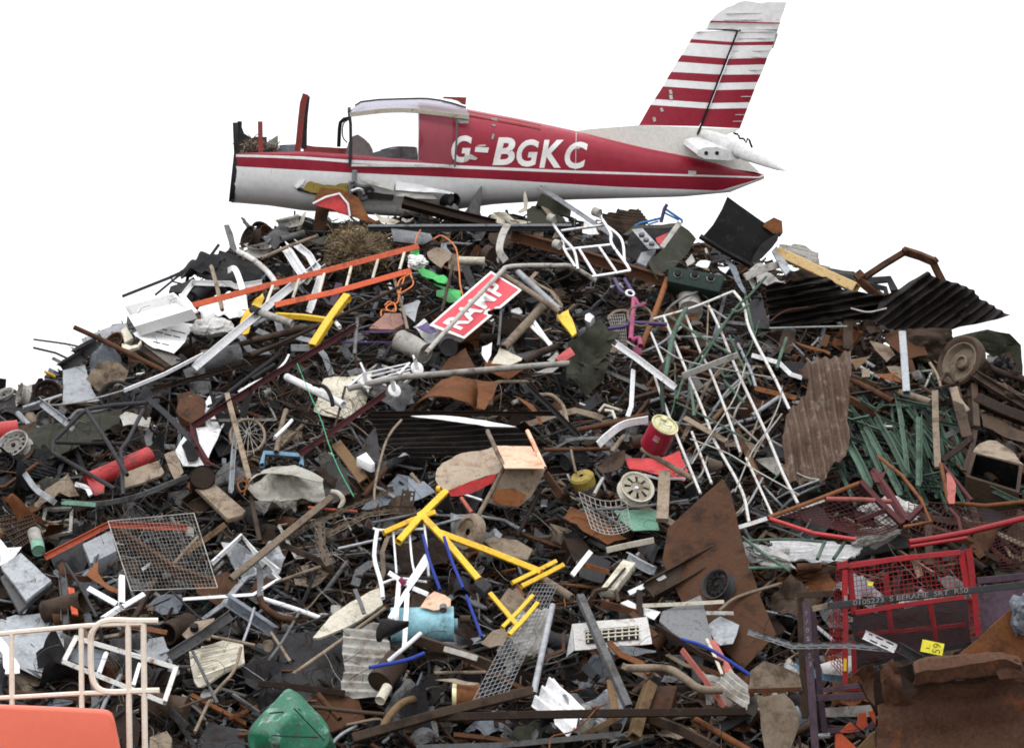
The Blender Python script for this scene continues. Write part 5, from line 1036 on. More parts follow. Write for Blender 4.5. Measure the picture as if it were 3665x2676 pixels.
# white clothes airer with blue rods
t = T('clothes_airer', 'white wire airer with a hooked pole standing before the blue cylinder', 'airer', (1200, 1500), .4)
for pts, w in (([(985, 1335, .5), (1060, 1350, .5), (1395, 1340, .5)], 22), ([(1018, 1355), (1000, 1480), (1000, 1600), (1050, 1780), (1065, 1900)], 34), ([(1148, 1355), (1158, 1480), (1175, 1700)], 18), ([(1280, 1380), (1300, 1590), (1320, 1690)], 18), ([(1400, 1290), (1415, 1450), (1435, 1720)], 20), ([(1055, 1780), (1200, 1740), (1420, 1770)], 20)): B('wire', None, [(q[0], q[1], q[2] if len(q) > 2 else .5) for q in pts], w, 'white', p=t, jit=0)
for pts, lb in (([(1390, 1390), (1440, 1590), (1528, 1835)], 'blue rod beside the airer legs'), ([(1560, 1405), (1620, 1590), (1715, 1820)], 'blue rod between airer and yellow trestle'), ([(1740, 1880), (1800, 2040), (1865, 2215)], 'blue rod below the grey trestle joint')): B('blue_rod', lb, pts, 26, 'blue', off=.6)
at('J')
t = T('folding_stand', 'white folding frame of crossed legs with a pink clamp', 'folding frame', (1250, 400), .5)
for pts in ([(1120, 535), (1260, 310), (1430, 70)], [(1195, 235), (1180, 400), (1170, 545)], [(1262, 330), (1250, 550), (1238, 775)], [(1255, 270), (1340, 150), (1415, 25)], [(1115, 165), (1265, 262)], [(1310, 290), (1430, 340)]): B('leg', None, [(*q, .58) for q in pts], 38, 'white', 'p', p=t, jit=0)
B('leg', None, [(1370, 655, .58), (1240, 770, .58), (1110, 880, .5)], 36, 'white', 'o', p=t); X('clamp', None, [(1185, 225), (1215, 195), (1262, 245), (1220, 270)], .05, 'magenta', 'f', .62, p=t)
t = T('bicycle_saddle', 'black bicycle saddle in front of the blue cylinder', 'saddle', (1130, 600), .5)
mb = MB(); bm = bmesh.new(); R = []
for i in range(11):
    k = i / 10; u = 1050 + 225 * k; wd = 78 * (1 - k) ** 1.1 + 22; P = hp(*nat((u, 620 - 40 * k + (18 if i < 1 else 0))), .72); s = mpx(P) / KS
    R.append([bm.verts.new(P + Vector((0, -.5, -.85)) * (wd * s * sin(a)) * 1.0 + Vector((-.35, -.85, .4)) * (.05 * cos(a))) for a in [(-pi / 2 + pi * j / 8) for j in range(9)]])
for i in range(10):
    for j in range(8): bm.faces.new((R[i][j], R[i + 1][j], R[i + 1][j + 1], R[i][j + 1]))
bmesh.ops.recalc_face_normals(bm, faces=bm.faces[:]); bmesh.ops.solidify(bm, geom=bm.faces[:], thickness=.03); mb.bm(bm); mb.obj('cover', 'black', p=t)
B('post', None, [(1175, 520, .6), (1170, 560, .66)], 26, 'chrome', p=t); B('rail', None, [(1080, 700, .6), (1150, 660, .62), (1260, 600, .62)], 10, 'black', p=t)
t = T('blue_cylinder', 'pale blue pressure vessel lying level beside the saddle', 'cylinder', (1400, 580), .3)
CY('shell', None, (1130, 590), (1640, 580), 142, 'skyblue', .36, p=t, cr=.0); CY('end_cap', None, (1640, 580), (1668, 580), 45, 'skyblue', .36, p=t); CY('filler_port', None, (1553, 470), (1553, 435), 30, 'grey', .58, p=t)
CY('pipe_collar', 'brown pipe collar at the end of the blue cylinder', (1690, 540), (1775, 540), 32, 'brown', .4, hollow=True)
S('ironing_board', 'cream pointed ironing board shaped panel beside the blue cylinder', [(498, 685), (560, 600), (640, 520), (800, 410), (960, 310), (1035, 290), (1065, 430), (880, 540), (760, 600), (640, 645), (540, 685)], 'cream', 'h', .36, th=.02, cr=.02, jag=0)
B('board_latch', 'grey tee shaped latch lying on the pointed cream panel', [(838, 300), (880, 400), (912, 495)], 34, 'grey', 'p', off=.5)
S('corrugated_offcut', 'white corrugated sheet standing below the saddle', [(740, 630), (900, 600), (1040, 562), (1115, 742), (1105, 1050), (1025, 1180), (740, 1172), (735, 1050), (765, 960), (745, 820)], 'pale', (0, -.7, .7), .2, wave=(1.5, 92, .022), jag=.012)
for pts, w, m, lb in (([(335, 985), (720, 715), (1085, 450)], 30, 'tan', 'long tan rod below the pointed cream panel'), ([(160, 650), (240, 770), (315, 885)], 26, 'tan', 'tan rod below the folded sheet strip end'), ([(195, 242), (560, 115)], 24, 'tan', 'slim pale rod above the rusty elbow'), ([(135, 880), (250, 720), (390, 480)], 24, 'grey', 'grey rod crossing the rusty elbow'), ([(490, 1250), (800, 1285), (1095, 1312)], 34, 'brown', 'rusty bar beside the green bin'), ([(540, 1150), (715, 1350)], 48, 'rust', 'rusty tube stub above the green bin edge'), ([(625, 1584), (720, 1480), (850, 1405)], 28, 'galv', 'pale rod at the green bin corner'), ([(770, 1395), (1040, 1350), (1040, 1440)], 22, 'tan', 'tan rod below the corrugated offcut'), ([(1480, 975), (1900, 970)], 30, 'tan', 'thin level bar under the brown plank'), ([(260, 640), (650, 500)], 22, 'dkgrey', 'dark rod above the big dark plate')):
    B('scrap_rod', lb, pts, w, m, off=.34)
CY('rusty_can', 'rusty brown can below the corrugated offcut', (1040, 1055), (1170, 880), 108, 'brown', .34, cr=.08)
CY('pipe_spout', 'cream square spout under the rusty can', (1040, 1200), (1100, 1090), 42, 'cream', .34)
B('blue_bar', 'bent blue bar with open end across the rusty can', [(955, 932), (1250, 872), (1400, 815)], 32, 'blue', 'o', off=.62)
B('plank', 'brown plank sloping below the blue cylinder', [(1320, 700, .5), (1640, 800, .4), (1975, 930, .34)], 88, 'brown', 'p')
B('plank', 'grey worn plank beneath the brown sloping one', [(1560, 780, .46), (1830, 860, .44)], 46, 'pale', 'p')
t = GD('mesh_strip', 'narrow strip of coarse wire mesh trailing over plaster lump', [(1775, 1235), (2080, 1130), (2480, 260), (2290, 250)], 7, 26, 6, 'galv', 'h', .5)
V('plaster_lump', 'off white crumbling plaster lump behind the wire mesh strip', (2200, 700), 150, 330, 'pale', .14, off=.24, amp=.5, ang=-.4)
S('crumpled_card', 'brown crumpled cardboard under the yellow trestle foot', [(2010, 400), (2080, 300), (2150, 268), (2270, 332), (2180, 450), (2110, 480)], 'tan', 'h', .4, cr=.1, sub=.06)
S('torn_paper', 'tan torn paper bag at the lower trestle foot', [(1855, 695), (1960, 640), (2060, 625), (2085, 720), (2040, 800), (1930, 790)], 'tan', 'h', .38, cr=.09, sub=.06)
S('dried_leaf_card', 'fan of tan card on top of the blue cylinder', [(1365, 410), (1420, 340), (1480, 308), (1620, 388), (1612, 432), (1480, 440)], 'barrow', 'h', .56, cr=.05)
CY('gas_bottle', 'orange rust coloured gas bottle with shiny collar in the shade', (1655, 1165), (1850, 1165), 100, 'rustlt', .3, endm='rustlt'); CY('brass_collar', 'brass collar around the rusty gas bottle', (1630, 1165), (1660, 1165), 104, 'lidgold', .3)
S('brown_shard', 'brown curled shard above the gas bottle', [(1480, 1040), (1640, 1020), (1850, 1060), (1800, 1075), (1620, 1050)], 'tan', 'h', .44)
B('steel_beam', 'long rust brown beam rising from the green bin', [(818, 1505, .5), (1500, 1310, .55), (2275, 1122, .5)], 74, 'brown', 's', jit=0, roll=.2)
B('steel_bar', 'dark level bar behind the green bin top', [(60, 1060), (400, 1095), (755, 1140)], 52, 'dkrust', 's', off=.26)
B('curved_root', 'curved orange brown pipe below the rusty can', [(1060, 1430, .44), (1120, 1320, .44), (1235, 1210, .4), (1390, 1175, .3)], 62, 'wood')
t = T('green_bin', 'crushed green plastic bin with whitened top lying on its side', 'bin', (300, 1350), .5)
def bw(u, v, o): return hp(*nat((u, v)), o)
mb = MB(); bm = bmesh.new()
Q = [bw(-40, 1420, .55), bw(95, 1280, .62), bw(290, 1088, .62), bw(380, 1130, .66), bw(640, 1410, .6), bw(655, 1510, .56), bw(580, 1640, .5), bw(250, 1720, .5), bw(-20, 1600, .5), bw(345, 1255, .78), bw(160, 1480, .76)]
bk = [q + Vector((0, .4, -.16)) for q in Q[:9]]
V_ = [bm.verts.new(q) for q in Q + bk]
for f in ((0, 1, 10), (1, 2, 9, 10), (2, 3, 9), (3, 4, 9), (9, 4, 5, 6), (10, 9, 6, 7), (0, 10, 7, 8)): bm.faces.new([V_[i] for i in f])
for i in range(9): j = (i + 1) % 9; bm.faces.new((V_[i], V_[j], V_[11 + j], V_[11 + i]))
bmesh.ops.recalc_face_normals(bm, faces=bm.faces[:]); bmesh.ops.bevel(bm, geom=bm.edges[:], offset=.035, segments=3, affect='EDGES', profile=.5)
bmesh.ops.triangulate(bm, faces=bm.faces[:])
for _ in range(2): bmesh.ops.subdivide_edges(bm, edges=[e for e in bm.edges if e.calc_length() > .12], cuts=1); bmesh.ops.triangulate(bm, faces=[f for f in bm.faces if len(f.verts) > 4])
for v in bm.verts: v.co += Vector(noise.noise_vector(v.co * 5)) * .018
mb.bm(bm); mb.obj('body', 'bin', p=t)
for a, b in (((165, 1480), (540, 1495)), ((345, 1262), (590, 1520)), ((150, 1300), (330, 1290))): B('ridge', None, [(*a, .80), (b[0], b[1], .66)], 12, 'dkgreen', p=t)
at('C')                                                     # summit, walker frame, bicycle, gate
t = T('walker', 'white bent tube frame with round feet, upside down on the summit', 'frame', (700, 500), .5)
for pts in ([(390, 320, .6), (480, 450, .6), (575, 560, .58), (608, 712, .5)], [(760, 250, .6), (820, 330, .6), (872, 420, .58), (885, 510, .56), (1018, 700, .5), (985, 728, .5), (720, 772, .5)], [(470, 400, .56), (830, 350, .56)], [(505, 552, .54), (880, 512, .54)], [(480, 440, .56), (500, 550, .54), (590, 692, .5)], [(620, 552, .54), (750, 762, .5)], [(780, 530, .54), (925, 742, .5)], [(830, 350, .56), (960, 470, .52), (985, 660, .5)]): B('tube', None, pts, 25, 'chrome', p=t, jit=0)
for u, v in ((395, 300), (758, 250), (440, 510)): CY('foot', None, (u - 22, v - 10), (u + 24, v + 8), 36, 'pale', .64, p=t)
t = T('double_rail', 'long pale double rail leaning from heap to aircraft tail underside', 'rail', (600, 230), .3)
for dv in (0, 22): B('rail', None, [(290, 25 + dv, .25), (590, 225 + dv, .35), (890, 425 + dv, .45)], 18, 'galv', 'p', p=t, jit=0)
S('olive_box_side', 'olive green metal box tilted under the aircraft belly', [(310, 95), (420, 150), (555, 200), (545, 290), (400, 250), (265, 185)], 'olive', 'f', .1, th=.08)
S('olive_box_side', 'mossy olive box face below the tilted olive box', [(190, 235), (280, 180), (400, 245), (500, 300), (480, 345), (330, 340), (200, 330)], 'olive', 'h', .16, th=.06)
S('curled_liner', 'white curled liner standing at the olive box', [(110, 250), (170, 215), (165, 110), (185, 70), (205, 170), (195, 235), (140, 265)], 'cream', 'f', .1, cr=.06)
S('roofing_piece', 'rusty grey corrugated piece on the skyline behind the walker frame', [(800, 272), (950, 255), (1095, 238), (1180, 330), (1100, 380), (965, 435), (830, 340)], 'brown', 'h', .04, wave=(1.3, 40, .02))
t = T('blue_carrier', 'bright blue bicycle carrier rack against the sky', 'carrier', (1300, 300), .2)
yc_ = yof((1300, 340))
for pts, w, m in (([(1068, 362), (1110, 338), (1280, 296)], 20, 'cyblue'), ([(1175, 348), (1260, 322)], 14, 'cyblue'), ([(1280, 330), (1308, 220), (1330, 184)], 30, 'violet'), ([(1310, 218), (1450, 312), (1452, 335)], 20, 'cyblue'), ([(1308, 252), (1425, 312)], 16, 'cyblue')): B('bar', None, pts, w, m, p=t, y=yc_, jit=0, sm=False)
t = T('oven_shell', 'dark green open oven shell with pale control plate', 'oven', (1300, 550), .3)
S('side_panel', None, [(1250, 800), (1180, 650), (1330, 520), (1440, 358), (1500, 400), (1562, 465), (1520, 560), (1400, 680), (1290, 740)], 'olive', 'r', .3, p=t, cr=.03)
S('interior', None, [(985, 590), (1045, 392), (1240, 370), (1440, 356), (1330, 520), (1200, 560), (1100, 640)], 'black', 'h', .14, p=t)
S('top_lip', None, [(970, 430), (1060, 360), (1440, 335), (1420, 370), (1080, 392), (1010, 440)], 'olive', 'h', .28, p=t); S('red_lining', None, [(1235, 460), (1335, 418), (1280, 520), (1250, 500)], 'red', 'h', .26, p=t)
B('trim', None, [(1285, 535, .44), (1430, 335, .42)], 42, 'pale', 'p', p=t, jit=0)
cp = S('control_plate', None, [(1045, 388), (1130, 378), (1280, 540), (1180, 548)], 'galv', 'h', .42, p=t, cr=0, jag=0)
for u, v in ((1125, 430), (1160, 470), (1205, 500)):
    P = hp(*nat((u, v)), .49); mb = MB(); lathe(mb, P, HN, [(.03, -.02), (.03, .012), (.02, .016), (.001, .016)], 16); o = mb.obj('dial', 'grey', p=t)
X('plate_bracket', 'pale bent bracket below the control plate', [(1120, 570), (1240, 545), (1160, 680), (1080, 650)], .06, 'galv', 'h', .34)
t = T('hopper', 'black sheet metal hopper box gaping open against the sky', 'hopper', (1900, 400), .2)
yh = yof((1950, 640), .3)
S('inner_face', None, [(1818, 120), (1900, 180), (2060, 290), (2232, 402), (2120, 520), (2010, 655), (1800, 560), (1610, 452), (1700, 350), (1770, 230)], 'black', 'f', .2, p=t, y=yh, cr=.02, jag=0, curl=-.15)
S('side_face', None, [(2236, 408), (2225, 480), (2100, 620), (2005, 680), (2030, 600), (2090, 510)], 'dkgrey', 'f', .2, p=t, y=yh - .1, cr=.01)
B('bottom_rail', None, [(1590, 450, .1), (1800, 580, .1), (2005, 690, .1)], 48, 'black', 'L', p=t, y=yh, jit=0)
t = T('control_box', 'dark green three knob box lying below the hopper', 'box', (1550, 780), .4)
X('body', None, [(1345, 682), (1800, 760), (1752, 895), (1335, 805)], .2, 'dkgreen', (.05, -.85, .5), .3, p=t)
for u, v in ((1415, 752), (1552, 762), (1682, 785)):
    P0, q0 = plane_for([(1345, 682), (1800, 760), (1752, 895), (1335, 805)], nvec((.05, -.85, .5)), .3); P = onp(*nat((u, v)), P0, nvec((.05, -.85, .5))); mb = MB(); lathe(mb, P, nvec((.05, -.85, .5)), [(.036, 0), (.036, .035), (.028, .04), (.001, .04)], 20); o = mb.obj('knob', 'black', p=t)
    mb = MB(); lathe(mb, P, nvec((.05, -.85, .5)), [(.036, .002), (.041, .006), (.036, .01)], 20); mb.obj('ring', 'galv', p=o)
B('rusty_beam', 'rusty beam running down under the walker frame', [(70, 430, .2), (560, 570, .3), (1295, 800, .3)], 84, 'rust', 'I')
B('grey_tube', 'straight light grey tube sloping behind the yellow blade', [(125, 735, .3), (460, 1042, .36)], 54, 'galv')
B('tan_tube', 'dirty tan tube from sign corner to yellow blade', [(0, 752, .5), (200, 880, .52), (462, 1058, .5)], 44, 'tan', jit=0)
B('wide_pipe', 'wide grey brown pipe leaning below the sign', [(5, 1350, .34), (330, 1000, .4)], 72, 'tan', jit=0)
BS('white_stand', 'thin white crossed stand beside the wide pipe', [([(210, 1150), (390, 1320)], 34), ([(250, 1130), (385, 1325)], 30)], 'white', 'p', off=.36)
S('yellow_wedge', 'yellow tapered metal blade pointing down', [(438, 1078), (530, 1035), (555, 1110), (598, 1222), (565, 1248), (480, 1150)], 'yellow', 'h', .44, th=.02, cr=.01)
X('chrome_box', 'shiny foil lump beside the yellow blade', [(668, 1080), (700, 1048), (750, 1090), (720, 1145), (680, 1125)], .1, 'chrome', 'h', .34, cr=.03)
t = T('bicycle', 'purple and magenta bicycle frame upside down without wheels', 'bicycle', (1070, 1050), .4)
for pts, w, m in (([(905, 790), (950, 880), (1005, 915)], 30, 'violet'), ([(985, 790), (1040, 880), (1072, 925)], 30, 'violet'), ([(1060, 945), (1050, 1090), (1035, 1280)], 42, 'magenta'), ([(1070, 950), (1105, 1005), (1150, 990)], 34, 'magenta'), ([(1085, 1005), (1040, 1080), (1000, 1165), (850, 1192)], 28, 'violet'), ([(1000, 1140), (1330, 1155)], 34, 'violet'), ([(1040, 1290), (1100, 1270), (1115, 1330)], 44, 'magenta')): B('frame_tube', None, [(*q, .58) for q in pts], w, m, p=t, jit=0)
RG('headset', None, (1030, 905), 32, 16, 'chrome', (.2, -.7, .6), .6, p=t); RG('brake_cable', None, (1110, 1090), 100, 9, 'tan', (.1, -.8, .5), .62, p=t)
RG('mudguard', None, (970, 1120), 110, 28, 'tan', (0, -.8, .6), .42, .9, p=t, arc=(.05, .5)); S('saddle_bag', None, [(1045, 1345), (1110, 1300), (1125, 1400), (1070, 1405)], 'magenta', 'h', .5, p=t, th=.04)
GD('wire_basket', 'bent wire basket behind the bicycle frame', [(850, 1085), (985, 1075), (1010, 1400), (940, 1395)], 7, 12, 6, 'pale', (-.2, -.8, .5), .3)
B('wooden_pole', 'long orange tan stick behind the bicycle frame', [(1330, 790, .3), (1225, 1080, .36), (1120, 1340, .36)], 46, 'rustlt', jit=0)
CY('plastic_drum', 'pale translucent drum below the three knob box', (1520, 1050), (1500, 880), 105, 'pale', .14, cr=.1)
# big white gate with five rails and green rods woven through
at('N')
t = T('white_gate', 'large white barred gate lying down the slope with rust spots', 'gate', (2600, 1450), .4)
for pts, w in (([(2337, 1142), (2480, 1100), (2622, 1043)], 15), ([(2626, 1043), (2662, 1092), (2684, 1180), (2771, 1350), (2826, 1466)], 17), ([(2538, 1096), (2578, 1180), (2640, 1330), (2741, 1547), (2800, 1689), (2856, 1802)], 16), ([(2454, 1127), (2507, 1260), (2545, 1335), (2609, 1499), (2650, 1620)], 15), ([(2375, 1130), (2445, 1300), (2507, 1446), (2533, 1512), (2560, 1583), (2653, 1751), (2681, 1868)], 16), ([(2343, 1346), (2372, 1430), (2421, 1556), (2507, 1766)], 15), ([(2476, 1545), (2547, 1730)], 15), ([(2670, 1638), (2763, 1840)], 14), ([(2640, 1888), (2800, 1838), (2950, 1788)], 24), ([(2330, 1190), (2380, 1310)], 14)):
    B('bar', None, [(u, v, .5) for u, v in pts], w * .62, 'whiterust', 'p' if w == 24 else 'o', p=t, jit=0)
for pts, w, lb in (([(2455, 1105), (2410, 1200), (2380, 1350)], 18, 'thick green rod standing behind the white gate top'), ([(2742, 990), (2680, 1060), (2620, 1120), (2480, 1340)], 9, 'thin green rod crossing the white gate top'), ([(2395, 1132), (2500, 1200), (2622, 1270)], 9, 'green rod lying level in the white gate'), ([(2605, 1140), (2540, 1230), (2455, 1340), (2420, 1430)], 10, 'green rod sloping through the gate middle'), ([(2610, 1200), (2650, 1290), (2690, 1380)], 9, 'short green rod beside the gate edge bar'), ([(2680, 1090), (2640, 1115), (2620, 1108)], 10, 'hooked green rod end on the gate'), ([(2380, 1300), (2370, 1400), (2376, 1480)], 16, 'dark green post left of the gate bars'), ([(2470, 1380), (2480, 1440), (2484, 1490)], 12, 'short green post within the gate'), ([(2420, 1440), (2560, 1510), (2680, 1580)], 8, 'slim green rod below the gate middle'), ([(2815, 1210), (2780, 1320)], 12, 'green post right of the gate top'), ([(2580, 1310), (2590, 1345), (2620, 1345)], 9, 'green bent hook by the gate')):
    B('green_rod', lb.replace(' left of', ' beside').replace(' right of', ' next to'), [(u, v, .56) for u, v in pts], w, 'dkgreen' if 'dark' in lb else 'fgreen', off=.5)
for i in range(54):
    px, py = random.uniform(2330, 2880), random.uniform(1080, 1840); a = random.choice([-.8, -.6, .6, 1.1, 1.9, .2]) + random.uniform(-.3, .3); L = random.uniform(40, 130); b = random.uniform(-22, 22)
    if py - 1043 < (2622 - px) * .3 or px > 2700 + (py - 1100) * .35 or (px < 2470 and 1440 < py < 1900): continue
    B('thin_bar', 'thin greyish bar tangled in and behind the white barred gate', [(px - cos(a) * L, py - sin(a) * L, .2), (px + b, py + b, .36), (px + cos(a) * L, py + sin(a) * L, random.uniform(.2, .4))], random.uniform(5, 11), random.choice(['fgreen', 'fgreen', 'dkgreen', 'pale', 'grey', 'tan', 'galv']), group='thin bars tangled round the white gate')
for pts, lb in (([(2670, 1300), (2630, 1420), (2560, 1530), (2475, 1660)], 'thin white wire strung down across the gate bars'), ([(2470, 1570), (2600, 1620), (2700, 1680), (2860, 1770)], 'thin white wire sloping across the lower gate'), ([(2800, 1380), (2790, 1440), (2745, 1540), (2690, 1620), (2630, 1760)], 'white wire hanging from the gate edge'), ([(2360, 1240), (2450, 1290), (2640, 1330), (2760, 1350)], 'pale wire level across the gate middle')): B('gate_wire', lb, [(u, v, .6) for u, v in pts], 5, 'pale', off=.6)
B('loose_bar', 'pale flat bar resting across the gate bars', [(2443, 1345, .6), (2560, 1300, .62), (2640, 1270, .62)], 22, 'pale', 'p'); B('loose_bar', 'short pale bar below the gate middle', [(2450, 1495, .56), (2600, 1580, .56)], 20, 'tan', 'p')
at('C')
B('pale_channel', 'bright white channel sloping past the bicycle', [(910, 1308, .6), (1100, 1440, .62), (1388, 1660, .6)], 52, 'white', 'C', jit=0, roll=0)
S('dark_shard', 'bluish dark pointed blade hanging below the hopper', [(1800, 642), (1890, 700), (1965, 912), (1935, 900), (1880, 800)], 'blgrey', 'h', .3)
B('grey_plank', 'grey painted plank lying under the hopper', [(1960, 775), (2110, 705), (2240, 670)], 62, 'pale', 'p', off=.3)
S('dark_leaf', 'dark sheet standing beside the gate top corner', [(1970, 1000), (2090, 900), (2165, 1200), (2000, 1185)], 'dkgrey', 'h', .14)
for q, lb in (([(1480, 625), (1530, 592), (1560, 640), (1500, 660)], 'white scrap beside the three knob box'), ([(1560, 690), (1600, 645), (1680, 665), (1650, 720)], 'white square scrap above the three knob box'), ([(1740, 700), (1850, 690), (1800, 765)], 'white scrap behind the dark blade'), ([(360, 1465), (440, 1385), (450, 1430), (410, 1475)], 'white card beside the red card'), ([(250, 1525), (330, 1500), (520, 1490), (400, 1535)], 'white plastic under the long pole'), ([(660, 300), (720, 330), (780, 410), (640, 400)], 'white plastic bag behind the walker frame')): S('white_scrap', lb, q, 'pale' if 'beside' in lb or 'under' in lb else 'white', 'h', .3, cr=.05)
S('red_card', 'bright red card beside the dark crumpled sheet', [(418, 1442), (540, 1350), (582, 1420), (482, 1472)], 'red', 'h', .4)
S('crumpled_bodywork', 'large crumpled black green body panel in mid heap', [(520, 1330), (640, 1260), (790, 1150), (800, 1185), (935, 1270), (870, 1370), (780, 1440), (700, 1530), (620, 1600), (520, 1590)], 'olive', (.1, -.8, .6), .2, cr=.14, sub=.08)
S('crumpled_bodywork', 'lower black green crumpled panel above the white bent bar', [(510, 1500), (870, 1470), (800, 1600), (690, 1720), (640, 1712), (510, 1600)], 'olive', (0, -.9, .4), .16, cr=.12, sub=.08)
B('brown_hose', 'thick brown hose curving below the cream hatch', [(170, 1460, .34), (290, 1390, .36), (420, 1340, .34)], 60, 'brown', off=.3)
at('G')
t = T('red_can', 'large red tin can with gold lid lying among the scrap', 'can', (1250, 580), .4)
ax = nvec((.36, -.62, .70)); P1 = hp(*nat((1312, 498)), .85); s_ = mpx(P1) / KS; Rr = 112 * s_; P2 = P1 - ax * (250 * s_)
mb = MB(); lathe(mb, P2, ax, [(.001, 0), (Rr * .96, 0), (Rr, .01), (Rr, 250 * s_ - .012)], 40); mb.obj('body', 'canred', p=t)
mb = MB(); H_ = 250 * s_; lathe(mb, P2, ax, [(Rr, H_ - .012), (Rr * 1.04, H_ - .004), (Rr * 1.03, H_ + .006), (Rr * .94, H_ + .006), (Rr * .92, H_ - .006), (Rr * .8, H_ - .006), (Rr * .78, H_), (.001, H_)], 40); lid = mb.obj('lid', 'lidgold', p=t)
e1_, e2_ = basis(ax)
mb = MB(); lathe(mb, P1 + e2_ * .062 - e1_ * .01, ax, [(.03, 0), (.03, .025), (.024, .03), (.001, .03)], 20); mb.obj('cap', 'lidgold', p=lid)
mb = MB(); sweep(mb, smooth_path([P1 - e1_ * .05 - e2_ * .01, P1 - e1_ * .045 - e2_ * .02 + ax * .03, P1 - e2_ * .045 + ax * .035, P1 + e1_ * .045 - e2_ * .03 + ax * .03, P1 + e1_ * .05 - e2_ * .02]), prof('o', .006)); mb.obj('handle', 'chrome', p=lid)
def canp(a, h): d = -e2_ * cos(a) + e1_ * sin(a); return P2 + ax * h + d * (Rr + .002)
mb = MB()
for a0, a1, h0, h1 in ((-.62, -.2, .46, .47), (-.62, -.2, .35, .36), (-.62, -.6, .35, .47), (-.22, -.2, .35, .47), (-.55, -.28, .38, .39), (-.55, -.28, .41, .42)):
    A = [canp(a0 + (a1 - a0) * i / 6, h0 * H_ * 1.6) for i in range(7)]; Bq = [canp(a0 + (a1 - a0) * i / 6, h1 * H_ * 1.6) for i in range(7)]; mb.add(A + Bq, [(i, i + 1, 8 + i, 7 + i) for i in range(6)])
mb.obj('label_mark', 'letter', p=t)
S('red_sheet', 'torn bright red sheet beneath the red can', [(985, 752), (1060, 735), (1240, 740), (1430, 708), (1470, 790), (1500, 862), (1470, 935), (1250, 932), (1150, 892), (1030, 872), (1010, 810)], 'red', 'h', .24, cr=.06)
B('white_edge', 'white folded lip along the red sheet', [(1140, 900, .3), (1250, 932, .3), (1480, 935, .3)], 18, 'white', 'p')
W_('car_roadwheel', 'cream spoked wheel with chrome nut below the red sheet', (1075, 1020), 146, 'cream', (.3, -.8, .55), off=.4, style='spoke', hub='chrome', dm='cream', wd=.6)
B('slotted_bar', 'brown flat bar with a slot standing beside the cream wheel', [(1310, 880, .44), (1290, 1270, .4)], 96, 'tan', 'p', jit=0, roll=0)
S('green_board', 'dull green board below the cream wheel', [(900, 1195), (1080, 1180), (1242, 1185), (1268, 1352), (1060, 1368), (960, 1290)], 'pgreen', 'h', .24, cr=.02)
GD('curved_mesh', 'bulging pale wire mesh beside the cream wheel', [(615, 1035), (1000, 1080), (1050, 1360), (720, 1330)], 9, 8, 6, 'pale', 'h', .4, sag=.1)
S('rust_flap', 'rusty brown plate fragment below the bulging mesh', [(480, 1240), (550, 1150), (720, 1240), (900, 1322), (1000, 1390), (850, 1462), (640, 1380)], 'rustlt', 'h', .2, cr=.05)
B('white_fender', 'white curved mudguard beside the red can', [(772, 660, .4), (850, 585, .44), (980, 495, .46), (1175, 455, .46)], 66, 'white', 'f', sm=True)
B('rust_pipe', 'orange brown pipe above the white curved mudguard', [(600, 542, .4), (900, 480, .46), (1182, 412, .48)], 42, 'rust')
B('bent_bar', 'white flat bar bent near the bottom, above the rust pipe', [(1055, 55, .44), (1040, 345, .44), (1008, 435, .4)], 36, 'white', 'p', sm=False)
B('red_brown_rod', 'reddish tan rod lying over the red sheet', [(1128, 695, .46), (1320, 810, .48), (1540, 935, .46)], 46, 'tan', jit=0)
CY('pipe_socket', 'rusty pipe socket left behind the red can', (1040, 640), (1130, 625), 50, 'brown', .4, hollow=True)['label'] = 'rusty pipe socket touching the red can base'
B('black_angle', 'black angle bar sloping down over the corrugated sheet end', [(180, 165, .46), (400, 370, .48), (610, 580, .44)], 34, 'black', 'L', jit=0)
S('black_box', 'dark square box end above the black angle bar', [(130, 180), (190, 160), (260, 230), (180, 260)], 'black', 'h', .3)
B('arched_hose', 'tan hose arching over orange scraps', [(295, 255, .36), (400, 262, .42), (488, 350, .42), (522, 485, .4)], 32, 'tan')
S('orange_shard', 'thin orange brown shard under the arched hose', [(80, 258), (250, 330), (300, 420), (322, 500), (300, 500), (250, 390)], 'rustlt', 'h', .3)
for pts, lb in (([(778, 392), (820, 338), (962, 385)], 'upper bent white rod above the rust pipe'), ([(828, 380), (888, 388), (912, 455)], 'lower bent white rod above the rust pipe')): B('white_hook', lb, pts, 26, 'cream', off=.44, sm=False)
t = T('candlestick', 'brass cup on a thin stem beside the cream wheel', 'stand', (600, 900), .3)
B('stem', None, [(552, 700, .46), (592, 885, .44)], 20, 'tan', p=t); mb = MB(); lathe(mb, hp(*nat((648, 945)), .36), nvec((-.3, -.5, .8)), [(.02, .05), (.09, .05), (.105, .03), (.1, -.05), (.001, -.05)], 24); mb.obj('cup', 'zinc', p=t)
CY('dark_hose_end', 'dark ring shaped cup behind the brass stem', (500, 800), (540, 780), 70, 'dkgrey', .26, hollow=True)
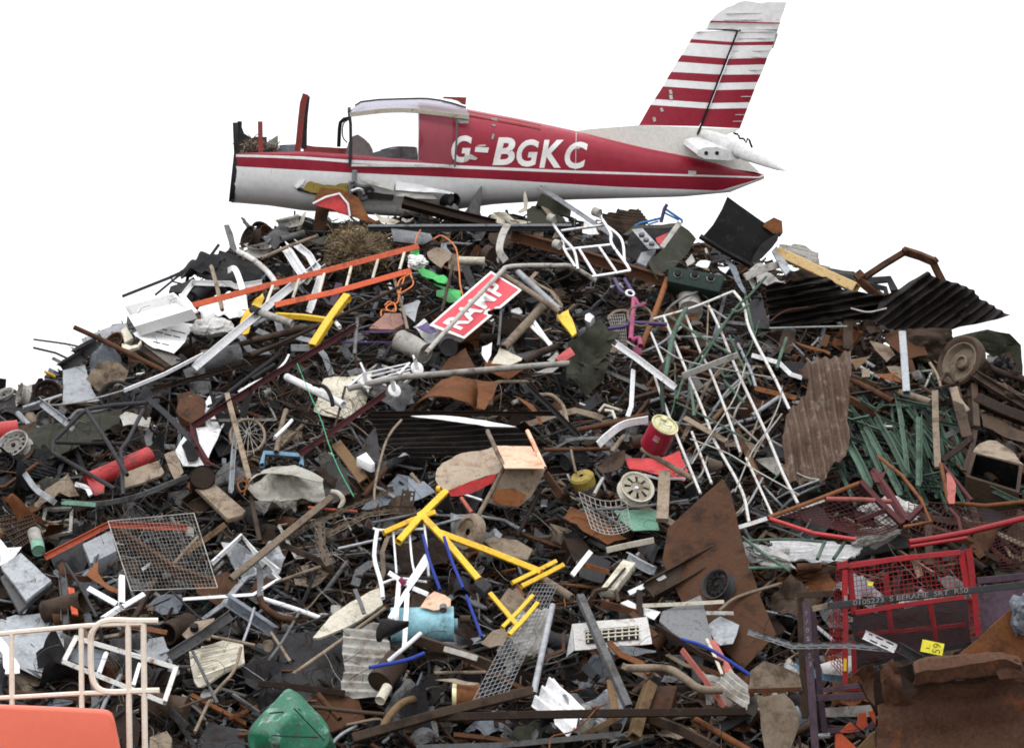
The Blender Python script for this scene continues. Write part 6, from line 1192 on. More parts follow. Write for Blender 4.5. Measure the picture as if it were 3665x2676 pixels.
for pts, w, m, lb in (([(840, 1512), (1222, 1432)], 48, 'cream', 'cream flat bar above the pale radiator'), ([(620, 1190), (1100, 1160), (1500, 1108)], 22, 'grey', 'grey rod passing under the cream wheel'), ([(600, 1090), (1000, 1340)], 20, 'grey', 'dark rod across the bulging mesh'), ([(1180, 300), (1060, 450)], 30, 'rust', 'rust rod leaning behind the red can'), ([(740, 1060), (810, 930)], 30, 'pale', 'short pale stick behind the bulging mesh'), ([(520, 895), (545, 950)], 18, 'chrome', 'tiny shiny rod by the brass stem'), ([(1890, 540), (1990, 740), (2100, 980)], 44, 'rust', 'rusty bar behind the lower gate'), ([(1700, 460), (1800, 350)], 36, 'wood', 'wooden stick end within the gate'), ([(330, 700), (870, 690)], 34, 'rust', 'rusty level bar beside the wheelbarrow tray'), ([(880, 720), (980, 590)], 40, 'tan', 'brown stick above the red sheet'), ([(350, 900), (480, 1080)], 64, 'rust', 'rusty strip beside the wheelbarrow side')): B('scrap_rod', lb, pts, w, m, 'p' if w > 40 else 'o', off=.34)
S('torn_skin', 'brown torn sheet beside the red sheet edge', [(760, 800), (870, 740), (985, 710), (990, 800), (940, 850), (800, 850)], 'brown', 'h', .26, cr=.08)
at('N')
S('rust_plate', 'huge plain rusty steel plate leaning in the lower heap', [(2587, 1711), (2617, 1764), (2640, 1870), (2668, 1976), (2720, 2130), (2778, 2268), (2660, 2396), (2560, 2290), (2450, 2170), (2370, 2010), (2390, 1890), (2500, 1790)], 'rust', (-.1, -.75, .65), .16, th=.012, cr=.01, jag=0)
CY('plate_hole', 'dark round bolt hole in the rusty plate', (2549, 1790), (2553, 1786), 9, 'black', .52)
at('K')
t = T('wall_heater', 'white rusted gas heater cover with grille', 'heater', (880, 650), .4)
HQ = [(560, 582), (1170, 520), (1208, 738), (578, 792)]; nh = nvec((0, -.86, .5))
S('face', None, HQ, 'whiterust', nh, .36, p=t, th=.01, cr=.008); PH, qh = plane_for(HQ, nh, .36)
def hh(u, v, l=.0): return onp(*nat((u, v)), PH, nh) + nh * l
mb = MB(); mb.bm(sheet_bm([hh(u, v, .014) for u, v in ((668, 635), (1098, 598), (1100, 708), (672, 745))], nh, .006, 0, .2)); mb.obj('grille_opening', 'black', p=t)
mb = MB()
for i in range(8): sweep(mb, [hh(690 + i * 55, 630 - i * 4.7, .026), hh(690 + i * 55, 742 - i * 4.7, .026)], prof('t', .006))
for v in (655, 685, 715): sweep(mb, [hh(670, v, .03), hh(1100, v - 36, .03)], prof('t', .006))
mb.obj('grille', 'cream', p=t)
mb = MB(); A = [hh(560, 582), hh(578, 792), hh(515, 790, -.12), hh(530, 700, -.12)]; mb.add(A, [(0, 1, 2, 3)]); mb.obj('side', 'white', p=t)
S('heater_back_plate', 'bent grey white plate hanging below the heater', [(850, 760), (1050, 742), (1245, 785), (1235, 805), (1080, 855), (900, 850)], 'galv', 'h', .26, cr=.04)
t = T('radiator', 'white slim radiator casing with a dark slot', 'radiator', (930, 180), .4)
X('casing', None, [(788, 292), (968, 58), (1078, 80), (905, 302)], .08, 'cream', 'h', .4, p=t); S('slot', None, [(850, 275), (985, 118), (1000, 128), (868, 285)], 'black', 'h', .43, th=.004, cr=0, jag=0, p=t)
for pts, w, m, lb in (([(560, 185), (710, -5)], 42, 'white', 'white bar standing beside the dark slabs'), ([(1020, 332), (1312, 190)], 42, 'white', 'white bar above the brown flat beam'), ([(1130, 432), (1790, 400)], 32, 'cream', 'long cream bar behind the speckled sheet'), ([(1640, 492), (1865, 495)], 34, 'pale', 'pale bar end beneath the dark wheel')): B('trim_bar', lb, pts, w, m, 'p', off=.4)
W_('car_roadwheel', 'dark steel wheel with ring of holes resting on the rusty plate', (1745, 270), 132, 'dkgrey', (-.62, -.68, .4), off=.42, hub='dkrust')
S('speckled_sheet', 'speckled grey foam sheet beneath the dark wheel', [(1290, 482), (1450, 420), (1602, 350), (1650, 540), (1692, 712), (1650, 785), (1450, 690), (1360, 645), (1272, 565)], 'foam', 'h', .34, th=.025, cr=.01)
S('folded_sheet', 'bluish white folded sheet beside the speckled foam', [(1660, 592), (1760, 520), (1915, 592), (1890, 680), (1862, 752), (1755, 752), (1715, 700)], 'galv', 'h', .32, cr=.03, curl=-.2)
B('blue_rod', 'long blue rod sloping over the red bars', [(1445, 702, .6), (1680, 785, .64), (2170, 1102, .6)], 27, 'blue', jit=0)
for pts, w, m, lb in (([(1690, 720), (1840, 985)], 66, 'salmon', 'broad faded red bar under the long blue rod'), ([(1450, 790), (1800, 1255)], 46, 'salmon', 'long faded red bar ending at the white shard'), ([(1650, 700), (1775, 985)], 26, 'cream', 'cream strip beside the broad faded red bar'), ([(860, 730), (960, 832), (1120, 900), (1190, 985)], 50, 'rustlt', 'rusty bowed strip hanging from the heater'), ([(1590, 930), (1760, 990)], 40, 'rust', 'rusty bar end between the faded red bars'), ([(965, 915), (1180, 1010)], 50, 'tan', 'tan short bar below the rusty bowed strip')): B('scrap_bar', lb, pts, w, m, 'p', off=.4)
B('bent_pipe', 'thick cream brown pipe with two bends below the heater', [(1000, 938, .5), (1320, 942, .54), (1450, 1005, .54), (1600, 1105, .5), (1770, 1115, .46)], 66, 'tan')
S('corrugated_shard', 'white corrugated shard at the end of the long blue rod', [(1715, 1072), (1840, 958), (1990, 1080), (2002, 1205), (1970, 1262), (1850, 1180)], 'pale', 'h', .42, wave=(.7, 60, .016))
S('corrugated_shard', 'big torn white corrugated shard beside the dark level beam', [(230, 1212), (330, 1065), (420, 998), (480, 1100), (560, 1180), (700, 1262), (620, 1352), (560, 1462), (500, 1492), (425, 1425), (400, 1340), (290, 1290)], 'white', 'h', .34, wave=(.6, 110, .03), jag=.015)
B('grey_post', 'dark grey post leaning across the heater', [(625, 360, .6), (860, 900, .62), (1015, 1250, .5)], 62, 'grey', 's', jit=0)
B('pale_pole', 'pale pole with rust bands beside the plaster lump', [(402, 430, .56), (320, 800, .56), (248, 1140, .5)], 50, 'galv')
B('dark_beam', 'long dark level beam across the foot of the heap', [(-550, 1335, .5), (700, 1305, .56), (1960, 1288, .5)], 66, 'dkrust', 's', jit=0, roll=.1)
for pts, w, m, sec, lb in (([(-700, 1580), (0, 1560), (955, 1470)], 46, 'grey', 'p', 'grey level bar lowest at the foot of the heap'), ([(1175, 1330), (1450, 1440), (1750, 1600)], 84, 'brown', 'p', 'brown plank sloping below the dark beam'), ([(1555, 1350), (1780, 1480), (2000, 1610)], 56, 'rustlt', 'o', 'orange brown pipe sloping below the dark beam'), ([(1060, 1500), (1120, 1280), (1195, 1075)], 92, 'wood', 's', 'split timber standing over the dark beam'), ([(870, 1040), (912, 1312)], 64, 'wood', 'p', 'short upright timber beside the grey post'), ([(1100, 268), (1112, 552)], 52, 'dkrust', 's', 'rusty upright bar above the heater'), ([(715, 362), (760, 308), (900, 302), (938, 405)], 32, 'brown', 'o', 'small brown hooped pipe above the heater'), ([(795, 412), (1090, 495)], 62, 'rust', 'p', 'rusty flat bar behind the heater top'), ([(1180, 320), (1420, 190), (1730, 20)], 150, 'brown', 'I', 'broad brown girder above the dark wheel'), ([(1750, 472), (1900, 362), (2255, 250)], 26, 'tan', 'o', 'thin tan pipe crossing the rusty plate'), ([(640, 1480), (940, 1330)], 50, 'wood', 'p', 'weathered board under the dark beam'), ([(1000, 30), (1220, 150)], 70, 'galv', 'C', 'shiny channel end above the white bar'), ([(620, 90), (860, 160)], 40, 'rustlt', 'p', 'red brown slab edge in the dark panel'), ([(330, 220), (560, 370)], 66, 'tan', 'o', 'tan log like pipe behind the wire mesh strip'), ([(1240, 600), (1600, 820), (1780, 900)], 46, 'dkrust', 'p', 'dark bar under the speckled foam'), ([(1040, 490), (1240, 680)], 50, 'rust', 'p', 'rust red bar beside the heater corner'), ([(0, 1150), (250, 1110)], 60, 'brown', 's', 'beam end touching the big white shard'), ([(340, 850), (490, 790), (490, 680)], 30, 'rust', 'p', 'thin rusty bracket left low of heater'), ([(670, 930), (760, 1020)], 70, 'dkgrey', 's', 'dark square tube stub below the heater')): B('scrap_bar', lb.replace('left low of', 'beneath the'), pts, w, m, sec, off=.38)
S('white_flap', 'white triangular flap above the heater', [(950, 430), (1010, 410), (1130, 450), (1272, 482), (1222, 542), (1120, 490)], 'white', 'h', .34)
X('rust_block', 'square rusty block beside the split timber', [(1190, 1200), (1230, 1080), (1412, 1072), (1365, 1262), (1190, 1260)], .2, 'rust', 'h', .36)
S('red_slabs', 'dark sheets with red edges behind the slim radiator', [(600, 60), (760, 20), (880, 80), (800, 260), (620, 200)], 'dkgrey', 'h', .14)
B('copper_wire', 'thin reddish wire looping at the foot of the heap', [(375, 1584), (400, 1490), (560, 1450), (680, 1352), (765, 1260), (845, 1225)], 14, 'rustlt', off=.6)
at('D')                                                     # right flank: roofing, posts, red cages, torn skip
t = T('bent_angle_iron', 'reddish brown angular steel frame sticking up into the sky', 'steel frame', (950, 600), .3)
yd = yof((1000, 700), .25)
for pts, w in (([(968, 552), (1130, 445), (1312, 335)], 46), ([(1290, 335), (1420, 375), (1545, 428)], 62), ([(1515, 405), (1560, 500), (1612, 600)], 52), ([(905, 560), (960, 515)], 70), ([(915, 555), (1100, 710), (1268, 868)], 66)): B('bar', None, pts, w, 'maroon' if 0 else 'rust', 's', p=t, y=yd, jit=0, sm=False)
for u, v in ((1300, 330), (1545, 412)): CY('hinge', None, (u - 12, v + 8), (u + 14, v - 12), 26, 'rust', p=t, y=yd - .05)
t = S('roofing_sheet', 'black corrugated roofing sheet under the yellow timber end', [(165, 625), (240, 590), (330, 600), (450, 560), (660, 545), (790, 645), (1140, 700), (1250, 900), (960, 885), (600, 925), (380, 962), (205, 962), (190, 780)], 'corr', (-.05, -.97, -.05), .18, wave=(1.75, 62, .028), cr=.11)
t = S('roofing_sheet', 'long black corrugated roofing sheet jutting out on the skyline', [(1130, 700), (1250, 640), (1470, 505), (1535, 560), (1665, 588), (1840, 650), (1905, 720), (2010, 780), (2130, 862), (1950, 912), (1740, 955), (1615, 992), (1440, 965), (1240, 985), (1000, 900)], 'corr', (.05, -.97, .0), .22, wave=(2.2, 66, .03), cr=.10)
S('grey_roofing', 'pale corrugated asbestos like sheet behind the yellow timber', [(280, 300), (430, 290), (600, 342), (605, 455), (690, 480), (700, 560), (600, 600), (440, 500), (320, 420)], 'pale', 'h', .08, wave=(1.2, 50, .014), cr=.03)
S('grey_roofing', 'darker grey corrugated sheet at the yellow timber end', [(640, 470), (870, 505), (930, 565), (860, 640), (720, 600)], 'grey', 'h', .12, wave=(1.2, 44, .012))
B('timber', 'long splintered yellow timber in front of the pale corrugated sheet', [(280, 350, .34), (600, 500, .4), (905, 640, .4)], 78, 'palewood', 's', jit=0)
S('white_strip', 'white painted board end below the hopper corner', [(218, 335), (262, 300), (372, 490), (332, 530), (270, 430)], 'galv', 'h', .36, th=.02, cr=.01)
S('torn_bin_bag', 'whitish torn plastic under the hopper corner', [(5, 540), (130, 465), (165, 500), (330, 585), (240, 595), (120, 560), (70, 610)], 'whitecl', 'h', .2, cr=.08, sub=.07)
S('brown_lump', 'brown torn cushion behind the hopper corner', [(165, 110), (235, 68), (300, 95), (310, 190), (230, 200), (150, 140)], 'rustlt', 'f', th=.25, cr=.06, y=yh + .02)
S('teal_strap', 'small teal rounded shell at the yellow timber end', [(810, 570), (850, 535), (905, 540), (890, 590)], 'dkgreen', 'h', .3, cr=.02)
B('dark_bracket', 'dark bent bracket between red brown frame and black sheet', [(990, 580, .3), (1170, 565, .34), (1215, 660, .3)], 62, 'dkgrey', 'p', sm=False)
B('dark_bracket', 'second dark bracket leg below the red brown frame', [(1000, 610, .34), (1140, 640, .36), (1150, 700, .34)], 44, 'dkgrey', 'p', sm=False)
B('rust_post', 'rusty flat post beneath the black corrugated sheet', [(842, 885), (838, 1140)], 80, 'brown', 'p', off=.26)
for pts, lb in (([(205, 905), (330, 820), (520, 790)], 'brown bent lath on the black sheet end'), ([(860, 800), (1000, 830), (1150, 800)], 'pale thin strip lying on the black sheets'), ([(200, 960), (560, 950), (830, 945)], 'pale thin edge strip below the black sheet')): B('thin_strip', lb, pts, 14, 'pale' if 'pale' in lb else 'rust', off=.5)
at('N')
S('flaking_sheet', 'flaking rust brown corrugated sheet standing upright', [(2855, 1331), (2930, 1287), (3049, 1240), (3047, 1400), (3038, 1590), (3018, 1640), (2975, 1672), (2957, 1722), (2912, 1734), (2815, 1722), (2798, 1690), (2811, 1570), (2802, 1527), (2837, 1452), (2886, 1400), (2888, 1368)], 'rcorr', (-.05, -.8, .6), .3, th=.015, wave=(.05, 36, .026), jag=.03, cr=.06)
at('D')
B('white_post', 'white square post standing among brown scrap', [(1278, 1005, .5), (1296, 1250, .46), (1312, 1490, .4)], 58, 'galv', 's', jit=0, roll=0)
t = T('tyred_roadwheel', 'big brown wheel with tyre lying tilted near the edge', 'wheel', (1760, 1240), .3)
P = hp(*nat((1755, 1235)), .36); nn = nvec((-.72, -.62, .32)); R0 = 225 / KS * mpx(P)
mb = MB(); lathe(mb, P, nn, [(R0 * a, R0 * b) for a, b in ((.72, .1), (.78, .17), (.9, .2), (.98, .13), (1, 0), (.98, -.13), (.9, -.2), (.78, -.17), (.72, -.1))], 36); mb.obj('tyre', 'brown', p=t)
mb = MB(); lathe(mb, P, nn, [(R0 * a, R0 * b) for a, b in ((.76, .12), (.68, .12), (.56, -.1), (.3, -.14), (.26, .02), (.2, .05), (.18, -.05), (.001, -.05))], 30); mb.obj('disc', 'tan', p=t)
V('mesh_mound', 'brown netting mound between white post and big tyre', (1480, 1130), 260, 150, 'brown', .22, off=.1, amp=.3)
B('white_moulding', 'white bent moulding beside the gate edge', [(60, 1180, .4), (280, 1240, .44), (375, 1335, .42), (465, 1362, .4)], 36, 'white', 'p', sm=False)
S('olive_sheet', 'dark olive sheet closing the skyline at the picture edge', [(1650, 1050), (1800, 1000), (1950, 980), (2140, 1010), (2245, 1095), (2255, 1345), (2150, 1310), (2000, 1180), (1850, 1100)], 'olive', 'f', .1, cr=.06)
for q, m, lb in (([(1130, 1020), (1250, 985), (1460, 1080), (1490, 1170), (1330, 1200), (1180, 1110)], 'rust', 'rusty brown curved sheet below the roofing tip'), ([(1010, 1080), (1150, 1110), (1220, 1180), (1150, 1230), (1060, 1160)], 'tan', 'tan sheet fragment beside the white post'), ([(1150, 1260), (1300, 1280), (1350, 1320), (1270, 1380), (1200, 1340)], 'tan', 'torn tan card behind the white post'), ([(1350, 1320), (1410, 1300), (1440, 1370), (1390, 1390)], 'grey', 'small grey plate beside the white post'), ([(1040, 1340), (1240, 1330), (1270, 1390), (1180, 1380)], 'rustlt', 'orange brown flat scrap beside the white post foot'), ([(860, 1220), (1030, 1180), (900, 1290)], 'wood', 'splinter of wood beside the flaking sheet'), ([(1960, 1180), (2030, 1170), (2100, 1290), (2120, 1420), (2020, 1330), (1970, 1290)], 'grey', 'grey cast block behind the big tyre'), ([(2050, 1060), (2110, 1130), (2185, 1270), (2170, 1330), (2080, 1180)], 'rust', 'rusty pointed plate behind the big tyre'), ([(400, 1075), (560, 1110), (700, 1160), (690, 1180), (420, 1095)], 'rustlt', 'thin rusty slat under the black sheet'), ([(600, 1090), (650, 1020), (690, 1040), (660, 1120)], 'rust', 'small rusty plate under the black sheet'), ([(945, 1290), (1010, 1280), (1015, 1370), (950, 1370)], 'tan', 'brown square offcut by the flaking sheet')): S('sheet_offcut', lb, q, m, 'h', .24, cr=.04)
for pts, w, m, sec, lb in (([(1850, 1330), (2040, 1450), (2290, 1600)], 70, 'brown', 'C', 'bent chassis rail below the big tyre at the picture edge'), ([(1690, 1440), (1720, 1540), (1800, 1640)], 66, 'tan', 'f', 'curved leaf spring hanging under the big tyre'), ([(1905, 1180), (2010, 1290), (2290, 1390)], 52, 'dkrust', 'o', 'rusty axle tube behind the big tyre'), ([(2100, 1420), (2130, 1500), (2280, 1520)], 40, 'brown', 's', 'rusty bracket arm on the chassis rail'), ([(1560, 1420), (1640, 1330), (1720, 1400)], 34, 'brown', 'o', 'bent brown tube hooked beneath the big tyre'), ([(1500, 1240), (1560, 1340), (1590, 1440)], 24, 'tan', 'o', 'tan bent rod beside the big tyre')): B('chassis_scrap', lb, pts, w, m, sec, off=.4)
for c, r, m, lb in (((2080, 1290), 90, 'dkgrey', 'dark gearbox lump behind the big tyre'), ((2180, 1420), 80, 'brown', 'brown cast lump at the picture edge under the olive sheet'), ((1950, 1380), 70, 'dkrust', 'rusty hub lump beside the chassis rail')): V('cast_lump', lb, c, r, r * .8, m, .14, off=.3, amp=.6, freq=4.5)
at('H')
GP = [([(845, 535), (930, 690), (1015, 875)], 48), ([(975, 385), (1120, 650), (1260, 935)], 46), ([(1050, 305), (1180, 530), (1305, 785)], 48), ([(1250, 240), (1290, 520), (1322, 795)], 36), ([(1412, 305), (1412, 860)], 42), ([(955, 420), (1020, 580), (1100, 760)], 36), ([(1225, 178), (1495, 235)], 28), ([(1435, 805), (1605, 768)], 24), ([(1435, 815), (1625, 875)], 24), ([(1860, 835), (2030, 920), (2210, 1005)], 44), ([(1095, 330), (1310, 412)], 24), ([(925, 190), (1060, 260), (1130, 210)], 26), ([(1430, 345), (1690, 560)], 26), ([(1170, 440), (1330, 700)], 26), ([(870, 350), (1010, 320)], 30), ([(850, 490), (1000, 540)], 22), ([(760, 740), (860, 950)], 30), ([(1440, 470), (1500, 640)], 28), ([(1500, 350), (1740, 400)], 28), ([(1420, 890), (1590, 900)], 24), ([(1590, 480), (1610, 620)], 24), ([(1450, 820), (1650, 800)], 20)]
for i, (pts, w) in enumerate(GP): B('fence_post', 'pale green steel fence post in the tangled bundle below the rusty wheel', [(*q, .42 - .012 * i + (.05 if j else 0)) for j, q in enumerate(pts)], w, 'fgreen', 'L', group='green fence posts')
for i in range(70):
    u, v = random.uniform(790, 1750), random.uniform(230, 930); a = random.choice([1.0, 1.1, 1.1, 1.2, 1.3, .25, .1]) + random.uniform(-.12, .12); L = random.uniform(120, 300)
    B('fence_post', 'pale green steel fence post in the tangled bundle below the rusty wheel', [(u - cos(a) * L, v - sin(a) * L, .1), (u + cos(a) * L, v + sin(a) * L, random.uniform(.1, .26))], random.uniform(20, 34), random.choice(['fgreen', 'fgreen', 'dkgreen']), 'L', group='green fence posts')
for q, lb in (([(205, 950), (600, 925), (960, 890), (1230, 985), (1000, 1100), (620, 1090), (330, 1060)], 'black sheet added as the deep shade under the roofing sheets'), ([(250, 1000), (420, 1010), (420, 1130), (300, 1090)], 'small black sheet added as the shade beside the gate top')): S('painted_shade_sheet', lb, q, 'black', 'd', .06, cr=.05)  # black sheets added to paint in the shade below the roofing
B('tan_post', 'tan upright strip standing among the green fence posts', [(1542, 110, .5), (1548, 400, .5), (1565, 730, .46)], 52, 'tan', 'p')
for pts, w, m, sec, lb in (([(1700, 90), (1750, 300), (1805, 490)], 84, 'brown', 'p', 'tan curved board below the big tyre'), ([(1880, -10), (2080, 90), (2290, 200)], 66, 'brown', 's', 'upper brown timber at the picture edge'), ([(1890, 180), (2080, 270), (2290, 350)], 90, 'dkrust', 's', 'dark timber between two brown ones'), ([(1860, 60), (1880, 400)], 54, 'brown', 'p', 'upright tan board crossing the edge timbers'), ([(1590, 680), (1720, 590), (1835, 490)], 46, 'dkrust', 's', 'dark angled bar above the faded red plate'), ([(1780, 760), (1850, 540), (1870, 420)], 44, 'brown', 'p', 'brown lath beside the open brown box'), ([(80, 90), (240, 130), (420, 170)], 46, 'rustlt', 'p', 'orange brown slat behind the gate'), ([(0, 560), (90, 800)], 44, 'wood', 'p', 'wooden lath under the gate edge'), ([(60, 310), (280, 160)], 36, 'galv', 'o', 'grey tube under the gate edge')): B('board', lb, pts, w, m, sec, off=.36)
S('tan_sheet', 'flat tan sheet beside the edge timbers', [(1900, 300), (1960, 310), (2290, 450), (2290, 540), (1930, 400)], 'brown', 'h', .3)
t = T('brown_crate', 'open brown metal crate at the picture edge above the red cage', 'crate', (2050, 760), .3)
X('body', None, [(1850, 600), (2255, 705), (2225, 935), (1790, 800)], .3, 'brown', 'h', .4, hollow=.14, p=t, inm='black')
S('lid', None, [(1880, 560), (1990, 520), (2190, 610), (2260, 700), (1850, 600)], 'tan', 'u', .5, p=t)
S('pale_triangle', 'pale triangular sheet showing behind the gate bars', [(90, 660), (270, 640), (300, 770), (270, 810), (200, 760)], 'pale', 'h', .2)
# upper red mesh trolley, bent open
t = T('mesh_trolley', 'bent rusty red mesh trolley lying above the bright red cage', 'trolley', (900, 1150), .4)
for pts, w, m in (([(190, 1138), (560, 1000), (950, 848)], 36, 'rustlt'), ([(945, 850), (1100, 1020), (1285, 1195)], 46, 'maroon'), ([(1285, 1210), (1505, 1172), (1430, 990), (1270, 790), (1080, 640)], 30, 'rustlt'), ([(1045, 760), (1180, 960), (1315, 1178)], 54, 'maroon'), ([(205, 1145), (560, 1262), (900, 1312)], 34, 'red'), ([(900, 1165), (1150, 1072)], 40, 'maroon'), ([(1310, 1170), (1430, 1050)], 44, 'maroon'), ([(660, 985), (960, 990), (1250, 1010)], 40, 'salmon')): B('bar', None, [(*q, .56) for q in pts], w, m, 's' if m == 'maroon' else 'o', p=t, jit=0, sm=False)
GD('mesh', None, [(230, 1140), (945, 870), (1270, 1200), (900, 1300)], 18, 14, 6, 'maroon', 'h', .5, p=t, sag=.05)
S('bent_corner', None, [(1020, 755), (1090, 780), (1165, 725), (1110, 835), (1050, 840)], 'maroon', 'h', .6, p=t)
t = T('mesh_trolley', 'crumpled red mesh trolley with faded red plate at the picture edge', 'trolley', (1900, 1050), .5)
for pts, w, m in (([(1590, 700), (1620, 860), (1650, 1015), (1950, 1040), (2290, 1005)], 34, 'rustlt'), ([(1600, 705), (1720, 850), (1840, 1000)], 32, 'maroon'), ([(1330, 1335), (1560, 1300), (1800, 1255), (2290, 1135)], 50, 'cagered'), ([(1340, 1372), (1800, 1300)], 30, 'cagered'), ([(1660, 1060), (1730, 1140), (1755, 1260)], 28, 'maroon')): B('bar', None, [(*q, .62) for q in pts], w, m, 'o', p=t, jit=0, sm=False)
GD('mesh', None, [(1650, 1030), (2290, 1030), (2290, 1140), (1500, 1290)], 18, 6, 6, 'maroon', 'h', .58, p=t, sag=.06); GD('mesh', None, [(1330, 1000), (1650, 1030), (1500, 1290), (1320, 1210)], 6, 6, 6, 'maroon', 'h', .56, p=t)
S('faded_plate', None, [(1635, 770), (1660, 760), (1712, 870), (1702, 1020), (1648, 1022)], 'salmon', 'h', .64, p=t, cr=.02)
GD('mesh', None, [(1980, 1300), (2290, 1160), (2290, 1560), (2080, 1560)], 10, 12, 5, 'maroon', 'f', .5, p=t, sag=.06)
V('white_sack', 'crumpled white plastic sack inside the bent red trolley', (1190, 1090), 190, 140, 'whitecl', .1, off=.3, amp=.5)
V('grey_sack', 'dirty white plastic trailing above the bright red cage', (1050, 1290), 190, 55, 'pale', .08, off=.36, amp=.5, ang=.35)
S('ribbed_bundle', 'bundle of white ribbed plastic strips under green rods', [(200, 1345), (450, 1325), (700, 1335), (965, 1360), (890, 1450), (640, 1505), (420, 1480), (280, 1440)], 'white', 'h', .3, wave=(1.6, 36, .015), cr=.05)
V('clear_film', 'clear grey film spilling off the huge rusty plate', (180, 1450), 220, 90, 'whitecl', .08, off=.3, amp=.5, ang=-.45)
for pts, w, lb in (([(0, 1325), (340, 1310), (640, 1330)], 22, 'level green rod over the white ribbed bundle'), ([(-20, 1290), (160, 1430), (370, 1570)], 26, 'green rod sloping over the clear film'), ([(650, 1330), (590, 1470)], 30, 'short green rod crossing the white bundle'), ([(810, 1335), (720, 1470)], 30, 'second short green rod crossing the white bundle'), ([(30, 1545), (360, 1540)], 26, 'low green rod beside the rusty plate')): B('green_rod', lb, pts, w, 'fgreen', off=.46)
CY('brown_valve', 'rusty valve fitting at the end of the clear film', (420, 1540), (620, 1530), 34, 'rust', .4)
S('dark_hollow_sheet', 'black sheet added as the dark hollow behind the bright red cage', [(880, 1460), (1120, 1270), (1360, 1290), (1400, 1390), (1100, 1430)], 'black', 'h', .2)  # black sheet put in for the shaded hollow behind the cage
for i in range(85):
    px, py = random.uniform(3040, 3660), random.uniform(1290, 1980)
    if 3050 < px < 3480 and 1440 < py < 1860: continue
    a = random.choice([.3, .5, -.2, 1.4, .7]) + random.uniform(-.25, .25); L = random.uniform(60, 150); at('N')
    if py > sky_py(px) + 40: B('brown_lath', 'rust brown lath in the brown scrap at the picture edge', [(px - cos(a) * L, py - sin(a) * L, .16), (px, py, .2), (px + cos(a) * L, py + sin(a) * L, .22)], random.uniform(10, 30), random.choice(['brown', 'tan', 'rust', 'dkrust', 'brown']), random.choice('psLo'), jit=0, group='brown laths at the picture edge')
at('L')
# bright red cage: stands up, so it is built on an upright plane of its own
yl = yof((1300, 1060), .7)
t = T('red_cage', 'bright red steel mesh cage standing behind the torn skip', 'cage', (1300, 1050), .6)
def lb_(name, pts, w, m, dy=0.0, sec='s'): return B(name, None, [(u, v, dy) for u, v in pts], w, m, sec, p=t, y=yl, jit=0, sm=False, roll=0)
for pts, w, dy in (([(812, 140), (818, 600), (815, 1075)], 44, .1), ([(850, 110), (865, 300), (888, 500)], 52, .06), ([(838, 112), (1250, 50), (1745, 0)], 44, .08), ([(1752, -10), (1780, 140), (1805, 290)], 56, .06), ([(1815, -30), (1860, 330), (1895, 680)], 52, .1), ([(895, 490), (1300, 425), (1775, 362)], 40, .1), ([(745, 110), (835, 95)], 60, .1), ([(915, 660), (1350, 630), (1790, 585)], 36, -.12), ([(1140, 180), (1160, 400), (1190, 650)], 44, -.12), ([(1500, 390), (1520, 520), (1555, 730)], 44, -.12), ([(805, 1100), (965, 1098)], 50, .08), ([(880, 720), (890, 1000)], 40, .0)): lb_('bar', pts, w, 'cagered', dy)
for pts in ([(818, 350), (822, 440)], [(816, 860), (812, 960)]): lb_('worn_patch', pts, 26, 'yellow' if pts[0][1] > 500 else 'pale', .125, 'p')
for q in ((1060, 240),): S('yellow_label', None, [(995, 232), (1040, 236), (1034, 268), (990, 264)], 'tagy', 'f', p=t, y=yl - .02, cr=.02)
GD('mesh', None, [(855, 80), (1745, -20), (1790, 340), (890, 470)], 24, 10, 5, 'cagered', 'f', p=t, y=yl); GD('mesh', None, [(745, 120), (825, 120), (825, 1040), (700, 900)], 5, 26, 5, 'cagered', 'f', p=t, y=yl - .05)
GD('mesh', None, [(700, 480), (820, 480), (820, 900), (680, 860)], 5, 12, 5, 'cagered', 'f', p=t, y=yl + .05); GD('fine_mesh', None, [(890, 500), (1790, 380), (1830, 720), (900, 900)], 44, 20, 4, 'maroon', 'f', p=t, y=yl + .1)
GD('mesh', None, [(1800, 330), (1870, 420), (1910, 660), (1830, 700)], 8, 10, 5, 'cagered', 'f', p=t, y=yl)
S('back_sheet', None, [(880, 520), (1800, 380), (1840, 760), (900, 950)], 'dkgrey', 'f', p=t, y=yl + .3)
# purple stencilled stillage in front of the cage
t = T('stencilled_stillage', 'purple brown stillage frame with white stencilled numbers before the red cage', 'stillage', (550, 1400), .6)
ys_ = yl - .28
def st_(name, pts, w, m, dy=0.0): return B(name, None, [(u, v, dy) for u, v in pts], w, m, 's', p=t, y=ys_, jit=0, sm=False, roll=0)
st_('post', [(498, 400), (520, 800), (575, 1620)], 62, 'purple', .05); st_('post', [(552, 460), (590, 900), (650, 1460)], 46, 'purple', -.2); st_('post', [(452, 330), (465, 800), (490, 1345)], 58, 'brown', -.1)
tr = st_('top_rail', [(680, 432), (1300, 365), (2290, 258)], 56, 'dkgrey', .08); st_('top_rail', [(430, 345), (720, 335)], 54, 'brown', 0); st_('top_rail', [(545, 460), (690, 428)], 46, 'tan', .04)
st_('cross_rail', [(585, 1180), (1030, 1155)], 54, 'purple', 0); st_('cross_rail', [(630, 1115), (965, 1075)], 40, 'purple', -.1); st_('cross_rail', [(1880, 230), (2290, 190)], 56, 'purple', -.15); st_('cross_rail', [(650, 1450), (1050, 1400)], 44, 'purple', -.2)
def rl(u, v, dy): return onp(*nat((u, v)), Vector((0, ys_ - dy, 0)), Vector((0, 1, 0)))
TX('stencil', '010S223  S BERAME  SRT  R50', lambda u, v: rl(880 + 930 * u, 428 - 104 * u - 40 * v, .135), 'stencil', t, bold=.0)
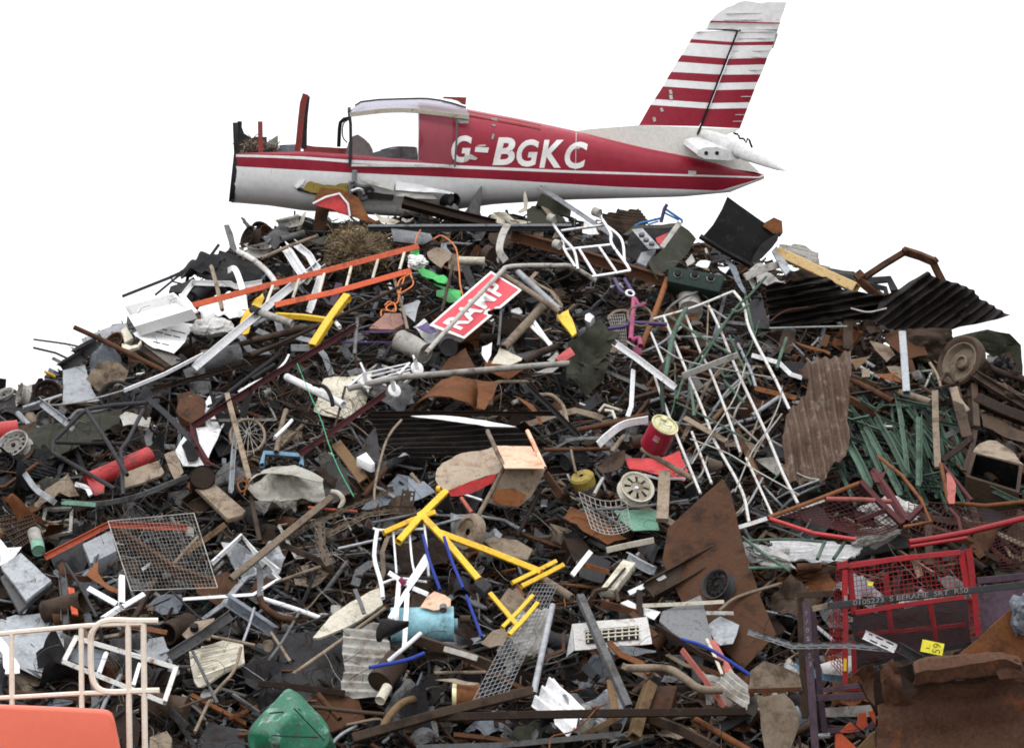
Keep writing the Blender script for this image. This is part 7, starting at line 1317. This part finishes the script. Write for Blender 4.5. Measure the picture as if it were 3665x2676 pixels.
for i, ch in enumerate('7/0S223'): TX('stencil', ch, lambda u, v, i=i: rl(487 + 5.2 * i + 24 * u, 512 + 68 * i - 36 * v, .12), 'stencil', t, bold=.0)
t = T('number_tag', 'yellow square tag with handwritten number lying on the torn skip edge', 'tag', (1520, 770), .8)
TQ = [rl(*q, .5) for q in ((1442, 703), (1618, 740), (1600, 836), (1424, 800))]
def tg(u, v, l): return TQ[3].lerp(TQ[2], u).lerp(TQ[0].lerp(TQ[1], u), v) + Vector((0, -l, 0))
mb = MB(); mb.bm(sheet_bm([tg(0, 0, 0), tg(1, 0, 0), tg(1, 1, 0), tg(0, 1, 0)], Vector((0, -1, 0)), .006, .006, .05)); mb.obj('plate', 'tagy', p=t)
TX('handwriting', '59', lambda u, v: tg(.5 + .36 * (1 - v), .1 + .8 * u, .016), 'ink', t, bold=-.012); TX('handwriting', 'L', lambda u, v: tg(.2 + .16 * (1 - v), .35 + .35 * u, .016), 'ink', t, bold=-.012)
PS('perforated_channel', 'bent galvanised slotted channel crossing in front of the stillage', [(30, 640, 1.1), (390, 755, 1.15), (830, 748, 1.2), (1210, 785, 1.2)], 52, 'galv', 1.2)
PS('perforated_channel', 'bright white slotted channel end pointing at the yellow tag', [(970, 665, 1.25), (1225, 780, 1.25)], 76, 'white', 1.2)
B('grey_channel', 'dark grey channel beside the yellow tag', [(1245, 765, 1.3), (1450, 880, 1.3)], 82, 'dkgrey', 'C')
# torn rusty skip in front
yk = yl - .75
t = T('torn_skip', 'torn and folded rusty steel skip nearest the viewer', 'skip', (1700, 1500), .8)
def sk(name, pts, m, dy, **k): return S(name, None, pts, m, 'f', p=t, y=yk - dy, th=.012, **k)
sk('side_wall', [(1070, 1240), (1200, 1190), (1400, 1060), (1700, 1040), (2200, 960), (2330, 960), (2330, 1700), (1050, 1700)], 'skiprust', .0, cr=.13, freq=1.8, jag=.004)
mb = MB(); bm = bmesh.new(); rim_in = [(1358, 1062, 905), (1480, 1050, 862), (1640, 1030, 838), (1800, 1005, 822), (1960, 985, 818), (2110, 945, 822), (2235, 950, 850)]
R = []
for u, v1, v0 in rim_in: R.append([bm.verts.new(onp(*nat((u, v)), Vector((0, yk - d, 0)), Vector((0, 1, 0)))) for v, d in ((v1, .04), (v1, .2), (v1 * .5 + v0 * .5, .24), (v0 + 26, .2), (v0, .08), (v0, -.1))])
for i in range(6):
    for j in range(5): bm.faces.new((R[i][j], R[i + 1][j], R[i + 1][j + 1], R[i][j + 1]))
for _ in range(3): bmesh.ops.subdivide_edges(bm, edges=[e for e in bm.edges if e.calc_length() > .05], cuts=1); bmesh.ops.triangulate(bm, faces=[f for f in bm.faces if len(f.verts) > 4])
for v in bm.verts: v.co += Vector(noise.noise_vector(v.co * 3.5)) * .035 + Vector(noise.noise_vector(v.co * 9)) * .012
bmesh.ops.recalc_face_normals(bm, faces=bm.faces[:]); bmesh.ops.solidify(bm, geom=bm.faces[:], thickness=.014); mb.bm(bm); mb.obj('folded_rim', 'skiprust', p=t)
sk('torn_flap', [(1080, 955), (1120, 900), (1172, 858), (1210, 920), (1245, 985), (1262, 1200), (1150, 1252), (1110, 1150)], 'skiprust', .16, cr=.12, sub=.05, curl=.3, cdir=(1, .3)); sk('torn_flap', [(868, 988), (950, 925), (1040, 905), (1060, 1000), (1065, 1240), (1010, 1180), (960, 1090)], 'skiprust', .05, cr=.12, sub=.05)
sk('torn_flap', [(1215, 960), (1360, 1060), (1392, 1120), (1240, 1145)], 'dkrust', .12, cr=.06); sk('rim_end', [(1990, 865), (2215, 860), (2260, 1000), (2060, 1030)], 'skiprust', .22, cr=.05)
sk('inner_wall', [(890, 1000), (1360, 900), (1380, 1200), (1060, 1300)], 'dkrust', -.15, cr=.03)
S('rusty_ramp_plate', 'orange rusted thick plate leaning behind the torn skip', [(1740, 815), (1900, 690), (2110, 500), (2330, 330), (2330, 900), (2000, 830)], 'rustlt', 'f', y=yk + .15, th=.03, cr=.015)
V('blue_white_bag', 'bluish white plastic at the picture edge above the rusted plate', (2265, 500), 110, 120, 'blgrey', .15, y=yk + .05, amp=.4)
S('brown_sheeting', 'brown bent sheet behind the stillage post', [(45, 960), (160, 880), (300, 920), (445, 985), (465, 1110), (40, 1112)], 'tan', 'f', y=yl - .2, cr=.03)
S('funnel_sheet', 'pale brown sheet rolled like a funnel below the blue rod end', [(95, 1175), (320, 1140), (390, 1210), (430, 1300), (445, 1400), (350, 1650), (170, 1650), (140, 1400)], 'tan', 'f', y=yl - .35, cr=.05, curl=-.25)
B('shelf_edge', 'brown flat lip above the funnel shaped sheet', [(30, 1120, .2), (460, 1108, .2)], 40, 'rust', 'p', y=yl - .35, jit=0)
for q, lb in (([(765, 1450), (860, 1372), (935, 1440), (800, 1460)], 'upper orange bracket piece inside the stillage'), ([(925, 1300), (985, 1290), (1000, 1400), (950, 1440), (905, 1400)], 'upright orange bracket inside the stillage'), ([(735, 1470), (790, 1460), (930, 1600), (740, 1640)], 'lower orange bracket piece inside the stillage'), ([(1000, 1290), (1060, 1270), (1060, 1400)], 'orange corner peeping out beside the skip')): S('orange_bracket', lb, q, 'orange', 'f', y=yl - .1, th=.03, cr=.01)
S('glass_bag', 'clear bag of white glass crumbs inside the stillage', [(610, 900), (760, 860), (900, 830), (930, 920), (800, 1000), (640, 980)], 'whitecl', 'f', y=yl + .35, th=.06, cr=.08, sub=.06)
S('blue_sheet', 'dull blue sheet under the bag of glass crumbs', [(350, 900), (640, 960), (860, 1000), (780, 1060), (500, 1000)], 'stblue', 'f', y=yl + .4, cr=.03)
S('white_underlay', 'whitish sheet low inside the stillage', [(620, 1260), (1050, 1230), (1050, 1330), (640, 1330)], 'pale', 'f', y=yl + .1)
CY('tube_end', 'pale tube end low inside the stillage', (590, 1490), (690, 1480), 22, 'galv', y=yl - .1, hollow=True)
S('plank_corner', 'tan board corner leaning at the skip foot', [(890, 1620), (1045, 1450), (1060, 1620)], 'wood', 'f', y=yl - .4, th=.04, cr=.0)
S('wall_sheet', 'purple grey sheet behind the red cage edge', [(1880, 300), (2290, 220), (2290, 420), (2100, 520), (1920, 660)], 'purple', 'f', y=yl + .3)

# ---------------------------------------------------------------- medium scrap between the larger things: short bars, strips, offcuts, pipe ends
def proto(kind, m):
    mb = MB(); L = random.uniform(.2, .75)
    if kind == 'bar': P = [Vector((-L, 0, 0)), Vector((0, random.uniform(-.04, .04), 0)), Vector((L, 0, 0))]; sweep(mb, P, prof(random.choice('sLf'), random.uniform(.01, .022)), up=Vector((0, 0, 1)))
    elif kind == 'rod': P = smooth_path([Vector((-L, 0, 0)), Vector((-L * .3, random.uniform(-.12, .12), .02)), Vector((L * .4, random.uniform(-.1, .1), 0)), Vector((L, random.uniform(-.2, .2), 0))]); sweep(mb, P, prof('o', random.uniform(.005, .011)), up=Vector((0, 0, 1)))
    elif kind == 'pipe': P = smooth_path([Vector((-L * .6, 0, 0)), Vector((0, random.uniform(-.1, .1), 0)), Vector((L * .6, random.uniform(-.15, .15), 0))]); sweep(mb, P, prof('o', random.uniform(.016, .032)), up=Vector((0, 0, 1)), hollow=.8)
    elif kind == 'strip':
        P = [Vector((L * x, .1 * sin(x * 4 + L * 9), .1 * cos(x * 3) * L)) for x in (-.8, -.5, -.2, .1, .4, .7)]; sweep(mb, P, prof('f', random.uniform(.02, .05)), up=Vector((0, .2, 1)))
    elif kind == 'can': r, h = random.uniform(.05, .11), random.uniform(.1, .2); lathe(mb, Vector(), Vector((1, .1, .2)).normalized(), [(.001, -h), (r, -h), (r * 1.04, -h * .97), (r, -h * .9), (r, 0), (r * 1.03, .01), (r, .02), (r, h), (r * .9, h), (r * .88, h * .3), (.001, h * .25)], 20)
    elif kind == 'hoop': r = random.uniform(.1, .22); sweep(mb, [Vector((r * cos(i * pi / 12), r * .9 * sin(i * pi / 12), .03 * sin(i * pi / 6))) for i in range(24)], prof('o', random.uniform(.007, .013)), up=Vector((0, 0, 1)), closed=True)
    elif kind == 'frame':
        a, b = random.uniform(.15, .35), random.uniform(.1, .25); k = random.uniform(-.08, .08); q = [Vector((-a, -b, 0)), Vector((a, -b + k, 0)), Vector((a + k, b, .04)), Vector((-a, b, 0))]; pr = prof(random.choice('Lsp'), random.uniform(.01, .018))
        for i in range(4): sweep(mb, [q[i], q[(i + 1) % 4]], pr, up=Vector((0, 0, 1)))
        sweep(mb, [(q[0] + q[1]) / 2, (q[2] + q[3]) / 2 + Vector((0, 0, .01))], prof('o', .008), up=Vector((0, 0, 1)))
    elif kind == 'pan': r, h = random.uniform(.12, .24), random.uniform(.03, .08); lathe(mb, Vector(), Vector((0, 0, 1)), [(.001, -h), (r, -h), (r * 1.08, h), (r * 1.14, h), (r * 1.14, h - .01), (r * 1.05, h * .8), (r * .95, -h + .012), (.001, -h + .012)], random.choice([4, 4, 24]))
    elif kind == 'crumple':
        r = random.uniform(.16, .36); k = random.randint(4, 6); W = [Vector((r * random.uniform(.7, 1.2) * cos(2 * pi * i / k), r * .7 * random.uniform(.6, 1.1) * sin(2 * pi * i / k), 0)) for i in range(k)]
        mb.bm(sheet_bm(W, Vector((0, 0, 1)), .005, .13, .05, random.choice([-.9, -.5, .5, .9]), (random.uniform(-1, 1), random.uniform(-1, 1)), jag=.012, freq=3.6))
    else:
        r = random.uniform(.14, .32); k = random.randint(4, 7); W = [Vector((r * random.uniform(.6, 1.15) * cos(2 * pi * i / k), r * .7 * random.uniform(.6, 1.1) * sin(2 * pi * i / k), 0)) for i in range(k)]
        mb.bm(sheet_bm(W, Vector((0, 0, 1)), .006, .04, .09, random.uniform(-.5, .5), (random.random(), random.random()), jag=.008))
    o = mb.obj('p', m); me = o.data; bpy.data.objects.remove(o); return me
EXC = [(2370, 1720, 2790, 2400), (2780, 1230, 3080, 1740), (1310, 1460, 2000, 1680), (870, 2200, 1260, 2480), (1520, 930, 1900, 1250), (380, 1830, 780, 2110), (1540, 1560, 1960, 1830), (850, 1650, 1180, 1830), (3050, 1450, 3480, 1850), (620, 1390, 780, 1700), (440, 1030, 830, 1250), (1480, 1090, 1760, 1190), (2180, 1440, 2460, 1850), (1770, 1690, 2300, 2300), (1210, 2120, 1640, 2300), (2030, 2200, 2340, 2330), (2180, 1000, 2330, 1260), (850, 900, 1520, 1130), (2500, 2080, 2680, 2320), (900, 2250, 1420, 2520)]          # large clear faces that nothing lies on
MID = [('crumple', 'crumpled_sheet', ['dkgrey', 'black', 'grey', 'dkrust'], 84, 'crumpled dark sheet metal wedged among loose scrap', 'crumpled dark sheets through the heap'), ('crumple', 'crumpled_tin', ['grey', 'blgrey', 'galv', 'pale'], 34, 'crumpled grey tin wedged among loose scrap', 'crumpled grey tins through the heap'),
       ('crumple', 'rusty_crumple', ['rust', 'brown', 'rustlt'], 34, 'crumpled rusty sheet metal wedged among loose scrap', 'crumpled rusty sheets through the heap'), ('can', 'scrap_canister', ['brown', 'dkgrey', 'rust', 'grey'], 26, 'small rusty canister sunk among the scrap', 'canisters through the heap'),
       ('hoop', 'wire_hoop', ['dkrust', 'dkgrey', 'brown'], 26, 'thin metal hoop lying among the scrap', 'hoops through the heap'), ('frame', 'welded_rack', ['dkgrey', 'rust', 'grey', 'brown', 'pale'], 30, 'small bent welded metal frame lying among the scrap', 'small frames through the heap'), ('pan', 'metal_pan', ['dkgrey', 'grey', 'brown', 'dkrust'], 22, 'shallow dented metal pan sunk among the scrap', 'shallow pans through the heap'),
       ('bar', 'rusty_bar', ['rust', 'brown', 'dkrust', 'dkgrey'], 110, 'short rusty bar half buried among loose scrap', 'rusty bars through the heap'), ('rod', 'thin_rod', ['dkgrey', 'dkrust', 'grey', 'brown', 'tan', 'black'], 170, 'thin bent metal rod strewn over the scrap', 'thin rods through the heap'),
       ('pipe', 'pipe_end', ['brown', 'galv', 'tan', 'dkgrey'], 46, 'short length of old pipe stuck in the scrap', 'pipe ends through the heap'), ('strip', 'metal_strip', ['galv', 'grey', 'dkgrey', 'tan', 'grey'], 60, 'bent flat metal strip lying loose in the scrap', 'bent strips through the heap'),
       ('sheet', 'dark_offcut', ['black', 'dkgrey', 'dkrust', 'olive', 'black'], 64, 'dark torn sheet metal offcut sunk in the scrap', 'dark offcuts through the heap'), ('sheet', 'rusty_offcut', ['rust', 'brown', 'tan', 'rustlt'], 50, 'rusty torn sheet metal offcut sunk in the scrap', 'rusty offcuts through the heap'), ('sheet', 'pale_offcut', ['galv', 'pale', 'blgrey', 'grey'], 16, 'pale torn sheet metal offcut sunk in the scrap', 'pale offcuts through the heap')]
for kind, nm, mm, cnt, lab, grp in MID:
    ms = [proto(kind, m) for m in mm for _ in range(3)]
    for i in range(cnt):
        px, py = rnd_spot(30, 10, 3655)
        if py > 2676: py = random.uniform(1500, 2660)
        if any(a < px < c and b < py < d for a, b, c, d in EXC): continue
        rust_zone = px > 2650
        if nm == 'pale_offcut' and rust_zone and random.random() < .7: px *= .6
        if sky_py(px) + 25 > py: py = sky_py(px) + 60
        d = rdir(.18); n = (HN + Vector([random.uniform(-.3, .3) for _ in range(3)])).normalized(); a = n.cross(d).normalized(); n = d.cross(a)
        o = bpy.data.objects.new(nm, random.choice(ms)); COL.objects.link(o)
        o.matrix_world = Matrix.Translation(hp(px, py, random.uniform(.03, .12) if kind not in ('crumple', 'pan') else random.uniform(-.04, .05))) @ Matrix((d, a, n)).transposed().to_4x4()
        tag(o, lab, nm.split('_')[-1] if 'offcut' not in nm else 'sheet offcut', grp)
for o in COL.objects:                                        # everything that is a thing says so
    if o.parent is None and o.type in ('MESH', 'EMPTY') and 'category' in o.keys() and 'kind' not in o.keys(): o['kind'] = 'thing'
